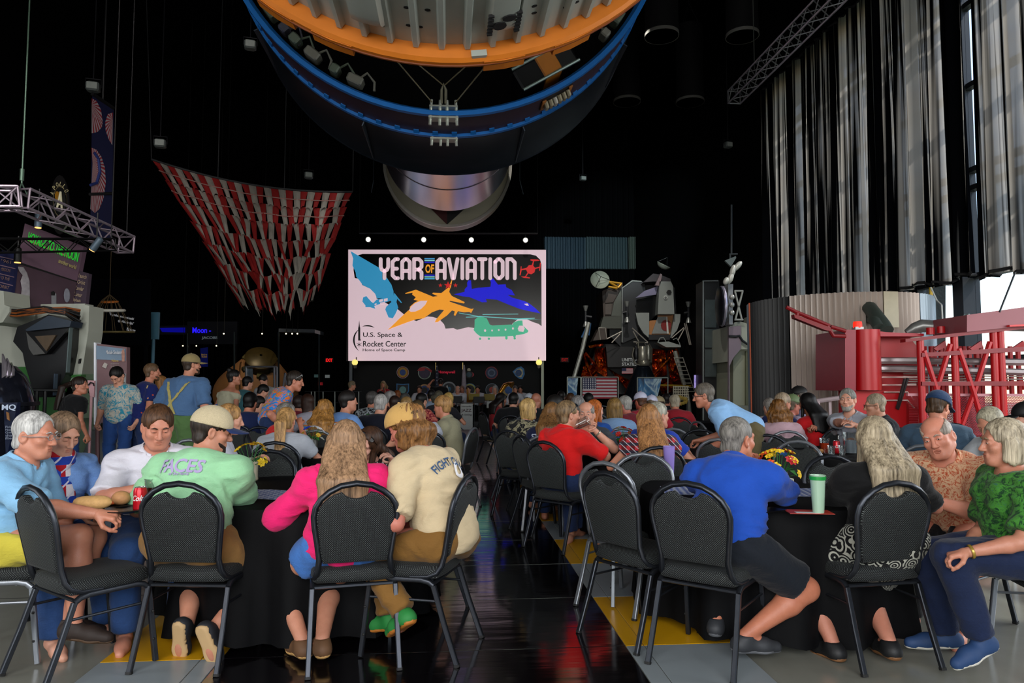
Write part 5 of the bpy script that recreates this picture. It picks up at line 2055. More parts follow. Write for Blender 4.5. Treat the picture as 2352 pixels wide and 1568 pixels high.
for k in range(16):
 mm = MB()
 y0, y1 = 705 + rng.uniform(0, 14), 703 + rng.uniform(0, 28)
 mm.tube([pp(-10, y0 + 2, 11.2), pp(40, y0 + 6 + rng.uniform(-3, 3), 11.0), pp(100, y0 + rng.uniform(-4, 6), 10.9), pp(150, (y0 + y1) / 2, 10.9), pp(175 + rng.uniform(-4, 10), y1 + 8, 11.1), pp(178, y1 + 22, 11.4)], .014, 6)
 bw(mm, 'cable', M('8a4a1c' if k % 3 == 0 else '0d0d0e', .5), sp, True)
spart('pipe_cap', [(-20, 665), (8, 668), (10, 700), (22, 704), (22, 716), (6, 740), (-20, 745)], SHW, 11.0, 11.6)
# nose of a chrome-windowed capsule at the left edge
cp = thing('capsule_nose', 'dark glossy domed capsule nose at the left edge', 'capsule', G(-30, 1090))
mm = MB()
prof = [(x, y) for x, y in ((0, 790), (14, 800), (26, 822), (34, 850), (40, 885))]
c0 = W(-40, 885, 9.8)
mm.lathe([(.06, 1.75), (.34, 1.67), (.46, 1.53), (.54, 1.35), (.60, 1.12), (.60, .02)], (c0.x + .05, 9.8, 0), 28)
bw(mm, 'dome', M('2a2c38', .12, .6, .4, 3), cp, True)
mm = MB()
mm.lathe([(.605, 1.13), (.63, 1.13), (.63, 1.18), (.59, 1.18)], (c0.x + .05, 9.8, 0), 28, cap=False)
bw(mm, 'band', M('3a3a44', .3, .8), cp, True)
for k in range(3):
 mm = MB()
 q = [W(4 + 10 * k, 812 + 10 * k, 9.25 + .05 * k), W(12 + 9 * k, 830 + 8 * k, 9.2), W(14 + 8 * k, 862, 9.2), W(4 + 9 * k, 868, 9.22)]
 mm.loft([q, [v + Vector((0, .03, 0)) for v in q]], True)
 bw(mm, 'window', M('a8a0a8', .1, .6, .3, 12), cp)
# black railing
rl = thing('railing', 'black metal railing in front of the green simulator', 'railing', G(80, 1075))
mm = MB()
mm.bar(W(-40, 894, 10.3), W(150, 896, 11.0), .022)
bw(mm, 'handrail', M('0a0a0c', .5), rl, True)
for x in (52, 85, 104, 145):
 mm = MB()
 p = W(x, 896, 10.3 + (x + 40) * .0037)
 mm.bar(p, (p.x, p.y, 0), .03 if x != 104 else .025)
 bw(mm, 'post', M('0a0a0c', .5), rl, True)
mm = MB()
mm.bar(W(48, 896, 10.4), W(22, 925, 9.9), .035)
bw(mm, 'brace', M('0a0a0c', .5), rl, True)
mm = MB()
mm.bar(W(-40, 1019, 10.3), W(150, 1017, 11.0), .018)
bw(mm, 'lower_rail', M('0a0a0c', .5), rl, True)
# narrow standing sign MQ
mq = thing('standing_sign', 'narrow dark blue MQ sign panel at the left edge', 'sign', G(25, 1098))
mm = MB()
vs = [W(8, 925, 9.3), W(40, 924, 9.45), W(36, 1060, 9.45), W(14, 1060, 9.3)]
mm.loft([vs, [v + Vector((0, .06, 0)) for v in vs]], True)
mm.bar(W(25, 1060, 9.4), (W(25, 1060, 9.4).x, 9.4, 0), .03)
bw(mm, 'panel', M('101c3c', .5, 0, .2, 3), mq)
text('sign_text', 'MQ', M('b8c4d8', .5, emit=.15), mq, W(20, 936, 9.30) - mq.location, (math.pi / 2, 0, R(40)), w=.15, h=.085, bold=.02)
for k in range(5):
 text('sign_text', ('Pick a', 'Mission', 'Quest', 'that', 'flies')[k], M('8a94a8', .5), mq, W(22, 980 + 6.5 * k, 9.30) - mq.location, (math.pi / 2, 0, R(40)), w=.09, h=.03)
mm = MB()
q = [W(14, 945, 9.29), W(20, 948, 9.29), W(22, 966, 9.30), W(16, 962, 9.29)]
mm.loft([q, [v + Vector((0, .01, 0)) for v in q]], True)
bw(mm, 'sign_picture', M('8a5a2a', .6, 0, .5, 30), mq)
# Command Module Simulator board
cb = thing('info_board', 'tall mauve information board headed Command Module Simulator', 'sign', G(254, 1092))
def cbp(x, y, k=0.0):
 return W(x, y, 11.0 + (x - 216) * .004 - k)
mm = MB()
vs = [cbp(217, 788), cbp(291, 797), cbp(291, 955), cbp(217, 975)]
mm.loft([vs, [v + Vector((0, .10, 0)) for v in vs]], True)
mm.bar(cbp(224, 960), (cbp(224, 960).x, 11.1, 0), .03)
mm.bar(cbp(284, 950), (cbp(284, 950).x, 11.3, 0), .03)
bw(mm, 'board', M('6a4a4e', .5, 0, .3, 4), cb)
mm = MB()
vs = [cbp(221, 793, .012), cbp(288, 801, .012), cbp(288, 828, .012), cbp(221, 825, .012)]
mm.loft([vs, [v + Vector((0, .01, 0)) for v in vs]], True)
bw(mm, 'board_heading', M('6a8096', .5, 0, .25, 6), cb)
mm = MB()
vs = [cbp(215.5, 786, .02), cbp(220, 787, .02), cbp(220, 975, .02), cbp(215.5, 975, .02)]
mm.loft([vs, [v + Vector((0, .14, 0)) for v in vs]], True)
bw(mm, 'white_edge', M('d4d6de', .5), cb)
text('board_text', 'Command Module Simulator', M('d0d0d4', .5), cb, (cbp(224, 806, .03) + cbp(276, 811, .03)) / 2 - cb.location, (math.pi / 2, 0, R(15)), w=.36, h=.06)
text('board_text', 'Velcro', M('c8a850', .5), cb, cbp(264, 828, .03) - cb.location, (math.pi / 2, 0, R(15)), w=.10, h=.035)
for k in range(5):
 text('board_text', 'keeps things in their place', M('c0b8b4', .5), cb, cbp(264, 835 + 3.2 * k, .03) - cb.location, (math.pi / 2, 0, R(15)), w=.115, h=.012)
for nm, pts, c in (('photo', ((240, 832), (247, 836), (243, 846), (234, 842)), 'a8a09a'), ('rocket_print', ((279, 806), (284, 800), (286, 812), (286, 830), (280, 830)), 'a87a6a'), ('photo', ((280, 856), (289, 858), (289, 890), (280, 890)), '8a8a8a')):
 mm = MB()
 vs = [cbp(x, y, .02) for x, y in pts]
 mm.loft([vs, [v + Vector((0, .01, 0)) for v in vs]], True)
 bw(mm, nm, M(c, .6, 0, .4, 25), cb)
pk = thing('pink_poster', 'small tilted pink poster between two standing people', 'poster', G(206, 1080))
mm = MB()
vs = [W(201, 873, 10.9), W(217, 874, 10.9), W(215, 912, 10.9), W(206, 908, 10.9)]
mm.loft([vs, [v + Vector((0, .03, 0)) for v in vs]], True)
mm.bar(W(210, 905, 10.93), (W(210, 905, 10.93).x, 10.93, 0), .02)
bw(mm, 'sheet', M('c89aa0', .6, 0, .2, 18), pk)
mm = MB()
mm.tube([W(203, 884, 10.88), W(208, 878, 10.88), W(214, 880, 10.88), W(216, 886, 10.88)], .012, 6)
bw(mm, 'drawing_line', M('1a1014', .6), pk, True)
# grey exhibit plinth behind the standing couple, with two pale rails
pl = thing('plinth', 'long pale grey plinth behind the standing couple', 'plinth', G(240, 1060))
mm = MB()
p, q = W(180, 1010, 12.2), W(297, 1010, 12.2)
mm.box(((p.x + q.x) / 2, 12.6, .32), (q.x - p.x, .5, .64), ch=.02)
bw(mm, 'body', M('7a7e80', .6), pl)
for y in (833, 853):
 mm = MB()
 p, q = W(195, y, 12.3), W(216, y, 12.3)
 mm.box(((p.x + q.x) / 2, 12.3, p.z), (q.x - p.x, .06, .035))
 mm.bar(((p.x + q.x) / 2, 12.34, p.z), ((p.x + q.x) / 2, 12.5, .6), .012)
 bw(mm, 'sign_rail', M('b8bcc0', .5), pl)
# rope cargo hoop with a quotation on a dark panel
qp = thing('quote_panel', 'dark wall panel with white quotation about parachutes', 'sign', W(290, 740, 16.0))
mm = MB()
vs = [W(205, 640, 16.2), W(342, 640, 16.2), W(342, 792, 16.2), W(205, 792, 16.2)]
mm.loft([vs, [v + Vector((0, .1, 0)) for v in vs]], True)
mm.bar(W(215, 790, 16.25), (W(215, 790, 16.25).x, 16.25, 0), .05)
mm.bar(W(335, 790, 16.25), (W(335, 790, 16.25).x, 16.25, 0), .05)
bw(mm, 'panel', M('010205', .9, spec=.05), qp)
for k, (s_, x, y, w_) in enumerate((('"The parachutes are the most beautiful', 279, 727, .57), ('sight of the entire flight."', 289, 740, .36), ('Mission crew', 301, 757, .20))):
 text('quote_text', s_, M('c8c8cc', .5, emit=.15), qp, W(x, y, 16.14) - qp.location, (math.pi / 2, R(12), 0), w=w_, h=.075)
hp = thing('net_cage', 'cone shaped rope net with orange and white hoops hung in the dark', 'net', W(252, 765, 14.6))
top = W(252, 676, 14.6)
mm = MB()
for k in range(14):
 a = 2 * math.pi * k / 14
 e1 = W(252, 690, 14.6) + Vector((.14 * math.cos(a), .14 * math.sin(a), 0))
 e2 = W(250, 715, 14.6) + Vector((.26 * math.cos(a), .26 * math.sin(a), 0))
 e3 = W(250, 762, 14.6) + Vector((.44 * math.cos(a), .44 * math.sin(a), 0))
 mm.tube([top, e1, e2, e3], .007, 5)
mm.bar(top, (top.x, top.y, 16.98), .006)
nt = bw(mm, 'net', M('4a3a20', .8), hp)
nt['kind'] = 'stuff'
for y, r_, c in ((693, .15, 'b8641a'), (713, .27, 'd0ccc0'), (762, .45, '6a5a2a')):
 mm = MB()
 cc = W(252, y, 14.6)
 mm.tube([cc + Vector((r_ * math.cos(k * .3142), r_ * math.sin(k * .3142), .03 * math.sin(k * .3142))) for k in range(20)], .018 if c != 'd0ccc0' else .03, 6, closed=True)
 bw(mm, 'hoop', M(c, .6), hp, True)
mm = MB()
p, q = W(341, 717, 17.5), W(364, 779, 17.5)
mm.box(((p.x + q.x) / 2, 17.5, (p.z + q.z) / 2), (q.x - p.x, .08, p.z - q.z))
mm.bar(((p.x + q.x) / 2, 17.52, q.z), ((p.x + q.x) / 2, 17.52, 0), .04)
tag(mm.build('blank_panel', M('4a7a90', .6)), 'plain blue grey upright panel beside the dark exhibit', 'panel')
# ------------------------------------------------------------------ exhibits behind the crowd
def pslab(th, name, pts, mat, d, thick, parent=None, slant=0.0):
 """flat plate outlined where the photo shows it, at distance d, with real thickness"""
 a = [W(x, y, d + slant * (x - pts[0][0])) for x, y in pts]
 mm = MB()
 mm.loft([a, [q + Vector((0, thick, 0)) for q in a]], True)
 return bw(mm, name, mat, th, parent=parent)
def pbars(th, name, segs, mat, r, d):
 mm = MB()
 for s_ in segs:
  mm.tube([W(p[0], p[1], p[2] if len(p) > 2 else d) for p in s_], r, 7)
 return bw(mm, name, mat, th, True)
# lunar lander
D = 30.0
lm = thing('lunar_lander', 'faceted lunar lander with grey cabin over orange foil descent stage', 'spacecraft', W(1455, 963, D + 2))
LG, LD, LB = M('8d938f', .5, .15, .12, 2), M('1b1d22', .5, .1, .3, 2), M('4a3f38', .6, 0, .2, 3)
pslab(lm, 'cabin_core', [(1440, 655), (1505, 645), (1550, 660), (1556, 760), (1520, 805), (1430, 800), (1400, 770), (1400, 690)], LD, D + .9, 3.2)
pslab(lm, 'tank_bay', [(1383, 668), (1430, 648), (1430, 755), (1388, 755)], LB, D + .7, 2.4)
pslab(lm, 'bay_panel', [(1392, 668), (1426, 662), (1408, 694), (1390, 696)], LB, D + .62, .1)
pslab(lm, 'bay_panel', [(1390, 698), (1405, 697), (1404, 722), (1390, 722)], M('5e5650', .6), D + .6, .1)
pslab(lm, 'bay_panel', [(1428, 662), (1428, 725), (1404, 725), (1410, 695)], M('5a6058', .55), D + .6, .1)
pslab(lm, 'bay_skirt', [(1386, 727), (1428, 725), (1428, 754), (1378, 754)], M('4c5048', .6), D + .55, .8)
pslab(lm, 'lower_bay', [(1376, 753), (1394, 753), (1394, 778), (1362, 782)], LB, D + .5, 1.2)
pslab(lm, 'forward_bay', [(1430, 660), (1453, 645), (1480, 647), (1486, 690), (1466, 700), (1466, 772), (1430, 788)], M('12161c', .5), D + .4, 1.0)
pslab(lm, 'edge_trim', [(1428, 661), (1452, 643), (1474, 645), (1474, 647), (1453, 646), (1430, 662), (1430, 786), (1428, 786)], LG, D + .35, .1)
pslab(lm, 'brow_panel', [(1460, 684), (1480, 668), (1511, 657), (1507, 676)], M('8784a4', .5), D - .15, .12)
pslab(lm, 'window', [(1462, 688), (1505, 679), (1512, 690), (1510, 735), (1492, 736), (1490, 718), (1462, 716)], M('07080a', .2), D + .1, .1)
pslab(lm, 'spine_panel', [(1515, 646), (1541, 646), (1546, 658), (1549, 721), (1511, 721)], LG, D - .5, .6)
pslab(lm, 'cheek_panel', [(1460, 718), (1491, 718), (1491, 776), (1478, 765), (1466, 745)], LG, D - .1, .2)
pslab(lm, 'cheek_panel', [(1549, 721), (1563, 721), (1562, 738), (1555, 758), (1540, 776)], LG, D - .1, .2)
pslab(lm, 'hatch_surround', [(1491, 738), (1511, 721), (1548, 721), (1541, 768), (1491, 768)], M('b07848', .5, .2), D + .1, .2)
pslab(lm, 'hatch', [(1511, 727), (1530, 727), (1536, 766), (1497, 766)], M('8e9290', .4, .3), D - .02, .06)
pslab(lm, 'hatch_dot', [(1530 + 12 * math.cos(t * .524), 747 + 13 * math.sin(t * .524)) for t in range(12)], M('7e1512', .5), D - .06, .03)
pslab(lm, 'hatch_strut', [(1530, 727), (1533, 727), (1536, 766), (1532, 766)], M('d0d0c8', .4), D - .1, .04)
pslab(lm, 'sill', [(1490, 768), (1541, 768), (1538, 780), (1490, 780)], LD, D - .1, .4)
for (x, y, r_, nm, c) in ((1537, 671, 6, 'docking_light', '0a0a0a'), (1529, 683, 5, 'target_ring', 'c8ccc8'), (1529, 683, 3, 'target', '6a6e6c')):
 pslab(lm, nm, [(x + r_ * math.cos(t * 1.047), y + r_ * math.sin(t * 1.047)) for t in range(6)], M(c, .4), D - .56 - (.03 if r_ == 3 else 0), .05)
pslab(lm, 'cabin_top', [(1500, 628), (1515, 630), (1540, 640), (1541, 647), (1500, 646), (1478, 648)], M('3a3438', .6), D - .2, 1.2)
pslab(lm, 'radar_arm', [(1505, 655), (1517, 628), (1521, 630), (1516, 656)], M('8e7a7c', .5), D - .5, .2)
def dish(th, px, py, d, r, az, el, label='dish'):
 c = W(px, py, d) - th.location
 e = (Matrix.Rotation(R(az), 3, 'Z') @ Matrix.Rotation(R(el), 3, 'X'))
 mm = MB()
 mm.lathe([(.02, .02), (r * .5, .04), (r * .8, .10), (r, .18), (r * 1.01, .16), (r * .8, .07), (r * .5, .01), (.02, -.01)], c, 24, mat=e, cap=False)
 o = mm.build(label, M('a2a898', .5), th, True)
 mm = MB()
 for k in range(3):
  a = k * 2.09
  mm.bar(c + e @ Vector((r * .95 * math.cos(a), r * .95 * math.sin(a), .17)), c + e @ Vector((0, 0, .5)), .012)
 mm.build('feed_strut', M('1a1a1a', .5), o)
dish(lm, 1377, 646, D, .40, 0, 75)
dish(lm, 1520, 616, D - .4, .30, 60, 30)
pbars(lm, 'gold_mast', [((1385, 645), (1428, 651)), ((1395, 645), (1420, 660)), ((1420, 660), (1428, 651)), ((1396, 658), (1418, 662))], M('b8861c', .4, .4), .05, D + .3)
for (x, y) in ((1345, 726), (1440, 716), (1581, 717)):
 for dy in (-12, 12):
  c = W(x, y + dy, D - .3) - lm.location
  mm = MB()
  s_ = -1 if dy > 0 else 1
  mm.lathe([(.05, 0), (.12, .22 * s_)], c, 12, cap=False)
  mm.build('thruster', M('b0b4b0', .3, .6), lm, True)
 pbars(lm, 'thruster_mount', [((x, y - 12), (x, y + 12)), ((x, y), (x - (10 if x > 1350 else -14), y + 2))], LD, .06, D - .3)
pbars(lm, 'strut', [((1452, 753), (1488, 786)), ((1454, 760), (1468, 786)), ((1455, 785), (1488, 787)), ((1543, 776), (1571, 752)), ((1557, 782), (1572, 754)), ((1572, 742), (1584, 792)), ((1576, 742), (1587, 792)), ((1375, 753), (1390, 753), (1394, 779), (1379, 780), (1375, 753)), ((1394, 778), (1428, 761)), ((1405, 787), (1425, 766))], M('a09a90', .4, .3), .025, D - .3)
# descent stage: faceted foil box
FO = NT('orange_foil')
n_ = FO.noise(FO.coords(), 2.6, 4, .6, 1.2)
FO.col(FO.ramp(n_, [(.3, '4a0c04'), (.5, 'b83a10'), (.6, 'd06a14'), (.72, '7a1608')]))
FO.set(Roughness=.22, Metallic=.75)
vo = FO.n('TexVoronoi')
vo.inputs['Scale'].default_value = 3.2
FO.l(FO.coords(), vo.inputs['Vector'])
FO.bump(vo.outputs['Distance'], 1.0, .25)
pslab(lm, 'descent_core', [(1372, 790), (1570, 790), (1580, 850), (1560, 905), (1380, 905), (1352, 850)], M('0b0b0d', .6), D + 1.2, 2.5)
rng = random.Random(2)
for i, pts in enumerate((((1366, 800), (1392, 798), (1396, 870), (1366, 850)), ((1340, 840), (1372, 836), (1372, 872), (1334, 866)), ((1396, 845), (1432, 866), (1450, 874), (1450, 905), (1390, 905)), ((1498, 800), (1528, 804), (1532, 860), (1498, 874)), ((1530, 805), (1556, 800), (1570, 868), (1540, 880)), ((1500, 872), (1560, 868), (1580, 900), (1500, 905)), ((1352, 872), (1400, 868), (1400, 905), (1345, 905)))):
 n = 6
 mm = MB()
 rows = []
 for a in range(n + 1):
  row = []
  for b in range(n + 1):
   u, v = a / n, b / n
   x = (pts[0][0] * (1 - u) + pts[1][0] * u) * (1 - v) + (pts[3][0] * (1 - u) + pts[2][0] * u) * v
   y = (pts[0][1] * (1 - u) + pts[1][1] * u) * (1 - v) + (pts[3][1] * (1 - u) + pts[2][1] * u) * v
   row.append(W(x, y, D + .9 + rng.uniform(-.22, .12)))
  rows.append(row)
 mm.loft(rows, False, False)
 bw(mm, 'foil_panel', FO.m, lm)
pslab(lm, 'foil_lip', [(1352, 794), (1385, 788), (1386, 793), (1354, 799)], FO.m, D + .5, .4)
pslab(lm, 'black_panel', [(1392, 796), (1456, 796), (1460, 843), (1396, 843)], M('08080a', .5), D + .4, .4)
for s_, y in (('UNITED', 826), ('STATES', 836)):
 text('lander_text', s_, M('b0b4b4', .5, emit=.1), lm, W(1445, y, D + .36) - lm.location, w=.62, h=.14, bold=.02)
def flag(th, x0, y0, x1, y1, d, thick=.03):
 a, b = W(x0, y0, d), W(x1, y1, d)
 w_, h_ = b.x - a.x, a.z - b.z
 for k in range(13):
  mm = MB()
  z0 = a.z - h_ * (k + .5) / 13
  mm.box((a.x + w_ / 2, d, z0), (w_, thick, h_ / 13))
  bw(mm, 'stripe', M('8e1c2c' if k % 2 == 0 else 'b4b0b4', .7), th)
 mm = MB()
 mm.box((a.x + w_ * .2, d - .004, a.z - h_ * 3.5 / 13), (w_ * .4, thick, h_ * 7 / 13))
 bw(mm, 'canton', M('141a40', .7), th)
 if w_ > 1:
  for r_ in range(6):
   for c_ in range(6):
    cx, cz = a.x + w_ * .4 * (c_ + .5) / 6, a.z - h_ * 7 / 13 * (r_ + .5) / 6
    mm = MB()
    mm.loft([[(cx + (.030 if t % 2 == 0 else .013) * math.sin(t * .628), q, cz + (.030 if t % 2 == 0 else .013) * math.cos(t * .628)) for t in range(10)] for q in (d - .02, d - .012)], True)
    bw(mm, 'star', M('c8c8cc', .7), th)
flag(lm, 1428, 845, 1454, 858, D + .35)
LEGM = M('9a9c94', .35, .4, .3, 6)
pbars(lm, 'leg', [((1352, 740), (1338, 800), (1316, 875), (1306, 960))], LEGM, .09, D - .8)
pbars(lm, 'leg', [((1550, 806), (1562, 850), (1580, 915), (1586, 960))], LEGM, .09, D - 1.0)
pbars(lm, 'leg_brace', [((1344, 810), (1382, 858)), ((1340, 812), (1360, 870)), ((1545, 815), (1500, 862))], FO.m, .06, D - .4)
pbars(lm, 'leg_brace', [((1352, 740), (1336, 775)), ((1356, 742), (1352, 770))], M('2a5a8a', .5), .04, D - .6)
pbars(lm, 'ladder', [((1548, 820), (1578, 905)), ((1568, 820), (1598, 905))] + [((1548 + 3.5 * k, 822 + 9.6 * k), (1568 + 3.5 * k, 822 + 9.6 * k)) for k in range(9)], M('b0aca0', .4, .4), .018, D - 1.3)
pslab(lm, 'porch', [(1510, 786), (1536, 784), (1564, 793), (1564, 797), (1530, 797)], LG, D - 1.2, .7)
pbars(lm, 'porch_rail', [((1511, 786), (1516, 776), (1524, 775), (1529, 783), (1532, 796)), ((1546, 780), (1554, 776), (1560, 786), (1563, 795))], LG, .018, D - 1.1)
# bronze coloured crinkled foil spilling under the lander and its gold base rail
pslab(lm, 'gold_foot_rail', [(1512, 882), (1588, 884), (1588, 888), (1512, 886)], M('a8861c', .3, .5), D - 1.2, .3)
# rocket engine with black bell in front of the lander
D = 26.5
en = thing('rocket_engine', 'black bell rocket engine with silver tank fittings before the lander', 'engine', W(1478, 971, D))
e0 = W(1478, 971, D)
zc = lambda y: W(1478, y, D).z
mm = MB()
prof = []
for k in range(13):
 t = k / 12
 prof.append((.20 + .62 * t ** .8 + .05 * t, zc(838 + 97 * t)))
mm.lathe(prof + [(r_ - .03, z_) for r_, z_ in prof[::-1]], (e0.x, D, 0), 36, cap=False)
bw(mm, 'bell', M('3a4450', .14, .85, .25, 3), en, True)
for (x, y0, y1, r_, c) in ((1475, 795, 830, .19, 'a8a494'), (1488, 792, 826, .10, '8a8a80'), (1460, 796, 825, .10, '2a2a2c'), (1478, 826, 840, .24, '8a8676')):
 mm = MB()
 c_ = W(x, y0, D)
 mm.lathe([(r_ * .8, zc(y0) - .0), (r_, zc(y0) - .08), (r_, zc(y1) + .05), (r_ * .85, zc(y1))], (c_.x, D - .1, 0), 18)
 bw(mm, 'turbopump', M(c, .3, .6, .3, 8), en, True)
pbars(en, 'pipe', [((1462, 790), (1464, 786), (1480, 786), (1484, 796)), ((1456, 798), (1452, 815), (1458, 835), (1470, 838)), ((1490, 790), (1497, 800), (1496, 832)), ((1466, 786), (1466, 800))], M('6a665a', .3, .6), .035, D - .2)
mm = MB()
mm.box((e0.x, D, .30), (1.5, 1.2, .60), ch=.05)
bw(mm, 'stand', M('101012', .6), en)
# flag hung on the rail in front
fl = thing('flag', 'large stars and stripes flag hung along the exhibit rail', 'flag', W(1377, 975, 24.5))
flag(fl, 1338, 868, 1417, 915, 24.5)
pbars(fl, 'rail', [((1336, 866), (1420, 866)), ((1336, 866), (1336, 978)), ((1420, 866), (1420, 978))], M('8a8a84', .4, .5), .022, 24.55)
# transparent barrier posts and printed panels
for i, (x0, y0, x1, y1, lb) in enumerate(((1303, 866, 1334, 930, 'clear barrier panel with blue swirl print left of the flag'), (1464, 867, 1534, 925, 'clear barrier panel with blue and orange swirl print before the engine'))):
 t = thing('glass_barrier', lb, 'barrier', W((x0 + x1) / 2, 978, 24.3))
 pslab(t, 'glass_sheet', [(x0, y0), (x1, y0), (x1, y1), (x0, y1)], GLASS, 24.3, .02)
 k = NT('swirl_print%d' % i)
 nn = k.noise(k.coords((1.0, 1, .8), rot=(0, .7, 0)), 1.3, 3, .5, 2.5)
 k.col(k.ramp(nn, [(.3, '10304e'), (.45, '2a6a9a'), (.53, 'a8c0c8'), (.6, '2a5a8a'), (.68, 'b08458'), (.8, '2a4a6a')]))
 pslab(t, 'print', [(x0 + 2, y0 + 2), (x0 + (x1 - x0) * .8, y0 + 2), (x0 + (x1 - x0) * .62, y1), (x0 + 2, y1)], k.m, 24.28, .012)
 pbars(t, 'post', [((x0, y0), (x0, 978)), ((x1, y0), (x1, 978)), ((x0, y0), (x1, y0))], M('8e9690', .35, .5), .02, 24.3)
bp = thing('barrier_rail', 'row of slim steel barrier posts left of the stage', 'barrier', W(740, 985, 23))
pbars(bp, 'post', [((x, 899), (x, 985)) for x in (715, 723, 742, 769, 824)], M('9aa09c', .3, .6), .018, 23)
pbars(bp, 'wire', [((700, 899), (830, 899)), ((700, 925), (830, 925))], M('3a3c40', .4, .5), .008, 23)
for (x, y, lb, c) in ((756, 827, 'glowing red EXIT sign left of the screen', 1), (1297, 826, 'dim red EXIT sign right of the screen', 0)):
 t = thing('exit_sign', lb, 'sign', WV(x, y, 37.6))
 mm = MB()
 mm.box((0, .05, 0), (.46, .10, .26))
 mm.build('case', M('120404', .5), t)
 mm = MB()
 mm.box((0, .17, 0), (.10, .30, .06))
 mm.build('bracket', M('0a0a0a', .5), t)
 text('sign_text', 'EXIT', glow('e01818', 1.3 if c else .22), t, (0, -.012, 0), w=.34, h=.17, bold=.03)
for (x, y, c, lb) in ((736, 881, 'b81c28', 'small red wall plate by the dark doors'), (727, 863, '5a7a78', 'small pale wall plate by the dark doors'), (752, 864, 'a8b0b0', 'tiny white door label by the dark doors')):
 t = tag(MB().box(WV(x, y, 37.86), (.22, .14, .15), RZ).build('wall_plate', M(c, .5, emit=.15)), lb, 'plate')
# stage riser, backdrop with round badges, podium sign, flags
SGV = 25.3
m = MB()
rbox(m, -5.2, 4.6, 24.4, 29.0, -.0, .20, ch=.02)
tag(m.build('stage_riser', M('141214', .6)), 'low black stage riser under the band', 'stage')
bk = thing('backdrop', 'black backdrop under the screen with two rows of round mission badges', 'backdrop', W(1025, 960, 27.5))
mm = MB()
p, q = W(812, 832, 27.5), W(1240, 960, 27.5)
mm.box(((p.x + q.x) / 2, 27.55, (p.z + .2) / 2 + .0), (q.x - p.x, .06, p.z - .2))
bw(mm, 'cloth', M('060608', .8), bk)
def badge(px, py, r_, cols, shape=None):
 for k, (f, c) in enumerate(cols):
  n = 24
  pts = [(px + r_ * f * math.cos(2 * math.pi * t / n), py + r_ * f * math.sin(2 * math.pi * t / n)) for t in range(n)]
  if shape and k < shape[0]:
   pts = [(px + x * r_ * f, py + y * r_ * f) for x, y in shape[1]]
  pslab(bk, 'badge', pts, M(c, .6, 0, .45, 14), 27.5 - .012 * k - .01, .012)
badge(925, 855, 14, ((1, 'a8a8ac'), (.92, '8e2020'), (.8, 'b88a1c'), (.5, '2a4a8a')))
badge(975, 856, 15, ((1, '8a9a90'), (.86, '14101c'), (.8, '3a2a48')))
pslab(bk, 'badge_wing', [(958, 851), (964, 844), (976, 843), (976, 850), (966, 852)], M('a82028', .6), 27.44, .012)
pslab(bk, 'badge_wing', [(974, 845), (980, 844), (992, 850), (991, 856), (984, 850)], M('a82028', .6), 27.44, .012)
badge(1077, 860, 12, ((1, 'a81c34'), (.72, '0c0c10'), (.5, '2a4a5a')), (1, [(math.cos(t * .26), .55 * math.sin(t * .26)) for t in range(24)]))
badge(1077, 849, 4, ((1, 'c0b8a0'),))
badge(1129, 856, 14.5, ((1, '8e2430'), (.88, '1c2a50'), (.6, '5a6a88'), (.4, '2a3a5a')))
badge(1191, 856, 15, ((1, '3a78b0'), (.72, 'c0b890'), (.5, '2a4a7a')), (2, [(-.9, -.2), (-.3, -.75), (.4, -1), (.85, -.6), (.95, .2), (.6, .95), (.1, .9), (-.5, .45)]))
badge(925, 895, 14.5, ((1, '3a78b0'), (.84, '14181c'), (.55, '6a9a98')), (2, [(-1, -1), (0, -.92), (1, -1), (1, .2), (.6, .8), (0, 1.05), (-.6, .8), (-1, .2)]))
badge(975, 896, 14, ((1, 'b88a58'), (.78, '1c3a7a'), (.5, '0a0a14')))
badge(1031, 893, 17, ((1, '8a8e94'), (.8, '0c1420'), (.3, '2a6a8a')))
badge(1079, 895, 15, ((1, '5a8ab0'), (.9, 'a8a03a'), (.74, '0c0e10')))
badge(1130, 895, 15, ((1, '6a7a88'), (.9, '14141a'), (.45, 'a83a28')))
badge(1168, 896, 14, ((1, '9a948a'), (.88, 'b89a5a'), (.62, '2a5a9a')))
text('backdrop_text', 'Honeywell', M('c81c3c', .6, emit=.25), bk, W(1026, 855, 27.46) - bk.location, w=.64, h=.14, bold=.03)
text('badge_letter', 'A', M('b0b4b8', .6), bk, W(1027, 897, 27.42) - bk.location, w=.26, h=.42)
for (x, c, lb) in ((1001, '2a2a3a', 'dark furled flag on a pole behind the conductor'), (1063, '9a8e98', 'pale furled flag on a gold tipped pole on stage')):
 t = thing('stage_flag', lb, 'flag', W(x, 955, 26.6))
 pbars(t, 'pole', [((x, 832), (x, 958))], M('b0985a', .3, .6), .018, 26.6)
 mm = MB()
 zt, zb = W(x, 838, 26.6).z, W(x, 920, 26.6).z
 mm.lathe([(.03, zt), (.07, zt - .3), (.11, zb + .3), (.13, zb)], (W(x, 900, 26.6).x + .04, 26.6, 0), 10)
 bw(mm, 'furled_cloth', M(c, .8, 0, .5, 8), t, True)
 if x == 1001:
  for k in range(7):
   pslab(t, 'star', [(1003.5 + 1.1 * math.sin(a_ * 1.57), 842 + 8 * k + 1.1 * math.cos(a_ * 1.57)) for a_ in range(4)], M('a8b0c0', .6), 26.42, .02)
pd = thing('podium_sign', 'tall white JAZZ & Swing sign board at the end of the aisle', 'sign', W(1071, 985, 23.0))
mm = MB()
a, b = W(1057.5, 926, 23.0), W(1085.5, 985, 23.0)
mm.box(((a.x + b.x) / 2, 23.03, a.z / 2), (b.x - a.x, .05, a.z), ch=.01)
bw(mm, 'board', M('a9acaa', .6, 0, .06), pd)
mm = MB()
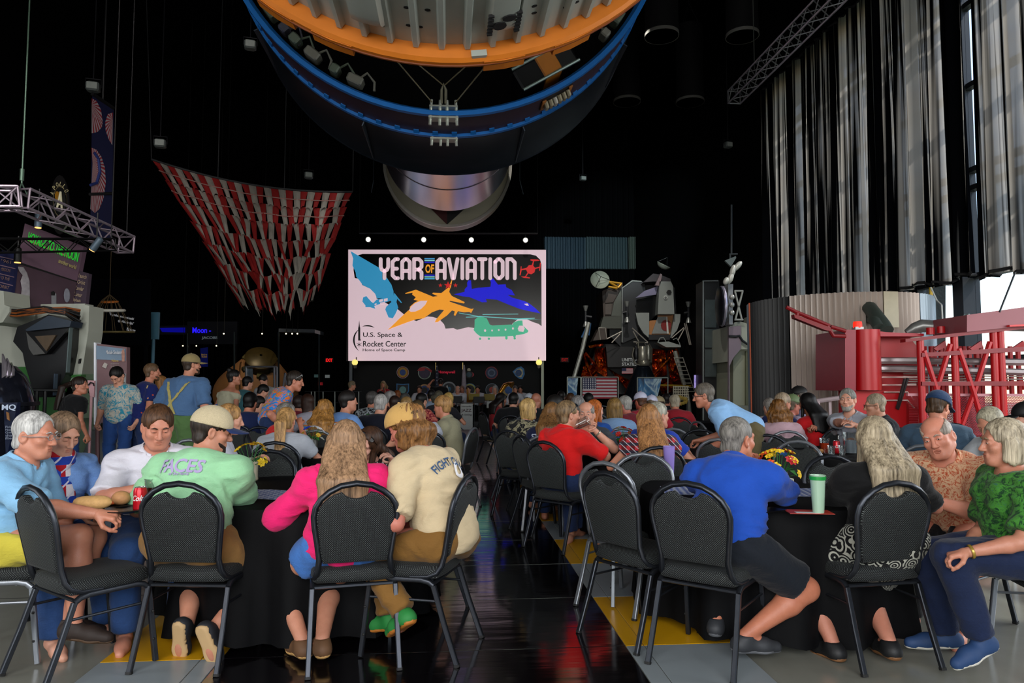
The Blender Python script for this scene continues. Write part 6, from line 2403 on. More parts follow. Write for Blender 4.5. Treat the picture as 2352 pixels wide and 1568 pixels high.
mm.box(((a.x + b.x) / 2, 23.1, a.z + .01), (b.x - a.x + .05, .3, .03))
bw(mm, 'top_shelf', M('0a0a0c', .5), pd)
for s_, y, w_, h_, c in (('Huntsville', 933, .31, .045, '2a2420'), ('JAZZ', 943, .33, .12, '3a1218'), ('& Swing', 952.5, .33, .065, '2a2628')):
 text('sign_text', s_, M(c, .6), pd, W(1071.5, y, 22.99) - pd.location, w=w_, h=h_, bold=.015)
for i, (x, y, d, c, lb) in enumerate(((1049, 917, 22.7, '0a0a0c', 'black music stand left of the podium sign'), (1100, 918, 22.9, '0a0a0c', 'black music stand right of the podium sign'), (1089, 911, 23.6, '7a6a1c', 'yellow edged music stand behind the saxophonist'), (1124, 912, 23.4, '6a5a18', 'yellow edged music stand in front of the white haired player'), (1128, 929, 22.4, '8a8e8c', 'pale grey music desk beside the aisle'))):
 t = thing('music_stand', lb, 'stand', W(x, 975, d))
 c_ = W(x, y, d)
 mm = MB()
 mm.box(c_, (.36 if i < 4 else .28, .03, .22), rot=Matrix.Rotation(R(-18), 3, 'X'), ch=.01)
 bw(mm, 'desk', M(c, .5), t)
 mm = MB()
 zf = .20 if c_.dot(AX) > 24.4 else 0
 mm.bar(c_, (c_.x, d + .04, zf), .014)
 for k in range(3):
  mm.bar((c_.x, d + .04, zf + .2), (c_.x + .22 * math.cos(k * 2.1), d + .04 + .22 * math.sin(k * 2.1), zf), .01)
 bw(mm, 'tripod', M('0a0a0c', .5), t)
# tilted command module in its glass case
cm2 = thing('command_module', 'scorched tan command module capsule tipped on its side', 'capsule', W(590, 965, 28.0))
cen = W(592, 880, 28.0)
e = Matrix.Rotation(R(24), 3, 'Y') @ Matrix.Rotation(R(42), 3, 'X')
TAN = M('8f6038', .65, .05, .35, 1.1, bump=.2, bscale=9)
mm = MB()
mm.lathe([(.0, -.95), (.9, -.92), (1.5, -.80), (1.62, -.62), (1.58, -.50), (.70, 1.02), (.62, 1.06), (.55, 1.02), (.50, .70)], cen, 40, mat=e, cap=False)
bw(mm, 'heat_shield_body', TAN, cm2, True)
mm = MB()
mm.lathe([(.52, .72), (.42, .74), (.40, 1.25), (.55, 1.30), (.58, 1.42), (.42, 1.52), (.05, 1.56)], cen, 32, mat=e, cap=False)
bw(mm, 'docking_tunnel', M('4a3c1e', .4, .4, .4, 6), cm2, True)
for k in range(6):
 a_ = k * 1.047
 mm = MB()
 mm.box(cen + e @ Vector((.60 * math.cos(a_), .60 * math.sin(a_), 1.0)), (.22, .22, .30), rot=e @ Matrix.Rotation(a_, 3, 'Z'), ch=.03)
 bw(mm, 'parachute_bay', M('5a5028' if k % 2 else '2c2a1c', .5, .2, .4, 12), cm2)
mm = MB()
mm.tube([cen + e @ Vector((.46 * math.cos(k * .35), .46 * math.sin(k * .35), 1.44)) for k in range(18)], .04, 7, closed=True)
bw(mm, 'ring', M('9a8a68', .3, .6), cm2, True)
mm = MB()
c_ = cen + e @ Vector((.05, -.72, .78))
mm.ball(c_, .11)
bw(mm, 'sphere_tank', M('5a8a80', .3, .4), cm2, True)
mm = MB()
mm.tube([cen + e @ Vector((-.5, -.6, .6)), cen + e @ Vector((-.1, -.62, 1.1))], .04)
bw(mm, 'strut', M('7a7a2c', .5), cm2)
mm = MB()
mm.box((cen.x, 28, .16), (2.2, 1.8, .32), ch=.04)
for k in (-.7, .7):
 mm.bar((cen.x + k, 28, .3), (cen.x + k * .8, 28, cen.z - .7), .09)
bw(mm, 'cradle', M('141416', .6), cm2)
gc = thing('glass_case', 'tall dark glass case around the tan command module', 'case', W(600, 965, 26.2))
for (x0, x1, y0, y1, d) in ((538, 640, 762, 955, 26.0), (640, 732, 762, 955, 26.0), (432, 538, 765, 955, 26.4)):
 pslab(gc, 'glass_pane', [(x0, y0), (x1, y0), (x1, y1), (x0, y1)], GLASS, d, .02)
pbars(gc, 'frame_post', [((538, 762), (538, 965)), ((640, 762), (640, 965)), ((733, 760), (733, 965)), ((430, 765), (430, 965))], M('1c2428', .3, .5), .035, 26.0)
pslab(gc, 'canopy', [(640, 754), (722, 756), (735, 760), (735, 768), (722, 764), (640, 762)], M('3a404a', .5), 26.0, .5)
pslab(gc, 'canopy_end', [(723, 757), (735, 760), (735, 768), (723, 765)], M('9a8e94', .5), 25.95, .06)
for x in (514, 602, 657, 671, 683, 420, 451, 497):
 mm = MB()
 q = W(x, 766 if x > 500 else 794, 25.9 if x > 500 else 26.8)
 mm.ball(q, .028, 8, 6)
 ms = MB()
 ms.bar(q + Vector((0, .03, 0)), (q.x, q.y + .03, 16.98), .008)
 o_ = tag(mm.build('downlight', glow('ffe8b0', 3)), 'tiny glowing downlight at %s above the capsule case' % {514: 'the far left', 602: 'the middle', 657: 'the right end, first', 671: 'the right end, second', 683: 'the right end, third', 420: 'the dark doorway, first', 451: 'the dark doorway, second', 497: 'the dark doorway, third'}[x], 'light', 'downlights above the glass case')
 ms.build('stem', M('050505', .8), o_)
mf = thing('metal_frame', 'silver metal door frame standing in front of the capsule', 'frame', W(604, 960, 24.5))
pbars(mf, 'rail', [((565, 842), (636, 842)), ((565, 842), (565, 979.5)), ((630, 842), (630, 979.5)), ((636, 842), (636, 979.5)), ((655, 856), (649, 900)), ((655, 856), (661, 905))], M('9a9aa4', .3, .7), .035, 24.5)
pslab(mf, 'bright_panel', [(567, 846), (580, 846), (582, 875), (570, 890)], M('7a8894', .2, .5, .4, 10), 24.55, .02)
sb = thing('moon_sign', 'dim fascia with glowing blue Moon lettering and sponsor name', 'sign', W(490, 765, 30))
pslab(sb, 'fascia', [(430, 738), (545, 738), (545, 790), (430, 790)], M('060818', .6), 30, .2)
pbars(sb, 'post', [((434, 790), (434, 960)), ((541, 790), (541, 960))], M('08080c', .6), .06, 30.1)
text('sign_text', 'Moon -', glow('2418e0', 1.2), sb, W(463, 758, 29.96) - sb.location, w=.78, h=.24, bold=.02)
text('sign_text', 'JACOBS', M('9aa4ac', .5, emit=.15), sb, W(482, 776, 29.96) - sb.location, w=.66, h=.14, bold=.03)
pslab(sb, 'blue_light_strip', [(367, 753), (424, 752), (424, 763), (372, 762)], glow('0808a0', .5), 30, .05)
pslab(sb, 'blue_light_mount', [(362, 748), (432, 747), (432, 768), (362, 768)], M('060818', .6), 30.05, .15)
hb = thing('hanging_poster', 'narrow blue poster with yellow words in the dark doorway', 'poster', W(468, 820, 31))
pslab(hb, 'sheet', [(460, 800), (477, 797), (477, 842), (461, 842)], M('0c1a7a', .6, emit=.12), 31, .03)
pbars(hb, 'pole', [((468, 842), (468, 958)), ((468, 797), (468, 790))], M('0a0a0c', .5), .02, 31.03)
for k, s_ in enumerate(('Back to', 'The Earth')):
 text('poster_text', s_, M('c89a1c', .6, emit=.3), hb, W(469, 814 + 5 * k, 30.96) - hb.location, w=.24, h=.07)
# ------------------------------------------------------------------ right side exhibits
# mock control arm mast and white mobile launcher block
wb_ = thing('launcher_block', 'pale grey stepped machine block with ribbed side beside the pod', 'machine', W(1715, 985, 22.0))
CRM, MAU = M('a4a798', .55, 0, .12, 2), M('7e6e78', .55, 0, .1, 2)
pslab(wb_, 'upper_box', [(1676, 748), (1762, 748), (1762, 802), (1702, 802), (1676, 830)], CRM, 22, 3.0)
pslab(wb_, 'front_face', [(1674, 750), (1702, 748), (1702, 800), (1684, 822), (1676, 840), (1676, 955), (1674, 955)], MAU, 21.9, .12)
pslab(wb_, 'lower_box', [(1684, 820), (1702, 802), (1762, 802), (1762, 960), (1684, 960)], M('8e907c', .6, 0, .15, 1.5), 22.2, 2.6)
for x in (1713, 1738):
 pslab(wb_, 'pilaster', [(x, 806), (x + 5, 806), (x + 5, 945), (x, 945)], M('5a5c44', .6), 22.1, .2)
for k in range(7):
 pslab(wb_, 'rib', [(1742 + 2.8 * k, 806), (1743.5 + 2.8 * k, 806), (1743.5 + 2.8 * k, 935), (1742 + 2.8 * k, 935)], M('3e5040', .6), 22.1, .15)
for y in (842, 884):
 pslab(wb_, 'shelf', [(1722, y), (1738, y), (1738, y + 2), (1722, y + 2)], M('3a3c34', .6), 22.1, .2)
pslab(wb_, 'plinth', [(1684, 932), (1760, 930), (1762, 962), (1684, 962)], M('6a6c60', .6), 21.95, .4)
pslab(wb_, 'top_box', [(1733, 723), (1762, 723), (1762, 748), (1729, 748)], CRM, 22.4, 1.0)
pslab(wb_, 'label_plate', [(1725, 777), (1760, 777), (1760, 791), (1725, 791)], M('b4b6ac', .5), 21.93, .08)
pbars(wb_, 'black_hose', [((1674, 772), (1690, 773), (1698, 771), (1705, 782), (1716, 790), (1760, 792))], M('0a0a0a', .5), .04, 21.88)
pslab(wb_, 'dome', [(1682, 748), (1688, 740), (1700, 738), (1714, 742), (1722, 748)], CRM, 22.3, .8)
pslab(wb_, 'ramp_panel', [(1734, 952), (1762, 905), (1762, 985), (1734, 985)], M('bfc4b4', .6), 21.6, .1)
ra = thing('mast', 'curved white segmented arm with round hatch rising over the pale block', 'mast', W(1668, 750, 21.8))
pslab(ra, 'mast_column', [(1672, 652), (1684, 652), (1683, 745), (1675, 745)], M('9a9ca0', .4, .2), 21.8, .5)
for k, (x, y, a_) in enumerate(((1668, 645, 65), (1678, 638, 70), (1683, 622, 75), (1694, 611, 48))):
 c = W(x, y, 21.6)
 mm = MB()
 mm.ball(c, (.20 if k else .13, .10, .085), 12, 8, Matrix.Rotation(-R(a_), 3, 'Y'))
 bw(mm, 'segment', M('c4c4bc', .4, .2), ra, True)
mm = MB()
c = W(1662, 703, 21.7)
mm.lathe([(.0, .04), (.52, .04), (.60, 0), (.60, -.14), (.50, -.16), (0, -.16)], c, 28, axis='X')
mm.v = [((v[0] - c.x) * 1.0 + c.x, c.y + (v[1] - c.y) * .75, v[2]) for v in mm.v]
bw(mm, 'hatch', M('20222c', .25, .6), ra, True)
mm = MB()
mm.tube([c + Vector((-.06, .44 * math.cos(t * .314), .58 * math.sin(t * .314))) for t in range(20)], .05, 7, closed=True)
bw(mm, 'hatch_ring', M('9a96a8', .3, .6), ra, True)
for y in (682, 700, 718):
 mm = MB()
 mm.ball(W(1681, y, 21.6), .085, 12, 8)
 bw(mm, 'ball_fitting', M('a8a8a4', .3, .4), ra, True)
pbars(ra, 'cross_brace', [((1687, 668), (1707, 668)), ((1687, 734), (1707, 734)), ((1688, 668), (1704, 734)), ((1706, 668), (1689, 734))], M('b0b0a8', .4, .4), .03, 21.8)
lf = thing('lamp_panel', 'small grey kite shaped lamp panel high above the white arm', 'light', W(1678, 598, 21.8))
pslab(lf, 'reflector', [(1665, 598), (1690, 588), (1691, 592), (1679, 612)], M('6a7472', .5), 21.8, .1)
pbars(lf, 'bracket', [((1675, 584), (1694, 583)), ((1677, 584), (1677, 598)), ((1680, 584), (1680, 470))], M('3a3e40', .5), .03, 21.85)
bc = thing('black_cabinet', 'tall dark glossy panel cabinet left of the pale block', 'cabinet', W(1645, 975, 24))
pslab(bc, 'body', [(1616, 644), (1652, 644), (1652, 970), (1616, 970)], M('0c0d10', .4, .1), 24, 1.0)
for y0, y1 in ((688, 752), (755, 798), (802, 865)):
 pslab(bc, 'sheet_panel', [(1619, y0), (1648, y0), (1645, y1), (1619, y1)], M('4a5252', .3, .5, .4, 2), 23.9, .08)
pslab(bc, 'edge_strip', [(1614, 644), (1650, 643), (1650, 645.5), (1617, 646), (1617, 965), (1614, 965)], M('7a8080', .4, .4), 23.88, .08)
mo = thing('monitor', 'glowing mauve monitor showing a spacecraft on the moon', 'screen', W(1617, 975, 25))
SCRM = NT('moon_picture')
nn = SCRM.noise(SCRM.coords((2.5, 1, 2.5)), 2.2, 5, .7)
cc = SCRM.ramp(nn, [(.3, '181a50'), (.42, '7a6cb8'), (.6, 'a898cc'), (.8, '3a3490')])
SCRM.col(cc)
SCRM.l(cc, SCRM.b.inputs['Emission Color'])
SCRM.b.inputs['Emission Strength'].default_value = .75
pslab(mo, 'picture', [(1595, 861), (1636, 861), (1636, 891), (1595, 891)], SCRM.m, 25, .06)
pslab(mo, 'picture_detail', [(1603, 870), (1609, 864), (1614, 868), (1616, 876), (1610, 880), (1604, 878)], M('101440', .5), 24.99, .008)
pslab(mo, 'picture_detail', [(1607, 870), (1610, 869), (1610, 878), (1607, 878)], glow('c8a028', .6), 24.98, .008)
pbars(mo, 'stand', [((1605, 891), (1605, 972)), ((1626, 891), (1626, 972))], M('9a9a94', .4, .4), .02, 25.05)
wt_ = thing('gold_wreath', 'gold openwork basket exhibit in front of the lander leg', 'exhibit', W(1556, 975, 23.6))
pbars(wt_, 'lattice', [((1547 + 4 * k, 886), (1546 + 4.4 * k, 917)) for k in range(9)] + [((1546, 888 + 6 * k), (1582, 888 + 6 * k)) for k in range(6)], M('a09a88', .4, .4), .018, 23.6)
mm = MB()
rng = random.Random(3)
for k in range(26):
 c = W(1560 + 16 * math.cos(k * .48), 920 + 7 * math.sin(k * .48), 23.6)
 mm.ball(c, rng.uniform(.05, .09), 7, 5)
g_ = bw(mm, 'gold_leaves', M('8a7430', .5, .2), wt_, True)
g_['kind'] = 'stuff'
pbars(wt_, 'base_post', [((1550, 917), (1550, 983)), ((1578, 917), (1578, 983))], M('1a1a1c', .5), .03, 23.6)
# round pod clad in corrugated metal
pv = 13.2
pc_ = W(1960, 880, pv)
PR_ = 1.62
pod_ = thing('corrugated_pod', 'tall round pod clad in pale corrugated metal under the curtain', 'pod', (pc_.x, pv + .6, 0))
ztop = W(1960, 686, pv).z
def corr(a0, a1, n, mat, name, amp=.036):
 mm = MB()
 rows = [[], [], [], []]
 for i in range(n * 6 + 1):
  a = R(a0 + (a1 - a0) * i / (n * 6))
  r_ = PR_ + amp * math.cos(2 * math.pi * i / 6)
  for row, z_, rr in ((rows[0], .0, r_), (rows[1], ztop, r_), (rows[2], ztop, PR_ - .05), (rows[3], 0, PR_ - .05)):
   row.append(Vector((rr * math.sin(a), -rr * math.cos(a), z_)))
 mm.loft(rows, False, False)
 return mm.build(name, mat, pod_, True, 60)
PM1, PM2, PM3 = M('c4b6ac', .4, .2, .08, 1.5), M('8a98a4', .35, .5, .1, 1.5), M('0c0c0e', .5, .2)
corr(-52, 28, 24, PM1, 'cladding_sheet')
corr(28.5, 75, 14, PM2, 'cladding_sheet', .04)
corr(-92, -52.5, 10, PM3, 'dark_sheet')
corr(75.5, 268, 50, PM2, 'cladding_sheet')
for a_, c, nm in ((-93, 'b84a14', 'orange_edge'), (75.2, 'd8b018', 'yellow_edge')):
 mm = MB()
 q = Vector(((PR_ + .03) * math.sin(R(a_)), -(PR_ + .03) * math.cos(R(a_)), 0))
 mm.bar(q, q + Vector((0, 0, ztop + (.9 if a_ > 0 else 0))), .03)
 mm.build(nm, M(c, .5), pod_, True)
mm = MB()
mm.lathe([(PR_ - .06, ztop - .06), (.0, ztop - .05)], n=40)
mm.build('roof', M('2a2a2c', .6), pod_)
mm = MB()
a_, b_ = 2, 11
mm.loft([[Vector(((PR_ + k) * math.sin(R(a)), -(PR_ + k) * math.cos(R(a)), z_)) for a, z_ in ((a_, ztop), (b_, ztop), (b_, ztop - .62), (a_, ztop - .62))] for k in (.02, .045)], True)
mm.build('flat_plate', M('b4a890', .4, .3), pod_)
for (x, y, x1, y1, r_) in ((1992, 707, 2036, 760, .115), (1996, 733, 2018, 752, .085)):
 mm = MB()
 mm.tube([W(x, y, 12.35), W(x + 6, y + .5, 12.15), W(x1 - 8, y1 - 14, 11.6), W(x1, y1, 11.5)], r_, 14)
 bw(mm, 'duct', M('3c4640', .6, 0, .2, 5), pod_, True)
hr = thing('handrail', 'white handrail in front of the corrugated pod', 'railing', G(1900, 1040))
pbars(hr, 'rail', [((1868, 922, 10.9), (1932, 913, 10.6))], M('c8b4b8', .4), .035, 10.8)
mm = MB()
for x, y in ((1880, 921), (1906, 917)):
 p = W(x, y, 10.8)
 mm.bar(p, (p.x, p.y, 0), .022)
bw(mm, 'post', M('c8b4b8', .4), hr, True)
# big red service arm
REDM = M('b00c14', .38, .05, .15, 2)
REDD = M('7e0810', .45, .05, .2, 2)
ga = thing('gantry', 'big bright red steel service arm with lattice frame on the far side', 'machine', W(2150, 1120, 10.4))
DG = 10.4
pslab(ga, 'end_box', [(1941, 757), (1966, 757), (1966, 897), (1941, 897)], M('8a1626', .35, .05), DG - .1, 1.0)
c = W(1993, 900, DG + .05)
zt, zb = W(1993, 757, DG).z, W(1993, 896, DG).z
mm = MB()
mm.lathe([(.19, zb), (.19, zt)], (c.x, DG + .05, 0), 28)
bw(mm, 'column', REDM, ga, True)
pslab(ga, 'back_box', [(2018, 760), (2085, 770), (2110, 800), (2110, 1110), (2018, 1110)], REDM, DG + .35, .7)
pslab(ga, 'base_box', [(1962, 897), (2082, 897), (2082, 1112), (1962, 1112)], M('c01018', .4, .05, .1, 2), DG + .1, .5)
pslab(ga, 'top_plate', [(2021, 762), (2122, 766), (2122, 772), (2021, 772)], M('b01828', .4), DG, .6)
pslab(ga, 'beacon_base', [(1965, 750), (1984, 750), (1984, 757), (1965, 757)], M('8a8a88', .3, .6), DG + .0, .12)
mm = MB()
c = W(1974.5, 757, DG)
mm.lathe([(.062, c.z + .03), (.062, c.z + .10), (.055, c.z + .125), (0, c.z + .128)], (c.x, DG + .06, 0), 18)
bw(mm, 'beacon', glow('f02814', 1.1), ga, True)
pslab(ga, 'jib', [(1838, 726), (1908, 752), (1908, 760), (1896, 758), (1826, 730), (1824, 722)], REDD, DG - .2, .12)
pbars(ga, 'jib_arm', [((1806, 705), (1828, 716), (1905, 748)), ((1900, 748), (1914, 771), (1942, 772)), ((1908, 750), (1942, 760)), ((1832, 718), (1830, 728))], REDD, .03, DG - .15)
for y in (828, 847):
 pbars(ga, 'silver_pipe', [((2018, y, DG + .1), (2075, y, DG + .1), (2352, y + (4 if y < 840 else 8), DG - .3), (2500, y + 8, DG - .5))], M('b4a8a8', .25, .7, .2, 8), .052, DG)
for k, y in enumerate((866, 884, 900, 919)):
 pbars(ga, 'thin_pipe', [((2020 + 10 * (k > 1), y), (2110 - 26 * (k > 1), y), (2100, y + 18 if k > 1 else y))], M('c8a8a0', .3, .6), .012, DG + .05)
pbars(ga, 'lever', [((2085, 868), (2062, 940)), ((2078, 870), (2060, 938))], M('180406', .5), .02, DG + .04)
pslab(ga, 'upper_tray', [(2221, 723), (2352, 705), (2480, 690), (2480, 752), (2352, 748), (2221, 762)], M('8a4a50', .45, .1, .12, 1.5), DG - .5, .8)
pslab(ga, 'tray_lip', [(2319, 746), (2480, 738), (2480, 745), (2319, 750)], M('d01818', .4), DG - .56, .06)
TOPY = lambda x: 779 - (x - 2075) * .117
for nm, f, hgt in (('top_chord', lambda x: TOPY(x), 7), ('mid_beam', lambda x: 808 - (x - 2120) * .055, 9), ('lower_beam', lambda x: 876 - (x - 2120) * .004, 9)):
 pslab(ga, nm, [(2080 if nm == 'top_chord' else 2118, f(2080)), (2480, f(2480)), (2480, f(2480) + hgt * 1.3), (2080 if nm == 'top_chord' else 2118, f(2080) + hgt)], REDD, DG - .45, .14)
for x in (2113, 2191, 2281, 2297, 2400, 2460):
 mm = MB()
 p = W(x, TOPY(x) + 4, DG - .38)
 mm.bar(p, (p.x, p.y, 0), .048, 12)
 bw(mm, 'post', REDM, ga, True)
pbars(ga, 'diagonal', [((2122, 805), (2150, 890), (2152, 900))], REDM, .036, DG - .42)
pbars(ga, 'diagonal', [((2183, 790), (2150, 900))], REDM, .036, DG - .4)
pbars(ga, 'diagonal', [((2202, 800), (2236, 900), (2262, 990))], REDM, .036, DG - .42)
pbars(ga, 'diagonal', [((2274, 785), (2236, 905), (2200, 1000))], REDM, .036, DG - .4)
pbars(ga, 'diagonal', [((2352, 930), (2322, 990), (2300, 1040))], REDM, .036, DG - .42)
for x in (2125, 2140, 2148, 2163, 2172, 2205, 2215, 2228, 2245, 2255, 2304, 2322, 2340, 2365):
 mm = MB()
 p, q = W(x, 795, DG + .35), W(x, 905, DG + .35)
 mm.box(((p.x + q.x) / 2, DG + .35, (p.z + q.z) / 2), (.045, .05, p.z - q.z))
 bw(mm, 'rear_post', REDM, ga)
for k, x in enumerate((2145, 2228, 2325)):
 pslab(ga, 'gusset', [(x, 800), (x + 26, 782), (x + 30, 796), (x + 8, 806)], REDM, DG + .1, .04)
for x in (2215, 2238, 2300, 2335):
 pbars(ga, 'rear_brace', [((x, 800), (x + 14, 895))], M('d81818', .4), .026, DG + .45)
for k in range(5):
 y = 858 + 6 * k
 pbars(ga, 'hose', [((2075, y, DG + .2), (2140, y + 3 * math.sin(k), DG + .15), (2230, y - 1, DG + .2), (2420, y + 2, DG + .1))], M('a89890', .4, .4), .010, DG)
pslab(ga, 'mesh_rail', [(2085, 903), (2480, 905), (2480, 911), (2085, 909)], M('c08088', .4), DG - .35, .05)
# expanded metal guard: slanting slats with gaps
gm = MB()
for k in range(112):
 x = 2088 + 3.6 * k
 gm.add([W(x, 905, DG - .30), W(x + 2.0, 905, DG - .30), W(x + 62, 1000, DG - .30), W(x + 60, 1000, DG - .30), W(x, 905, DG - .29), W(x + 2.0, 905, DG - .29), W(x + 62, 1000, DG - .29), W(x + 60, 1000, DG - .29)], [(0, 1, 2, 3), (7, 6, 5, 4), (0, 3, 7, 4), (1, 5, 6, 2)])
for k in range(24):
 y = 912 + 3.7 * k
 gm.bar(W(2088, y, DG - .285), W(2470, y, DG - .285), .004, 4)
go = bw(gm, 'mesh_guard', M('b84048', .35, .4), ga)
go['kind'] = 'stuff'
pslab(ga, 'kick_plate', [(2085, 1000), (2480, 1000), (2480, 1095), (2085, 1095)], REDM, DG - .2, .05)
dk = thing('silver_duct', 'silver flexible duct lying over the red arm under the window', 'duct', W(2160, 772, 10.5))
mm = MB()
pts = [W(x, y, 10.9 - .002 * (x - 2080)) for x, y in ((2082, 764), (2100, 754), (2118, 748), (2140, 749), (2160, 757), (2185, 761), (2210, 756), (2230, 746))]
mm.tube(pts, [.05, .085, .10, .095, .085, .08, .075, .07], 14)
bw(mm, 'sleeve', M('8a8a88', .35, .5, .35, 9), dk, True)
for x, y in ((2137, 760), (2161, 757)):
 c = W(x, y, 10.3)
 mm = MB()
 mm.lathe([(.055, c.z - .05), (.055, c.z + .045), (.045, c.z + .05), (0, c.z + .05)], (c.x, c.y, 0), 16)
 tag(mm.build('pipe_stub', REDM, None, True), 'short red pipe stub on the red arm, %s of two' % ('left' if x < 2150 else 'right'), 'pipe')
mm = MB()
mm.tube([W(2208, 750, 10.2), W(2210, 728, 10.2), W(2218, 722, 10.2), W(2226, 722, 10.1)], .012, 6)
tag(mm.build('conduit', M('9ab0b0', .4, .4)), 'thin bent grey conduit at the left end of the red tray', 'pipe')
cl = thing('concrete_pier', 'rough dark concrete pier standing behind the pod at the window', 'pier', W(2140, 690, 17.2))
pslab(cl, 'body', [(2082, 655), (2172, 652), (2172, 960), (2082, 960)], M('3a3e3c', .9, 0, .35, 3, bump=.6, bscale=20), 15.3, .3)
# ------------------------------------------------------------------ banquet chairs and tables
def dot_fabric():
 t = NT('dotted_black_fabric')
 sx = t.n('SeparateXYZ')
 t.l(t.coords(), sx.inputs[0])
 geo = t.n('NewGeometry')
 ab = t.n('VectorMath', operation='ABSOLUTE')
 tr_ = t.n('VectorTransform', vector_type='NORMAL', convert_from='WORLD', convert_to='OBJECT')
 t.l(geo.outputs['True Normal'], tr_.inputs[0])
 t.l(tr_.outputs[0], ab.inputs[0])
 ns = t.n('SeparateXYZ')
 t.l(ab.outputs[0], ns.inputs[0])
 flat = t.math('GREATER_THAN', ns.outputs[2], .6)
 # vertical faces use x,z; horizontal faces use x,y
 b = t.math('ADD', t.math('MULTIPLY', sx.outputs[1], flat), t.math('MULTIPLY', sx.outputs[2], t.math('SUBTRACT', 1, flat)))
 a = t.math('ADD', sx.outputs[0], t.math('MULTIPLY', sx.outputs[1], t.math('GREATER_THAN', ns.outputs[0], .7)))
 P = 1 / .0105
 res = None
 for o in (0, .5):
  fa = t.math('SUBTRACT', t.math('FRACT', t.math('ADD', t.math('MULTIPLY', a, P), o)), .5)
  fb = t.math('SUBTRACT', t.math('FRACT', t.math('ADD', t.math('MULTIPLY', b, P), o)), .5)
  d = t.math('ADD', t.math('MULTIPLY', fa, fa), t.math('MULTIPLY', fb, fb))
  m = t.math('LESS_THAN', d, .016)
  res = m if res is None else t.math('MAXIMUM', res, m)
 t.col(t.mix(res, lin('08090b'), lin('6a7270')))
 t.set(Roughness=.75)
 t.b.inputs['Sheen Weight'].default_value = .03
 t.b.inputs['Specular IOR Level'].default_value = .3
 t.bump(res, .3, .003)
 return t.m
FAB = dot_fabric()
FRM = M('33363c', .34, .75, .2, 25, bump=.08, bscale=300)
FRMS = M('7c8086', .34, .6, .15, 25)
RUB = M('0c0c0c', .7)
def back_outline():
 half = [(.158, .520), (.172, .60), (.186, .70), (.190, .755), (.183, .79), (.165, .822), (.135, .850), (.100, .869), (.070, .876)]
 dip = [(.052, .858), (.026, .846), (0, .843)]
 r = half + dip
 return r + [(-x, z_) for x, z_ in r[::-1][1:]]
def yb(z_):
 return -.185 - (z_ - .45) * .20
def make_chair(frame, far=False):
 t = thing('banquet_chair', 'x', 'chair')
 mm = MB()
 pr = [(-.19, -.19), (.19, -.19), (.215, -.12), (.215, .16), (.19, .215), (-.19, .215), (-.215, .16), (-.215, -.12)]
 pr = [Vector((x, y, 0)) for x, y in pr]
 sub = []
 for i in range(8):
  sub += [pr[i] * .75 + pr[(i + 1) % 8] * .25, pr[i] * .25 + pr[(i + 1) % 8] * .75]
 rg = []
 for z_, f in ((.415, .93), (.422, .985), (.44, 1.0), (.465, .99), (.480, .95), (.487, .82), (.489, .4)):
  rg.append([Vector((p.x * f, p.y * f, z_)) for p in sub])
 mm.loft(rg, True)
 mm.build('seat', FAB, t, True, 50)
 ol = back_outline()
 cen = Vector((0, .69))
 mm = MB()
 rg = []
 for f, k in ((.90, .024), (.97, .021), (1, .012), (1, -.010), (.97, -.016), (.90, -.019)):
  rg.append([Vector((x * f, yb(.69 + (z_ - .69) * f) + k, .69 + (z_ - .69) * f)) for x, z_ in ol])
 mm.loft(rg, True)
 mm.build('backrest', FAB, t, True, 50)
 half = [(.205, -.03, .425), (.2, -.12, .428), (.19, -.165, .445), (.180, -.188, .48)] + [(x, yb(z_), z_) for x, z_ in ((.174, .54), (.186, .63), (.199, .71), (.203, .76), (.194, .806), (.170, .845), (.130, .880), (.075, .908), (0, .919))]
 mm = MB()
 mm.tube(half + [(-x, y, z_) for x, y, z_ in half[::-1][1:]], .0125, sq=True, up=(0, 1, 0))
 mm.build('back_frame', frame, t, True, 50)
 mm = MB()
 for s_ in (-1, 1):
  mm.tube([(s_ * .206, -.155, .385), (s_ * .205, -.13, .402), (s_ * .205, -.09, .410), (s_ * .207, .13, .410), (s_ * .208, .17, .402), (s_ * .209, .195, .38)], .0125, sq=True, up=(1, 0, 0))
 mm.bar((-.205, -.15, .392), (.205, -.15, .392), .010)
 mm.bar((-.207, .12, .402), (.207, .12, .402), .010)
 mm.build('seat_frame', frame, t, True, 50)
 for s_ in (-1, 1):
  mm = MB()
  mm.tube([(s_ * .206, -.155, .385), (s_ * .212, -.215, .20), (s_ * .218, -.285, .008)], .0125, sq=True, up=(1, 0, 0))
  o = mm.build('leg', frame, t)
  if far:
   mm = MB()
   mm.bar((s_ * .209, .195, .38), (s_ * .217, .238, 0), .0125)
   mm.build('leg', frame, t)
   continue
  mm = MB()
  mm.tube([(s_ * .218, -.284, .012), (s_ * .218, -.287, 0)], .0145, sq=True, up=(1, 0, 0))
  mm.build('foot_cap', RUB, o)
  mm = MB()
  mm.tube([(s_ * .209, .195, .38), (s_ * .213, .215, .2), (s_ * .217, .238, .008)], .0125, sq=True, up=(1, 0, 0))
  o = mm.build('leg', frame, t)
  for z_ in (.26, .12):
   mm = MB()
   mm.ball((s_ * .2255, .215 + (.2 - z_) * .05, z_), .008, 6, 4)
   mm.build('stacking_stud', RUB, o)
  mm = MB()
  mm.tube([(s_ * .2085, -.18, .31), (s_ * .211, .203, .31)], .007)
  mm.build('stretcher', frame, t)
 return t
PROTO = {'d': None, 's': None, 'fd': None, 'fs': None}
CHG = 'black banquet chairs around the tables'
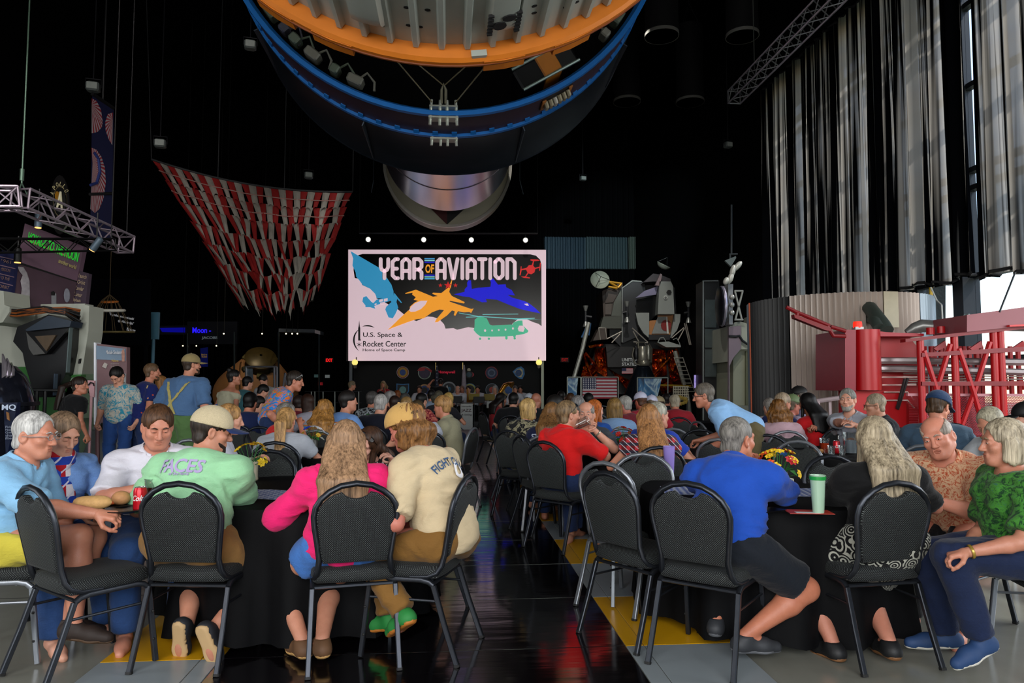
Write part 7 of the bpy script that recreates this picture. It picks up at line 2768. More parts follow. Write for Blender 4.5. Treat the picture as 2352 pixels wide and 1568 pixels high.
def chair(x, y, rz, label, kind='d'):
 if y > 9 and kind[0] != 'f':
  kind = 'f' + kind
 if PROTO[kind] is None:
  c = PROTO[kind] = make_chair(FRM if kind[-1] == 'd' else FRMS, kind[0] == 'f')
 else:
  c = dup_tree(PROTO[kind])
 c.location = (x, y, 0)
 c.rotation_euler = (0, 0, R(rz))
 c['label'] = label
 c['group'] = CHG
 return c
def chair_px(px, top, rz, label, kind='d'):
 """chair whose crown shows at photograph pixel (px, top)"""
 d = (H - .919) * F / max(top - 886, 1)
 b = W(px, top, d)
 a = R(rz)
 return chair(b.x - .28 * math.sin(a), b.y + .28 * math.cos(a), rz, label, kind)
CLOTH = NT('black_tablecloth')
CLOTH.col(CLOTH.mix(CLOTH.noise(CLOTH.coords(), 20), lin('020203'), lin('060608')))
CLOTH.set(Roughness=.7)
CLOTH.b.inputs['Specular IOR Level'].default_value = .12
CLOTH.bump(CLOTH.noise(CLOTH.coords(), 400, 2), .15, .003)
def table(x, y, r, label, clabel, rz=0):
 t = thing('round_table', label, 'table', (x, y, 0), R(rz), 'round tables in the hall')
 mm = MB()
 mm.lathe([(0, .715), (r - .02, .715), (r, .722), (r, .738), (r - .01, .742), (0, .742)], n=48)
 mm.build('tabletop', M('6a4a2e', .5), t)
 for k in range(4):
  a = k * math.pi / 2 + .6
  mm = MB()
  mm.tube([(r * .62 * math.cos(a), r * .62 * math.sin(a), .715), (r * .66 * math.cos(a), r * .66 * math.sin(a), 0)], .016)
  mm.build('leg', M('2a2a2c', .4, .6), t)
 mm = MB()
 n = 96
 rows = []
 for k, (rr, z_) in enumerate(((0.02, .7455), (r * .5, .7455), (r * .97, .7455), (r + .004, .742), (r + .010, .725), (r + .016, .60), (r + .03, .40), (r + .045, .20), (r + .055, .05))):
  row = []
  for j in range(n):
   a = 2 * math.pi * j / n
   w_ = max(0, (k - 4)) / 4
   o = w_ * (.045 * math.sin(a * 13) + .028 * math.sin(a * 22 + 1) - .01)
   row.append((x + (rr + o) * math.cos(a), y + (rr + o) * math.sin(a), z_ + (.012 * math.sin(a * 9) if k == 8 else 0)))
  rows.append(row)
 mm.loft(rows, False)
 mm.f.append(tuple(range(n)))
 o = mm.build('tablecloth', CLOTH.m, None, True, 60)
 tag(o, clabel, 'tablecloth', 'black tablecloths')
 return t
table(-1.32, 4.62, .77, 'round table at the near left, draped in black', 'black floor length cloth on the near left table')
table(1.62, 4.60, .78, 'round table at the near right with the vase mug', 'black floor length cloth on the near right table')
TABS = [(-1.32, 4.62), (1.62, 4.60)]
for (x, y, lb, cl) in ((1.30, 7.15, 'round table in front of the plaid woman', 'black cloth on the table before the plaid woman'), (3.2, 7.15, 'round table with pitcher and drinks at the right', 'black cloth under the pitcher and drinks'), (-1.5, 7.15, 'round table with blue and white flowers, left middle', 'black cloth under the blue and white flowers'), (-1.95, 9.75, 'round table with red and green flowers', 'black cloth under the red and green flowers'), (.98, 9.6, 'round table behind the woman with black floral top', 'black cloth behind the woman with black floral top'), (2.15, 9.0, 'round table below the leaning man', 'black cloth below the leaning man'), (.75, 12.9, 'round table with purple flowers near the stage', 'black cloth under the purple flowers'), (-4.07, 11.9, 'round table beside the woman in the pale dress', 'black cloth beside the woman in the pale dress'), (4.15, 13, 'far round table near the pale machine block', 'black cloth near the pale machine block'), (-2.2, 14.8, 'far round table before the singer', 'black cloth before the singer')):
 table(x, y, .76, lb, cl)
 TABS.append((x, y))
# chairs (nearest first)
chair(-2.13, 3.66, -35, 'empty black chair at the left front, turned to the table')
chair(-1.63, 3.84, -3, 'black chair of the man in the green shirt')
chair(-.84, 3.84, 15, 'black chair of the woman in the pink shirt')
chair(-.50, 3.94, 76, 'black chair of the man in the tan cap')
chair(-2.66, 3.86, -80, 'silver edged chair of the man in the light blue shirt', 's')
chair(-2.55, 4.45, -115, 'chair of the woman with the red, white and blue scarf')
chair(-2.27, 4.95, -140, 'black chair of the man in the white shirt')
chair(1.03, 3.80, -36, 'black chair of the man in the royal blue polo, left of him')
chair(1.86, 3.86, 11, 'black chair of the woman in the black top')
chair(2.62, 4.35, 122, 'black chair of the bald man in the orange shirt')
chair(2.72, 3.62, 80, 'chair of the woman in the green print top', 's')
chair(.76, 4.72, -42, 'empty grey lit chair beside the aisle, left of the black one', 's')
chair(.74, 4.16, -52, 'empty black chair facing the near right table')
chair_px(1476, 1041, 172, 'empty silver edged chair at the far side of the near right table', 's')
chair_px(1905, 1046, 186, 'empty black chair facing us beyond the vase')
chair_px(621, 1034, 178, 'empty black chair facing us beyond the near left table')
chair_px(1050, 1064, 76, 'black chair just beyond the tan cap man, empty')
for a in ((596, 980, -8, 'empty black chair beyond the sandy haired woman, left middle', 'd'), (436, 1009, -12, 'silver edged chair left of the two tone cap', 's'), (702, 960, 20, 'black chair beside the red sleeved woman', 's'), (828, 972, 22, 'black chair right of the yellow flowers', 'd'), (846, 938, 170, 'round backed empty chair left of the white haired man', 's'),
   (1133, 976, -84, 'first black chair along the aisle, right side', 'd'), (1182, 985, -70, 'black chair at the aisle beside the red polo man', 'd'), (1196, 1000, -62, 'tall black chair just left of the red polo man', 'd'), (1166, 962, -88, 'black chair at the aisle behind the first one', 'd'), (1385, 932, 10, 'silver edged chair beyond the red haired woman', 's'), (1440, 994, 160, 'grey chair left of the plaid woman', 's'), (1545, 984, -170, 'grey chair right of the plaid woman', 's'),
   (1580, 952, 30, 'black chair below the leaning man', 'd'), (1600, 968, -70, 'silver edged chair beside the leaning man', 's'), (1608, 986, -20, 'black chair behind the royal blue polo man', 'd'), (1650, 1008, -30, 'silver edged chair hidden by the royal blue polo man', 's'), (1716, 952, 4, 'silver edged chair right of the leaning man', 's'), (1752, 968, -25, 'silver edged chair left of the curly haired woman', 's'), (1762, 998, -30, 'black chair left front of the curly haired woman', 'd'),
   (1834, 1012, 140, 'grey lit chair right of the vase flowers', 's'), (1878, 965, 172, 'silver edged chair by the pitcher table', 's'), (1860, 935, 160, 'dark chair against the corrugated pod', 'd'), (2060, 982, 176, 'black chair with handle hole showing red, by the arm', 'd'), (2188, 972, 150, 'black chair between the navy cap and the grey head', 'd'), (2085, 1012, 4, 'black chair behind the bald man in orange', 'd'), (672, 935, 30, 'dark chair under the bright tropical shirt', 'd')):
 chair_px(*a)
# ------------------------------------------------------------------ people at the two near tables
JEAN = cloth('24406e', 'denim')
BLKC = cloth('0b0b0d')
TAN_SH = (M('5a3c22', .7), M('b08850', .7))
def garment(P, name, mat, fn, vox=.011, smooth_fold=.004):
 t = SDF()
 fn(t)
 v, q = t.mesh(vox)
 v = folds(v, q, smooth_fold, (14, 14, 14), 4)
 return qmesh(name, v, q, mat, P.obj)
PB = person('white haired man with glasses in a light blue shirt at the left edge', 88, 951, 3.85, -82, w=1.15, seat=3.82, lean=10, look=(-6, 8, 0), hair='receding', hc='cfcdc9', skin='c58a70', glasses=('8a8a8c', 'on'),
   top=cloth('86b8dc'), sleeve=.95, collar=True, bottom=cloth('c2b440'), bkind='shorts', arms={1: (W(222, 1180, 3.62), (.9, -.4, -.8)), -1: (W(186, 1166, 3.88), (-.6, -.5, -1))}, hands=(52, 45),
   legs={1: (W(172, 1428, 3.7), (0, 1, 1)), -1: (W(150, 1420, 3.85), (0, 1, 1))}, shoe=(M('24160e', .7), M('4a3420', .7)), hi=2, face=True)
PS = person('woman looking down with a red, white and blue star scarf', 158, 951, 4.08, -122, sex='f', w=1.1, lean=10, look=(8, 26, 0), hair='short', hc='54402e', hc2='8a7058', skin='cc9c84', top=cloth('6f94cc', 'heather'), sleeve=1.5,
   bottom=JEAN, arms={-1: (W(225, 1168, 4.05), (-1, -.5, -.6)), 1: (W(185, 1180, 3.95), (1, -.3, -1))}, hi=2, face=True, eyes_closed=True)
SCF = cloth('a81420', 'plaid', 'd8d0d4', '1c3a9a', 'c8c4d0', 9)
STF = cloth('2440a0', 'dots', 'd8d8e0', 'd8d8e0', sc=26)
sy = PS.head + PS.Rh @ np.array([0, .035, -.16])
def scarf(t):
 for k in range(14):
  a, b = k * .449, (k + 1) * .449
  for dz, r_ in ((0, .036), (.035, .030)):
   t.cap(sy + np.array([.075 * math.cos(a), -.03 + .075 * math.sin(a), dz]), sy + np.array([.075 * math.cos(b), -.03 + .075 * math.sin(b), dz]), r_, None, .01)
 t.ell(sy + np.array([0, .06, -.02]), (.045, .035, .045), None, .02)
garment(PS, 'scarf', SCF, scarf, .008)
garment(PS, 'scarf_tail', SCF, lambda t: (t.cap(sy + np.array([-.01, .07, -.04]), sy + np.array([-.03, .10, -.26]), .032, .040, .02, (1, 0, 0), 1.1, .5, cut=1)), .008)
garment(PS, 'scarf_tail', STF, lambda t: (t.cap(sy + np.array([.02, .065, -.05]), sy + np.array([.06, .085, -.40]), .034, .050, .02, (1, 0, 0), 1.1, .5, cut=1)), .008)
PWS = person('man in a white short sleeved shirt reaching for his drink', 366, 934, 4.22, -152, w=1.18, lean=8, look=(6, 20, 0), hair='short', hc='3c2618', hc2='5a3c26', skin='c48a72', top=cloth('d6d4de'), sleeve=.92, collar=True, bottom=JEAN,
    arms={1: (W(338, 1118, 3.98), (1, .2, -.7)), -1: (W(400, 1140, 4.0), (-1, .2, -.8))}, hands=(50, 40), hi=2, face=True, eyes_closed=True, jaw=1.12)
PG = person('bearded man in a pale green shirt and two tone cap, seen from behind', 497, 941, 3.88, -8, w=1.32, seat=3.80, lean=17, bend=14, look=(-50, 12, 0), hair='short', hc='33261c', skin='c08a70', beard='2c2018', top=cloth('98cfa0'), sleeve=.86, bottom=cloth('8a6638'), bkind='shorts',
   cap=(cloth('bdae8e', 'heather'), cloth('1c2c58')), arms={1: (W(545, 1172, 4.3), (1, -.4, -.9)), -1: (W(400, 1165, 4.25), (-1, -.4, -.9))}, legs={1: (W(488, 1446, 3.78), (.5, 1, .6)), -1: (W(430, 1436, 3.84), (-.5, 1, .6))},
   toes={1: (.30, .25, -1), -1: (-.12, .3, -1)}, shoe=(M('1a1c22', .7), M('b8986c', .7)), hi=2, fold=.016)
LIL = M('a898c4', .8)
decal(PG, PG.top, 'shirt_lettering', 'FACES', LIL, PG.chest * .35 + PG.shm * .65 - PG.xs * .02, .25, h=.075)
decal(PG, PG.top, 'shirt_lettering', 'of the game', LIL, PG.chest * .75 + PG.shm * .25 - PG.xs * .01, .12)
PK = person('woman with long light brown hair in a bright pink shirt', 795, 970, 3.92, 9, sex='f', w=1.0, seat=3.80, lean=7, look=(4, 6, 0), hair='long', hc='7a5638', hc2='b08a68', hlen=.44, skin='c08a70', top=cloth('e8226e'), sleeve=1.02, loose=.03, bottom=cloth('3d6cb0', 'denim'), bkind='shortshorts',
   arms={-1: (W(652, 1188, 4.1), (-1, -.5, -.8)), 1: (W(850, 1165, 4.2), (1, -.4, -.8))}, legs={-1: (W(694, 1468, 3.74), (-.7, 1, .6)), 1: (W(740, 1466, 3.70), (.0, 1, .5))}, toes={-1: (-.5, .9, -.1), 1: (-.2, 1, -.1)}, shoe=TAN_SH, hi=2, fold=.018)
PT = person('person in a backwards tan cap and beige shirt leaning to the left', 922, 935, 3.96, 60, w=1.14, seat=3.93, lean=22, bend=16, look=(10, 20, 0), hair='curly', hc='7c5230', hc2='94683c', hlen=.09, skin='c07a68', top=cloth('c9b592'), sleeve=.86, bottom=cloth('7a5626'),
   cap=(cloth('c09858'), cloth('c09858')), capyaw=180, arms={-1: (W(862, 1130, 3.85), (-.6, -.5, -1)), 1: (W(850, 1150, 4.3), (.5, -.4, -1))}, legs={-1: (W(925, 1402, 3.74), (0, 1, .8)), 1: (W(893, 1410, 3.95), (0, 1, .8))}, toes={-1: (.3, .8, -.5), 1: (0, 1, -.2)},
   shoe=(M('1f7a34', .7), M('b06a24', .6)), hi=2, fold=.016)
NV = M('2c4a6e', .8)
c0 = PT.chest * .3 + PT.shm * .7
decal(PT, PT.top, 'shirt_lettering', 'FIGHT CLUB', NV, c0 - PT.u1 * .02, .27, h=.05, arch=.25)
decal(PT, PT.top, 'shirt_lettering', 'never too tough', NV, PT.wst + PT.u1 * .02 + PT.xs * .05, .16, h=.02)
decal(PT, PT.top, 'shirt_print', 'o', M('d8d6d8', .8), PT.chest + PT.u1 * .02 + PT.xs * .05, .075, h=.10)
decal(PT, PT.top, 'shirt_print', '.', M('b83a28', .8), PT.chest - PT.u1 * .07 + PT.xs * .02, .045, h=.055)
decal(PT, PT.top, 'shirt_print', '.', M('b83a28', .8), PT.chest - PT.u1 * .075 + PT.xs * .07, .045, h=.055)
decal(PT, PT.obj.children[[c.name.startswith('cap') for c in PT.obj.children].index(True)], 'cap_lettering', 'ADVENTURE', M('2a1e14', .8), PT.head + PT.Rh @ np.array([-.03, -.03, .06]), .06, h=.016)
PF = person('dark haired woman tilting her head with sunglasses on top', 858, 1000, 4.86, 168, sex='f', w=1.0, lean=34, bend=6, look=(-6, 12, -34), hair='long', hc='1e1512', hc2='4a3020', hlen=.22, skin='cfa08c', top=BLKC, sleeve=.8, bottom=JEAN, glasses=('08080a', 'up'),
   arms={1: (W(838, 1130, 4.5), (1, .2, -.6)), -1: (W(905, 1062, 4.62), (-1, .3, -.8))}, hi=2, face=True)
PP_ = person('grey buzz cut man in a royal blue polo resting his chin', 1694, 960, 4.0, -33, w=1.16, seat=3.78, lean=24, bend=14, look=(-26, 4, 0), hair='buzz', hc='4c4844', hc2='8a857e', skin='b9785c', top=cloth('1848aa'), sleeve=.86, collar=True, bottom=cloth('10161f'), bkind='shorts',
    arms={1: (W(1752, 1072, 4.22), (1, .1, -1)), -1: (W(1680, 1150, 4.5), (-1, 0, -1))}, hands=(65, 40), palms={1: (-.9, -.2, .3)}, legs={1: (W(1712, 1458, 3.72), (.9, 1, .5)), -1: (W(1645, 1420, 3.95), (0, 1, .5))}, toes={1: (.8, .8, -.1)}, shoe=(M('2a2c30', .6), M('5a5c60', .6)), hi=2, fold=.016)
PBK = person('woman with long grey blonde hair in a black top and patterned skirt', 2003, 963, 3.94, 6, sex='f', w=1.18, seat=3.82, lean=3, look=(0, 6, 0), hair='long', hc='7a6648', hc2='b8a88c', hlen=.36, skin='b9806a', top=cloth('08080a'), sleeve=.80, bottom=cloth('0a0a0c', 'rings', 'a8a89c', sc=17), bkind='skirt',
    arms={-1: (W(1905, 1165, 4.25), (-1, -.4, -.7)), 1: (W(2080, 1160, 4.2), (1, -.4, -.7))}, legs={-1: (W(1912, 1474, 3.78), (-.3, 1, .5)), 1: (W(2042, 1470, 3.74), (.2, 1, .5))}, shoe=(M('0c0c0e', .6), M('7a5230', .6)), hi=2)
PO = person('bald man in an orange tropical shirt leaning in to talk', 2136, 960, 4.06, 128, w=1.16, seat=4.36, lean=24, bend=8, look=(6, 10, 16), hair='bald', hc='b0a294', skin='cc8c74', top=cloth('b8502e', 'reef', 'd8b08c', 'c87048', sc=20), sleeve=.95, collar=True, loose=.024, bottom=BLKC,
   arms={-1: (W(2142, 1150, 3.98), (-1, -.6, -.7)), 1: (W(2080, 1140, 4.5), (1, 0, -1))}, hands=(50, 50), hi=2, face=True, mouth_open=True, belly=.05, jaw=1.1)
PGW = person('grey blonde woman in a green blue print top with clasped hands', 2302, 966, 3.62, 84, sex='f', w=1.18, seat=3.62, lean=4, look=(-8, 2, 0), hair='bob', hc='9c8a6c', hc2='c8baa0', hlen=.0, skin='bd866e', top=cloth('123a1c', 'reef', '3f7f2c', '1c3a6a', sc=11), sleeve=.84, hem=-.12, loose=.024, bottom=cloth('131f3c', 'denim'),
    arms={-1: (W(2222, 1268, 3.42), (-.5, -1, -.6)), 1: (W(2212, 1262, 3.62), (.8, -.8, -.6))}, hands=(48, 48), palms={-1: (0, -.3, -1), 1: (0, -.2, -1)}, legs={-1: (W(2252, 1462, 3.48), (0, 1, .8)), 1: (W(2172, 1448, 3.78), (0, 1, .8))}, toes={-1: (-.3, .7, -.25)},
    shoe=(M('1c3a64', .7), M('c8c4b8', .6)), hi=2, face=True)
m = MB()
nc = PGW.head + np.array([0, -.005, -.155])
m.tube([Vector(nc + np.array([.072 * math.cos(k * .37), .012 + .085 * math.sin(k * .37), -.035 - .03 * math.sin(k * .37)])) for k in range(17)], .0035, 6, closed=True)
m.build('necklace', M('c8c0b0', .25, .4), PGW.obj, True)
m = MB()
m.ball(Vector(PGW.head + PGW.Rh @ np.array([-.082, -.004, -.05])), .007, 8, 6)
m.build('earring', M('d8d0c8', .15, .3), PGW.obj, True)
for Q, sd, c in ((PGW, -1, 'a88a3c'), (PB, -1, '0a0a0c')):
 m = MB()
 a = Q.Wr[sd] * .93 + Q.E[sd] * .07
 d_ = _n(Q.Wr[sd] - Q.E[sd])
 m.lathe([(.030, -.007), (.033, -.004), (.033, .004), (.030, .007)], Vector(a), 18, cap=False, mat=Vector((0, 0, 1)).rotation_difference(Vector(d_)).to_matrix())
 m.build('wristwatch', M(c, .3, .5), Q.obj, True)
# ------------------------------------------------------------------ the rest of the crowd
DN = cloth('1c2c50', 'denim')
KH = cloth('5a5034')
def seat_of(P, lb, kind='d'):
 return chair(P.root.x - .04 * math.sin(P.rz), P.root.y + .04 * math.cos(P.rz), math.degrees(P.rz), lb, kind)
def crowd(lb, px, py, d, rz, sex, hair, hc, shirt, **k):
 k.setdefault('bottom', DN)
 k.setdefault('skin', random.choice(['c08a70', 'b97e64', 'c99880']))
 k.setdefault('hi', 1 if d < 8.3 else 0)
 mat = cloth(*shirt) if isinstance(shirt, tuple) else cloth(shirt)
 return person(lb, px, py, d, rz, sex=sex, hair=hair, hc=hc, top=mat, **k)
PR1 = crowd('man in a red polo with glasses pushed up, chin on hand', 1304, 925, 6.32, -42, 'm', 'short', '4c3a28', 'd01414', hc2='8a7050', w=1.16, lean=8, bend=12, look=(-24, 0, 0), glasses=('2c3a48', 'up'), collar=True, arms={1: (W(1352, 1000, 6.5), (1, .2, -1)), -1: (W(1330, 1040, 6.9), (-1, 0, -1))}, hands=(60, 40), palms={1: (-1, 0, .2)}, sleeve=.85, hi=2, seat=6.36)
PDM = crowd('balding man drinking from a clear cup, watch on wrist', 1346, 938, 6.85, 170, 'm', 'bald', 'a09890', '3a4048', face=True, lean=10, look=(0, -2, 0), arms={1: (W(1338, 984, 6.55), (1, .3, -1)), -1: (W(1366, 988, 6.55), (-1, .3, -1))}, palms={1: (-1, 0, .3), -1: (1, 0, .3)}, hi=2)
m = MB()
seat_of(PR1, 'black chair of the man in the red polo')
seat_of(PDM, 'black chair of the balding man with the clear cup')
m.lathe([(.031, -.008), (.036, -.004), (.036, .004), (.031, .008)], Vector(PDM.Wr[-1] * .85 + PDM.E[-1] * .15), 16, cap=False, mat=Vector((0, 0, 1)).rotation_difference(Vector(_n(PDM.Wr[-1] - PDM.E[-1]))).to_matrix())
m.build('wristwatch', M('b0aa98', .25, .7), PDM.obj, True)
PLW = crowd('woman with very long straight hair in a red plaid top', 1488, 931, 6.05, 2, 'f', 'long', '7a4e2c', ('5a1014', 'plaid', 'a82830', '2a2430', 'b0b0b8', 16.0), hc2='b07c4c', hlen=.58, sleeve=.2, hi=2)
seat_of(PLW, 'black chair of the woman in the red plaid top')
PST = crowd('woman with brown hair and white ribbon in a navy staff shirt', 1268, 926, 7.3, -14, 'f', 'long', '5a3a20', '0e1636', hlen=.32, hc2='8a6238')
seat_of(PST, 'silver edged chair of the woman in the staff shirt', 's')
decal(PST, PST.top, 'shirt_lettering', 'STAFF', M('a8b0c0', .8), PST.chest * .6 + PST.shm * .4 - PST.xs * .09, .17, h=.05)
POB = crowd('older grey haired man in a blue shirt beside the plaid woman', 1511, 933, 6.7, -50, 'm', 'short', '8a8676', '1c3aa0', hc2='b0ac9c', look=(-10, 0, 0))
seat_of(POB, 'silver edged chair of the grey man in blue', 's')
PLB = crowd('grey haired man in a light blue shirt bending over a table', 1612, 882, 7.4, 72, 'm', 'short', '6a6258', '84aed8', pose='stand', height=1.78, lean=58, bend=10, look=(0, 10, 0), glasses=('2a2a2c', 'on'), w=1.2, arms={-1: (W(1622, 1030, 7.2), (-.3, -1, 0)), 1: (W(1610, 1010, 7.7), (.3, -1, 0))}, sleeve=.8, hi=2, neck=-20, bottom=KH)
PHW = crowd('man in a bright blue tropical shirt leaning forward', 682, 862, 9.0, -72, 'm', 'short', '2a2018', ('1878c0', 'floral', 'd86a20', '2a8a3a', '78c8e0', 7.0), pose='stand', height=1.80, lean=26, bend=16, look=(0, 12, 0), glasses=('b8bcc0', 'up'), w=1.15, hi=2, sleeve=.9, belly=.03)
crowd('woman in a black top with a blue hair clip, hands low', 184, 871, 9.7, -28, 'f', 'pony', '2a1c16', '07070a', pose='stand', hlen=.34, look=(-55, 0, 0), hi=2, bottom=cloth('1c3c72', 'denim'), shoe=(M('5a5048'), M('a8a090')), scoop=.09, sleeve=.55, hem=.06)
crowd('dark haired man looking down in a teal cloud print shirt', 262, 843, 10.0, 178, 'm', 'short', '120e0c', ('1f7f98', 'reef', 'b0aca0', '14283c', 8.0, 8.0), pose='stand', height=1.80, look=(0, 44, 0), lean=3, bend=10, hi=2, w=1.08, collar=True, bottom=cloth('1c3c72', 'denim'), shoe=(M('101010'), M('b8b8b8')), face=True, eyes_closed=True, sleeve=.9)
crowd('man in a navy shirt with tiny coloured print, seen from behind', 350, 839, 10.4, -40, 'm', 'short', '6a5038', ('101c56', 'dots', 'c8b070', 'b04030', None, 13.0), pose='stand', look=(-20, 0, 0), beard='6a4a30', hi=1, w=1.05, hem=-.16)
crowd('girl with honey blonde hair between two standing men', 373, 868, 12.0, -20, 'f', 'bob', '9a6a3a', 'c8c8cc', pose='stand', hlen=.1)
PSU = crowd('large man in a cap with tan suspenders over a blue shirt', 440, 819, 9.1, -16, 'm', 'short', '3a2c22', ('46648a', 'heather'), pose='stand', w=1.62, look=(-30, 0, 0), cap=(cloth('8a7a52'), cloth('7a6a44')), beard='4a3a2c', hi=2, bottom=cloth('4c6a3c'), sleeve=.9, hem=.06, belly=.06)
m = MB()
sm_ = PSU.top.data
bvh = BVHTree.FromPolygons([v.co for v in sm_.vertices], [tuple(p.vertices) for p in sm_.polygons])
for pts in (((-.15, .16), (-.07, .02), (0, -.10), (.10, -.30), (.14, -.46)), ((.15, .16), (.07, .02), (0, -.10), (-.10, -.30), (-.14, -.46))):
 path = []
 for i in range(len(pts) * 6 - 5):
  k, f_ = divmod(i, 6)
  a = pts[k]
  b = pts[min(k + 1, len(pts) - 1)]
  u, w_ = a[0] + (b[0] - a[0]) * f_ / 6, a[1] + (b[1] - a[1]) * f_ / 6
  hh = bvh.ray_cast(Vector((u, -1, PSU.shm[2] - .14 + w_)), Vector((0, 1, 0)))
  if hh[0] is not None:
   path.append(hh[0] + Vector((0, -.003, 0)))
 m.loft([[p + Vector((-.019, 0, 0)), p + Vector((.019, 0, 0)), p + Vector((.019, -.006, 0)), p + Vector((-.019, -.006, 0))] for p in path], True)
m.build('suspenders', cloth('a89a5c'), PSU.obj)
crowd('woman with a dark bun in a long pale strappy dress', 538, 853, 11.0, -32, 'f', 'bun', '120e0c', 'a8a48c', pose='stand', dress=True, straps=True, look=(-30, 0, 0), hi=1, bottom=None, skin='b07a60', shoe=(M('a8a498'), M('8a8474')))
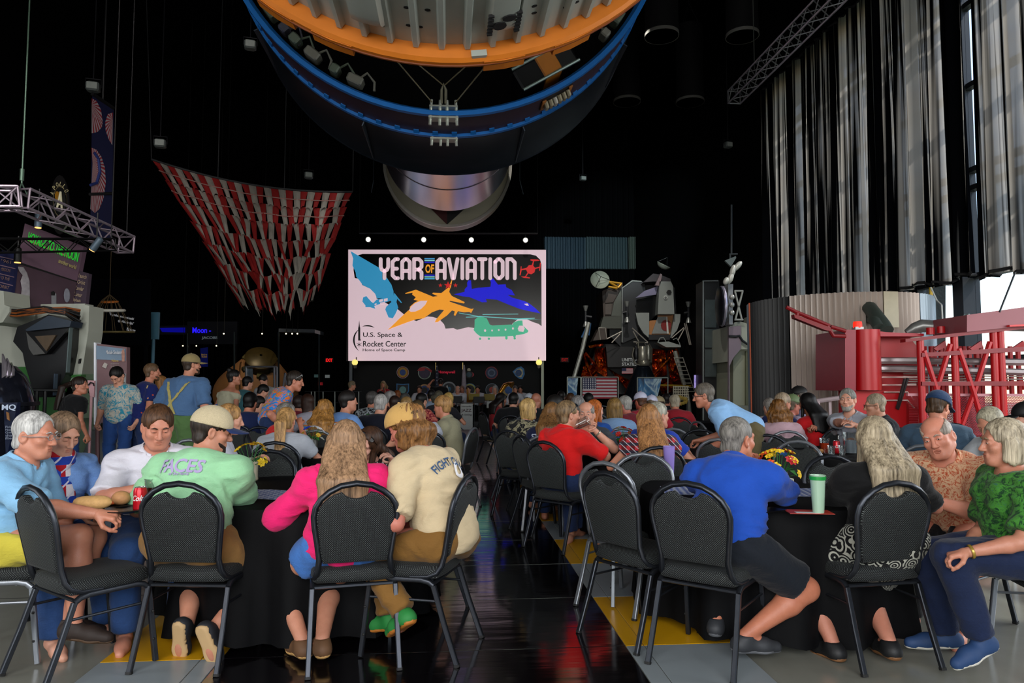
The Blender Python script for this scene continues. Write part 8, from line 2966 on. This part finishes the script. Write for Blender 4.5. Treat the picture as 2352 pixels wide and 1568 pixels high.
BG = [
 ('woman with a blonde ponytail in a light grey top', 658, 961, 6.5, 4, 'f', 'pony', '8a6438', 'a0a4ac', dict(hc2='c89a60', hlen=.36, sleeve=.5)),
 ('grey streaked woman in a red top, hand at her chin', 662, 927, 7.5, -68, 'f', 'bob', '2c2826', 'c01818', dict(hc2='8a8680', arms={1: (W(690, 975, 7.6), (1, 0, -1))}, palms={1: (-1, 0, .2)})),
 ('woman with long wavy golden brown hair seen from behind', 746, 921, 8.3, 2, 'f', 'curly', '6a4420', ('4a8ab0', 'stripes', 'c87a48', 'b8bcc0', None, 14.0), dict(hc2='b07c3c', hlen=.34)),
 ('sandy haired woman in a white top beyond the two tone cap', 533, 931, 5.75, -70, 'f', 'bob', '8a5e34', 'b8b8c4', dict(hc2='b88a54')),
 ('man in a light blue polo facing the stage, left middle', 800, 899, 8.7, -42, 'm', 'short', '1a1412', ('6e94cc', 'heather'), dict(w=1.2, look=(-20, 0, 0))),
 ('white haired man in a navy jacket seen from behind', 876, 907, 9.0, -8, 'm', 'receding', 'b0aca8', '080c1c', dict(w=1.25)),
 ('grey man in a black and white patterned shirt', 856, 900, 11.4, -20, 'm', 'short', '4a4644', ('101218', 'floral', 'a8b0b4', '3a4a5a', None, 9.0), dict(look=(-20, 0, 0))),
 ('dark haired man with thinning crown', 907, 914, 10.9, 4, 'm', 'receding', '2c1c14', '20242c', {}),
 ('woman with wavy grey hair behind the thinning crown', 931, 905, 11.2, 0, 'f', 'curly', '4a4a48', '2a2a30', dict(hlen=.12)),
 ('fair haired boy in front of the wavy grey hair', 936, 917, 10.2, -30, 'm', 'short', '9a7848', '2a3040', dict(hs=.92)),
 ('black haired man in a maroon floral shirt', 970, 904, 11.4, -30, 'm', 'short', '0a0808', ('7a1428', 'floral', 'c87860', 'a82838', None, 9.0), dict(w=1.1)),
 ('man in a grey tank top with sunglasses on his cap line', 959, 926, 7.7, 24, 'm', 'buzz', '4a3c28', 'a4a8b4', dict(glasses=('0c0c0e', 'up'), sleeve=.15, look=(-20, 10, 0))),
 ('fair haired boy in a khaki polo looking to the left', 1014, 912, 7.7, 74, 'm', 'wavyshort', '8a6238', '8e8a70', dict(hc2='b88a54', look=(0, 6, 0), collar=True, hs=.95)),
 ('grey haired woman beside the long blonde hair', 1008, 899, 13.6, 0, 'f', 'curly', '5a5648', '2a2a30', dict(hlen=.08)),
 ('woman with long blonde hair leaning down', 1032, 903, 13.0, -30, 'f', 'long', 'a8823c', '1a1a20', dict(hlen=.4, hc2='c8a45c')),
 ('person in a pale blue shirt turned from us before the band', 992, 896, 15.5, -10, 'm', 'short', '14100e', '8a98ac', {}),
 ('grey haired man in profile near the singer', 898, 899, 12.6, -70, 'm', 'short', '8a8684', '3a1a1c', dict(look=(0, 0, 0))),
 ('dark head just below the singer', 875, 900, 14.5, 0, 'm', 'short', '0c0a0a', '101014', {}),
 ('red haired person in front of the blue shield badge', 912, 897, 18.5, 30, 'f', 'bob', '8a4a20', '3a2a28', {}),
 ('dark haired woman in a red top beyond the podium', 1153, 904, 13.2, -64, 'f', 'long', '140e0c', '7c141c', dict(hlen=.25, skin='8a5a44')),
 ('black haired man in a black shirt by the aisle', 1180, 903, 12.0, -8, 'm', 'short', '0a0808', '06070c', dict(w=1.25)),
 ('man in a grey mesh cap near the stage', 1216, 908, 13.0, -20, 'm', 'short', '3a3430', '2a2c34', dict(cap=(M('a0a6b0'), M('6a7078')))),
 ('bald man in a black shirt behind the blonde woman', 1233, 903, 11.8, -30, 'm', 'none', '3a3430', '0a0e14', dict(w=1.1, skin='a06a54')),
 ('blonde woman in a black and cream floral top', 1214, 917, 9.0, -36, 'f', 'bob', '9a7238', ('0c0c10', 'floral', '8e886c', '3a3a30', None, 6.0), dict(hc2='c8a468', hlen=.05, look=(-16, 0, 0))),
 ('man with spiky dark hair behind the red polo', 1276, 909, 9.4, -40, 'm', 'short', '14100e', '20222c', dict(look=(-10, 0, 0))),
 ('brown haired woman behind the spiky haired man', 1310, 904, 13.0, 0, 'f', 'bob', '4a2e1a', '2a2028', {}),
 ('man with thin grey hair seen from behind by the flag', 1327, 910, 9.6, -10, 'm', 'receding', '3c3a3a', '1a1c24', dict(hc2='8a8684')),
 ('dark head in front of the clear swirl panel', 1289, 899, 15.5, 0, 'm', 'short', '140e0c', '14161c', {}),
 ('woman with copper red hair in a blue top', 1366, 920, 8.1, -40, 'f', 'long', '8a3c14', '1c4c9a', dict(hc2='c46a2c', hlen=.34, look=(-20, 0, 0), sleeve=.9, skin='d8a894')),
 ('dark haired man at the flag, head lowered', 1350, 904, 12.5, 20, 'm', 'short', '0c0a0a', '101018', {}),
 ('brown haired woman in a pale blue shirt, back to us', 1410, 916, 8.6, 4, 'f', 'bob', '5a4020', ('7290b4', 'heather'), dict(hc2='8a6a38', hlen=.1, w=1.1)),
 ('white haired man in a maroon shirt facing left', 1432, 911, 10.0, 52, 'm', 'short', 'a8a49c', '6a1824', dict(skin='b06a58')),
 ('man in a white mesh cap with a bare red neck', 1470, 903, 10.2, 20, 'm', 'buzz', '5a3a28', '9a1c30', dict(cap=(M('b4b4c8'), M('a83050')), skin='b4604c', w=1.1)),
 ('person in a plain white cap right of the mesh cap', 1497, 911, 10.4, -20, 'm', 'short', '6a5a48', 'a81c30', dict(cap=(M('b8b8cc'), M('b8b8cc')))),
 ('person in a khaki sun hat near the engine', 1515, 913, 12.4, -40, 'f', 'long', '3a2a1c', '2a2028', dict(cap=(M('9a8a68'), M('9a8a68')), hlen=.3)),
 ('dark haired person beyond the khaki hat', 1530, 911, 14.0, 0, 'm', 'short', '1a1210', '1a1c20', {}),
 ('white haired man hunched in a maroon shirt', 1549, 908, 11.0, -6, 'm', 'short', 'a89e88', '8a1622', dict(lean=26, w=1.15)),
 ('woman with curly auburn hair in a pale pink top', 1786, 921, 7.2, -6, 'f', 'curly', '4c2c14', 'b09098', dict(hc2='8a5c2c', hlen=.17)),
 ('grey brown haired man eating, behind the curly hair', 1800, 904, 8.2, -62, 'm', 'short', '8a7458', '16205a', dict(hc2='a8947c', arms={1: (W(1865, 985, 8.2), (1, 0, -1)), -1: (W(1862, 980, 8.5), (-1, 0, -1))}, hands=(60, 60))),
 ('person with streaked short hair left of the curly hair', 1765, 916, 9.6, 10, 'f', 'short', '2a241e', 'a89a98', dict(hc2='a8a098')),
 ('man in an olive cap with glasses by the pod', 1822, 909, 8.9, -70, 'm', 'short', '6a5a48', 'a898b0', dict(cap=(M('5a6a44'), M('5a6a44')), skin='b06a58')),
 ('man in a black cap with red badge before the pod', 1832, 890, 9.5, 52, 'm', 'short', '5a5048', '8a8aa8', dict(cap=(M('0a0808'), M('0a0808')))),
 ('woman with long black hair in a sleeveless red top', 1852, 905, 8.2, 24, 'f', 'long', '0c0a0a', 'b81218', dict(hlen=.32, sleeve=.0, skin='9a6448')),
 ('grey bearded man in a pale grey shirt gesturing', 1946, 894, 7.9, 128, 'm', 'short', '8e8c84', ('9a9ea8', 'heather'), dict(beard='9a9890', face=True, collar=True, look=(14, 0, 0), w=1.15, arms={1: (W(1945, 970, 7.5), (1, -.4, -.6)), -1: (W(1962, 975, 7.6), (-1, -.4, -.8))}, hands=(12, 30), palms={1: (-.2, -.6, 1)}, hi=2)),
 ('bald man with glasses in a black shirt before the red arm', 2006, 905, 7.7, 66, 'm', 'buzz', 'a89880', '0a0e16', dict(glasses=('0a0a0a', 'on'), skin='b88a70', collar=True)),
 ('man in a navy cap and denim blue shirt looking down', 2160, 902, 6.1, -44, 'm', 'short', '4a3420', '34495c', dict(cap=(cloth('142c4c'), cloth('142c4c')), beard='5a3c28', look=(-14, 22, 0), collar=True, sleeve=1.3, w=1.15, hi=2)),
 ('old person with thin grey hair in pale grey, head bowed', 2260, 942, 5.6, 105, 'm', 'receding', '8e8468', 'a0a4a8', dict(look=(0, 34, 0), lean=14, hc2='b8b098', hi=2)),
 ('man in a black cap and green shirt at the right edge', 2352, 928, 6.3, 60, 'm', 'short', '14100e', '1c3a22', dict(cap=(M('08080a'), M('08080a')))),
 ('person in a navy top seen from behind, left middle', 577, 903, 9.2, -4, 'm', 'short', '0c0a0a', '0c1c44', dict(w=1.35)),
 ('dark haired child beside the navy top', 598, 911, 10.6, -40, 'm', 'short', '140e0c', '2a1c20', dict(hs=.9)),
 ('dark bent head with reddish face left of the tropical shirt', 612, 884, 13.2, -60, 'm', 'short', '0e0a0a', '1a2a30', dict(look=(0, 30, 0))),
 ('child in a white shirt with red letters', 704, 907, 10.0, 56, 'm', 'bob', '3a2014', 'a8a4b0', dict(hs=.92)),
 ('man in a maroon striped shirt behind the tropical shirt', 688, 914, 11.2, -10, 'm', 'short', '2a1c18', ('7a1828', 'stripes', '5a1020', None, None, 30.0), {}),
]
# keep the pixel each head shows at, and ease people apart in depth so that nobody sits in a table or in a neighbour
def spot(b, d):
 f, k = b[5] == 'f', b[9]
 r_ = _frame(b[1], b[2], d, b[4], 'sit', f, k.get('hs', .95 if f else 1), k.get('w', 1), k.get('lean', 12), 10, 0, k.get('look', (0, 8, 0)), 0, None, None)[0]
 return r_.x - .12 * math.sin(R(b[4])), r_.y + .12 * math.cos(R(b[4]))
DS = [b[3] for b in BG]
FIX = [(o.location.x, o.location.y) for o in COL.objects if o.name.startswith('person') and o.parent is None]
for it in range(80):
 PT_ = [spot(b, d) for b, d in zip(BG, DS)]
 for i, b in enumerate(BG):
  x, y = PT_[i]
  f_ = 0
  for q, m_ in [(q, .50) for j, q in enumerate(PT_) if j != i] + [(q, .48) for q in FIX] + [(q, .86) for q in TABS]:
   dd = math.hypot(x - q[0], y - q[1])
   if dd < m_:
    f_ += (m_ - dd) * (1 if (y - q[1]) + 1e-3 * (i - 20) > 0 else -1)
  DS[i] = min(max(DS[i] + max(-.12, min(.12, .4 * f_)), b[3] * .86), b[3] * 1.22)
for b, d in zip(BG, DS):
 P = crowd(*b[:3], d, *b[4:9], **b[9])
 c_ = chair(P.root.x - .04 * math.sin(P.rz), P.root.y + .04 * math.cos(P.rz), b[4], 'chair of the ' + b[0], 's' if len(b[0]) % 2 else 'd')
ST = [
 ('man in a teal shirt standing before the glass case', 571, 869, 14.2, -38, 'm', 'short', '0e0a0a', '2f5a62', dict(w=1.1)),
 ('person in a grey shirt with a camera strap, head bent', 601, 862, 15.5, 170, 'm', 'short', '14100e', '8e8e90', dict(look=(0, 40, 0), w=1.1)),
 ('elderly man in a grey shirt walking by the barrier', 810, 878, 20.0, -70, 'm', 'short', '8a7a60', '6a6e78', dict(bottom=KH)),
 ('conductor in black with raised hand, back to us', 1012, 871, 24.2, 4, 'm', 'short', '1a120e', '050507', dict(zbase=.2, bottom=BLKC, arms={-1: ((-.3, .25, 1.55), (-1, -.3, -.4))})),
 ('blonde singer in red holding a microphone', 880, 877, 24.6, 176, 'f', 'long', 'b0946c', '9a1420', dict(zbase=.2, hlen=.22, arms={1: ((.04, .16, 1.30), (1, .2, -1)), -1: ((-.06, .16, 1.26), (-1, .2, -1))})),
]
for b in ST:
 k = dict(b[9])
 zb = k.pop('zbase', 0)
 P = crowd(*b[:9], pose='stand', **k)
BAND = [('older musician in white at the left music stand', 1051, 891, 24.6, 'bald', 'a8a09a'), ('reddish faced musician behind the older one', 1061, 894, 25.4, 'buzz', '8a6a5a'), ('young saxophonist in white behind the podium sign', 1075.5, 893, 24.2, 'short', '0c0a0a'),
  ('musician in white at the right music stand', 1097, 898, 25.0, 'short', '140e0c'), ('white haired woman musician in white', 1137, 903, 24.6, 'bob', 'b0aca8'), ('trombonist in white with grey hair', 1183, 896, 24.2, 'short', '6a6460'), ('dark haired musician in white with red tie', 1195, 894, 25.2, 'short', '14100e'),
  ('hidden trumpeter in white by the yellow stand', 963, 908, 24.8, 'short', '3a2a20')]
for lb, px, py, d, hr_, hc in BAND:
 P = crowd(lb, px, py, d, 178, 'm', hr_, hc, 'b4b4bc', bottom=BLKC, zs=.72, sleeve=1.7, hi=0, look=(0, 10, 0))
# ------------------------------------------------------------------ things on the tables and in hands
TZ = .7465
CLR = NT('clear_plastic')
CLR.t.nodes.remove(CLR.b)
a_, b_, c_, d_ = CLR.n('BsdfTransparent'), CLR.n('BsdfGlossy'), CLR.n('MixShader'), CLR.n('LayerWeight')
b_.inputs['Roughness'].default_value = .08
a_.inputs['Color'].default_value = (.86, .88, .88, 1)
CLR.l(CLR.math('ADD', CLR.math('MULTIPLY', d_.outputs[1], .5), CLR.math('MULTIPLY', CLR.noise(CLR.coords(), 30), .08)), c_.inputs[0])
CLR.l(a_.outputs[0], c_.inputs[1])
CLR.l(b_.outputs[0], c_.inputs[2])
CLR.l(c_.outputs[0], CLR.out.inputs[0])
def on(px, py, d=None):
 """spot on a table top seen at the pixel"""
 p = G(px, py, TZ)
 return p if d is None else Vector((W(px, py, d).x, d, TZ))
def cup(p, lb, drink=None, h=.125, r=.042, tint=None, z=None):
 t = thing('cup', lb, 'cup', p)
 m = MB()
 m.lathe([(r * .72, 0), (r * .74, .004), (r, h), (r * 1.06, h + .002), (r * 1.0, h + .004), (r * .95, h), (r * .68, .006), (0, .006)], n=24, cap=False)
 m.build('wall', tint or CLR.m, t, True)
 if drink:
  m = MB()
  m.lathe([(0, .008), (r * .66, .008), (r * .90, h * .72), (0, h * .72)], n=20)
  m.build('drink', M(drink, .1, 0, .1), t, True)
 return t
def can(p, lb, word='Cola'):
 t = thing('soda_can', lb, 'can', p)
 m = MB()
 m.lathe([(.024, 0), (.031, .008), (.033, .014), (.033, .104), (.029, .114), (.027, .120)], n=28)
 m.build('body', M('c01020', .28, .35, .06), t, True)
 m = MB()
 m.lathe([(.027, .1195), (.028, .1225), (.026, .1225), (.025, .120), (0, .1195)], n=28)
 m.build('lid', M('b8bcc0', .25, .9), t, True)
 cu = bpy.data.curves.new('w', 'FONT')
 cu.body, cu.align_x, cu.align_y, cu.shear, cu.offset, cu.resolution_u = word, 'CENTER', 'CENTER', .35, .02, 3
 o = bpy.data.objects.new('w', cu)
 COL.objects.link(o)
 bpy.context.view_layer.update()
 me = bpy.data.meshes.new_from_object(o)
 bpy.data.objects.remove(o)
 xs = [v.co.x for v in me.vertices]
 k = .062 / (max(xs) - min(xs))
 for v in me.vertices:
  a = v.co.x * k / .0335
  q = Vector((.0338 * math.sin(a), -.0338 * math.cos(a), .066 + v.co.y * k * 1.15))
  v.co = q
 me.materials.clear()
 me.materials.append(M('e0dcdc', .4))
 o = bpy.data.objects.new('can_lettering', me)
 COL.objects.link(o)
 o.parent = t
 return t
def plate(p, lb, r=.125, food=True):
 t = thing('plate', lb, 'plate', p)
 m = MB()
 m.lathe([(0, .002), (r * .62, .002), (r * .7, .006), (r, .016), (r * 1.01, .018), (r * .98, .020), (r * .68, .011), (0, .008)], n=36, cap=False)
 m.build('dish', M('0b0b0d', .3), t, True)
 return t
def lump(name, lb, cat, p, r, c, sc=(1, 1, .7), seed=1, n=14, fs=30):
 rg = random.Random(seed)
 m = MB()
 m.ball((0, 0, r * sc[2] * .9), (r * sc[0], r * sc[1], r * sc[2]), n, 10)
 m.v = [tuple(x * (1 + .07 * math.sin(fs * v[0] + seed) * math.cos(fs * v[1])) for x in v) for v in m.v]
 o = tag(m.build(name, M(c, .7, 0, .25, 40, bump=.2, bscale=90), None, True), lb, cat)
 o.location = p
 return o
def runner(p, w_, l_, rz, lb):
 m = MB()
 n, k = 24, 8
 rows = [[Vector((-w_ / 2 + w_ * j / k, -l_ / 2 + l_ * i / n, .003 + .0015 * math.sin(i * 1.7 + j))) for j in range(k + 1)] for i in range(n + 1)]
 m.loft(rows, False, False)
 m.loft([[q - Vector((0, 0, .003)) for q in r] for r in rows], False, False)
 t = NT('runner')
 vo = t.n('TexChecker')
 vo.inputs['Scale'].default_value = 34
 vo.inputs['Color1'].default_value = lin('c4c8d4')
 vo.inputs['Color2'].default_value = lin('2c4c9a')
 t.l(t.coords(rot=(0, 0, .785)), vo.inputs['Vector'])
 t.col(t.mix(t.math('MULTIPLY', t.noise(t.coords(), 50), .3), vo.outputs[0], lin('8a98b8')))
 o = tag(m.build('table_runner', t.m, None, True, 180), lb, 'runner')
 o.location = p
 o.rotation_euler = (0, 0, R(rz))
runner(on(470, 1135) + Vector((.25, .02, 0)), .34, 1.36, 78, 'blue and white diamond runner across the near left table')
runner(Vector((1.62, 4.45, TZ)), .34, 1.36, 84, 'blue and white diamond runner across the near right table')
TZ += .0035
p = on(321, 1172)
can(p, 'red soda can with white script beside the white shirted man')
cup(p + Vector((.02, .10, 0)), 'clear plastic cup standing behind the red soda can', '3a1410', .15, .047)
plate(on(278, 1163), 'black plate with a bread roll in front of the scarf woman')
pl_ = on(278, 1163) + Vector((0, 0, .012))
lump('bread_roll', 'split round bread roll on the black plate', 'bread', pl_ + Vector((.0, .0, 0)), .048, 'c08a5a', (1, .9, .75), 2)
for k in range(5):
 lump('carrot_piece', 'orange vegetable piece beside the bread roll', 'food', pl_ + Vector((-.08 + .012 * k, -.03 + .02 * (k % 3), .002)), .016, 'b8501c', (1.6, .7, .7), k, 8)['group'] = 'vegetable pieces on the plate'
plate(on(258, 1178) + Vector((.05, .02, 0)), 'black plate under the hands of the man in light blue', .11)
lump('sandwich', 'long pale sandwich held by the man in light blue', 'sandwich', Vector(W(212, 1152, 3.72)) - Vector((0, 0, .04)), .05, 'c89c62', (1.9, 1, .8), 5)
def flowers(p, lb, cols, vase, seed, n=16, r=.11, vh=.13, leaf=True, vw=.05):
 rg = random.Random(seed)
 t = thing('flower_vase', lb, 'vase', p, 0, 'flower centrepieces')
 m = MB()
 m.lathe([(vw * .9, 0), (vw, .006), (vw * 1.02, vh * .1), (vw * .96, vh * .2), (vw * .96, vh * .9), (vw * .92, vh), (vw * .84, vh), (vw * .84, vh * .9), (0, vh * .85)], n=28)
 m.build('vase', M(vase, .3, 0, .06), t, True)
 for k in range(n):
  a, e = rg.uniform(0, 6.28), rg.uniform(-.15, 1.2)
  c = Vector((r * math.cos(e) * math.cos(a), r * math.cos(e) * math.sin(a), vh + .03 + r * .9 * max(0, math.sin(e)) - (.03 if e < 0 else 0)))
  nrm = (c - Vector((0, 0, vh * .8))).normalized()
  q = Vector((0, 0, 1)).rotation_difference(nrm).to_matrix()
  s_ = rg.uniform(.022, .032) * (r / .11)
  m = MB()
  for j in range(7):
   b = j * .8976
   d1, d2 = Vector((math.cos(b), math.sin(b), 0)), Vector((-math.sin(b), math.cos(b), 0))
   m.add([c + q @ v for v in (d1 * s_ * .15, d1 * s_ * .75 + d2 * s_ * .42 + Vector((0, 0, s_ * .28)), d1 * s_ * 1.15 + Vector((0, 0, s_ * .12)), d1 * s_ * .75 - d2 * s_ * .42 + Vector((0, 0, s_ * .28)))], [(0, 1, 2, 3)])
  m.ball(c + q @ Vector((0, 0, s_ * .15)), s_ * .28, 6, 4)
  f = m.build('flower', M(cols[k % len(cols)], .6, 0, .2, 60), t)
  m = MB()
  m.bar(c, (c.x * .2, c.y * .2, vh * .8), .0025, 5)
  m.build('stem', M('1c5a1c', .6), f)
 for k in range(6 if leaf else 0):
  a = rg.uniform(0, 6.28)
  d1 = Vector((math.cos(a), math.sin(a), 0))
  d2 = Vector((-d1.y, d1.x, 0))
  c = Vector((0, 0, vh))
  m = MB()
  m.add([c + d1 * r * .3, c + d1 * r * .8 + d2 * .02 + Vector((0, 0, .02)), c + d1 * r * 1.15 - Vector((0, 0, .01)), c + d1 * r * .8 - d2 * .02 + Vector((0, 0, .02))], [(0, 1, 2, 3)])
  m.build('leaf', M('2a6a24' if k % 3 else 'b0b4a8', .6), t)
 return t
vz = flowers(on(1790, 1147), 'pale stoneware mug of yellow, blue and red flowers on the near right table', ['d8b41c', 'd8b41c', 'e0c020', 'b01c28', 'd8b41c', '3a78c8', 'd85018', 'd03018'], 'a4a48c', 3, 20, .115, .155, vw=.052)
m = MB()
m.tube([(.05, .02, .12), (.09, .03, .11), (.095, .03, .06), (.05, .02, .03)], .008, 8)
m.build('handle', M('a4a48c', .3), vz, True)
for nm, x, z_, sx, sz, c in (('emblem', -.012, .085, .024, .022, '1c2438'), ('emblem', .0, .09, .012, .012, '3a5ac0'), ('emblem_rim', -.008, .06, .026, .004, 'a8782c'), ('emblem_rim', -.004, .107, .02, .004, 'a8782c')):
 m = MB()
 m.loft([[(x + sx * math.cos(k * .5236), -.0495 - q, z_ + sz * math.sin(k * .5236)) for k in range(12)] for q in (0, .0035)], True)
 m.build(nm, M(c, .5), vz)
for a in ((720, 1003, 7.1, 'blue, white and yellow flowers beside the ponytail', ['1c38b8', 'c8c8cc', 'c8c8cc', '1c38b8', 'c8a01c'], '3a3a30', 5), (820, 982, 9.3, 'yellow and orange flowers beside the wavy haired woman', ['d8a81c', 'd8c01c', 'd8781c'], '4a4a3a', 6), (853, 945, 10.3, 'red and green flowers before the patterned shirt', ['c01c1c', '2a8a2c', 'c8b01c'], 'a0a098', 7),
   (1430, 985, 7.0, 'red and cream flowers in a pale mug, middle table', ['b81c10', 'b81c10', 'c8a878', 'c03a1c'], 'a8a088', 8), (1528, 1012, 7.0, 'yellow flowers right of the plaid woman', ['d8c01c', 'd8b01c'], '7a6ab8', 9), (2010, 985, 7.15, 'yellow and red flowers on the pitcher table', ['c8a818', 'c8a818', 'b81c1c', 'c8a818'], 'a8a088', 10), (1250, 925, 12.9, 'purple and red flowers near the stage', ['5a2a9a', 'c01c2c', 'c8c8d0'], '8a8a80', 11), (580, 1085, 5.0, 'yellow flowers half hidden by the pale green shirt', ['d8a01c', 'd8b81c'], 'b0a890', 12)):
 flowers(Vector((W(a[0], 900, a[2]).x, a[2], TZ - .0035)), a[3], a[4], a[5], a[6], 10, .11, .13)
t = cup(on(1880, 1178), 'tall green rimmed glass beside the woman in black', None, .19, .038, M('9ab8a0', .15, 0, .1))
m = MB()
m.lathe([(.0385, .17), (.040, .17), (.042, .188), (.0405, .188)], n=24, cap=False)
m.build('green_rim', M('1c8a3c', .3), t, True)
m = MB()
m.box((0, 0, .003), (.16, .10, .005), .5)
o = tag(m.build('phone', M('0c0c0e', .2)), 'dark phone lying by the royal blue polo man', 'phone')
o.location = on(1765, 1172)
m = MB()
m.box((0, 0, .002), (.22, .12, .003), -.1)
o = tag(m.build('menu_card', M('a83020', .5, 0, .3, 12)), 'red and white menu card left of the tall green glass', 'card')
o.location = on(1858, 1176)
m = MB()
m.box((-.02, -.03, .0042), (.12, .04, .0012), -.1)
m.build('white_band', M('c8c4c0', .5), o)
TZ -= .0035
# drinks and food on the pitcher table
cup(on(1893, 1008, 6.9), 'cup of amber beer on the pitcher table', '9a2c0c', .15, .046)
can(on(1921, 1002, 7.0), 'red soda can on the pitcher table', 'Cola')
pt = thing('pitcher', 'clear water pitcher with handle behind the grey blonde hair', 'pitcher', on(1952, 1003, 6.95))
m = MB()
m.lathe([(.058, 0), (.06, .004), (.066, .20), (.069, .205), (.064, .20), (.057, .008), (0, .008)], n=28, cap=False)
m.build('wall', CLR.m, pt, True)
m = MB()
m.lathe([(0, .01), (.056, .01), (.061, .13), (0, .13)], n=24)
m.build('water', M('8a9098', .05, 0, .05), pt, True)
m = MB()
m.tube([(-.06, 0, .18), (-.11, 0, .17), (-.115, 0, .09), (-.062, 0, .05)], .009, 8)
m.build('handle', CLR.m, pt, True)
plate(on(1868, 1008, 6.85), 'black plate of fried food on the pitcher table', .13)
for k in range(7):
 lump('food_piece', 'golden fried piece on the plate of the pitcher table', 'food', on(1868, 1008, 6.85) + Vector((.06 * math.cos(k * 2.4), .05 * math.sin(k * 2.4), .014 + .006 * (k % 3))), .026, '9a6a34', (1.3, .8, .7), k, 8)['group'] = 'fried pieces on the plate'
for i, x in enumerate((1909, 1934, 1985)):
 cup(on(x, 1012, 6.75), ('crumpled clear cup left of the red can', 'clear cup in front of the pitcher', 'clear cup hidden by the grey blonde hair')[i], None, .09, .035)
cup(on(1537, 1060, 5.15), 'lilac tumbler beside the plaid woman', None, .22, .042, M('8a78c0', .3))
gl_ = cup(W(1324, 978, 6.42), 'clear cup tipped at the mouth of the balding man', None, .12, .044)
gl_.rotation_euler = (R(20), R(62), 0)
cp_ = cup(W(876, 1118, 4.50), 'clear cup with blue and white stripes held by the tilted woman', None, .15, .048)
for k in range(4):
 m = MB()
 zz = .03 + .03 * k
 m.lathe([(.0363 + .085 * zz, zz), (.0363 + .085 * (zz + .010), zz + .010)], n=24, cap=False)
 m.build('stripe', M('3a4a8a' if k % 2 else 'c8c8d0', .4), cp_, True)
# instruments of the band
for (x, y, d, lb, pts, r0) in ((1073, 905, 23.85, 'brass saxophone held by the young player', ((0, 0, .22), (.02, -.05, .18), (.02, -.06, -.25), (.05, -.10, -.34), (.12, -.16, -.30), (.13, -.18, -.10)), (.012, .02, .035, .05, .06, .09)), (1160, 893, 23.4, 'brass bell horn raised above the crowd near the stage', ((-.25, 0, -.35), (-.15, 0, -.1), (0, 0, .12), (.12, -.05, .18), (.24, -.1, .13)), (.05, .06, .08, .05, .12)), (1110, 912, 24.4, 'small brass trumpet at the right music stand', ((-.2, 0, 0), (.1, -.1, .02), (.25, -.16, .06)), (.015, .02, .08))):
 m = MB()
 m.tube(pts, list(r0), 12)
 o = tag(m.build('brass_horn', M('b07a2c', .25, .85), None, True), lb, 'instrument')
 o.location = W(x, y, d)
m = MB()
m.tube([(0, 0, 0), (0, -.01, -.14)], [.022, .012], 10)
o = tag(m.build('microphone', M('1a1a1c', .4), None, True), 'black microphone held by the singer in red', 'microphone')
o.location = W(881, 889, 24.38)
# unseen spots added under the roof to brighten exhibits and hall
for (p, q, e, sp_, c) in (((3.5, 19, 12), (5.2, 30.5, 3.2), 2600, 24, (1, .95, .88)), ((-9, 18, 11), (-10.0, 28, 2.0), 2600, 18, (1, .85, .65)), ((4, 12, 11), (7.6, 22.5, 2.4), 1100, 26, (1, .97, .88)), ((-6, 3, 10), (-8.2, 12, 2.2), 700, 34, (1, .95, .95)), ((-3, 4, 11), (-6.5, 18, 5.6), 900, 34, (1, .9, .88)), ((2, 7, 9), (6.6, 12.6, 1.8), 900, 40, (1, .95, .93)), ((0, 9, 15.5), (.3, 20, .8), 3200, 60, (1, .96, .92)), ((3, 11, 10), (5.2, 37, 8.2), 6000, 22, (.8, .95, 1))):
 v = Vector(q) - Vector(p)
 lamp('unseen_fill_spot', 'SPOT', p, v.to_track_quat('-Z', 'Y').to_euler(), e, c, .15, spot_size=R(sp_), spot_blend=.6)
fit_texts()
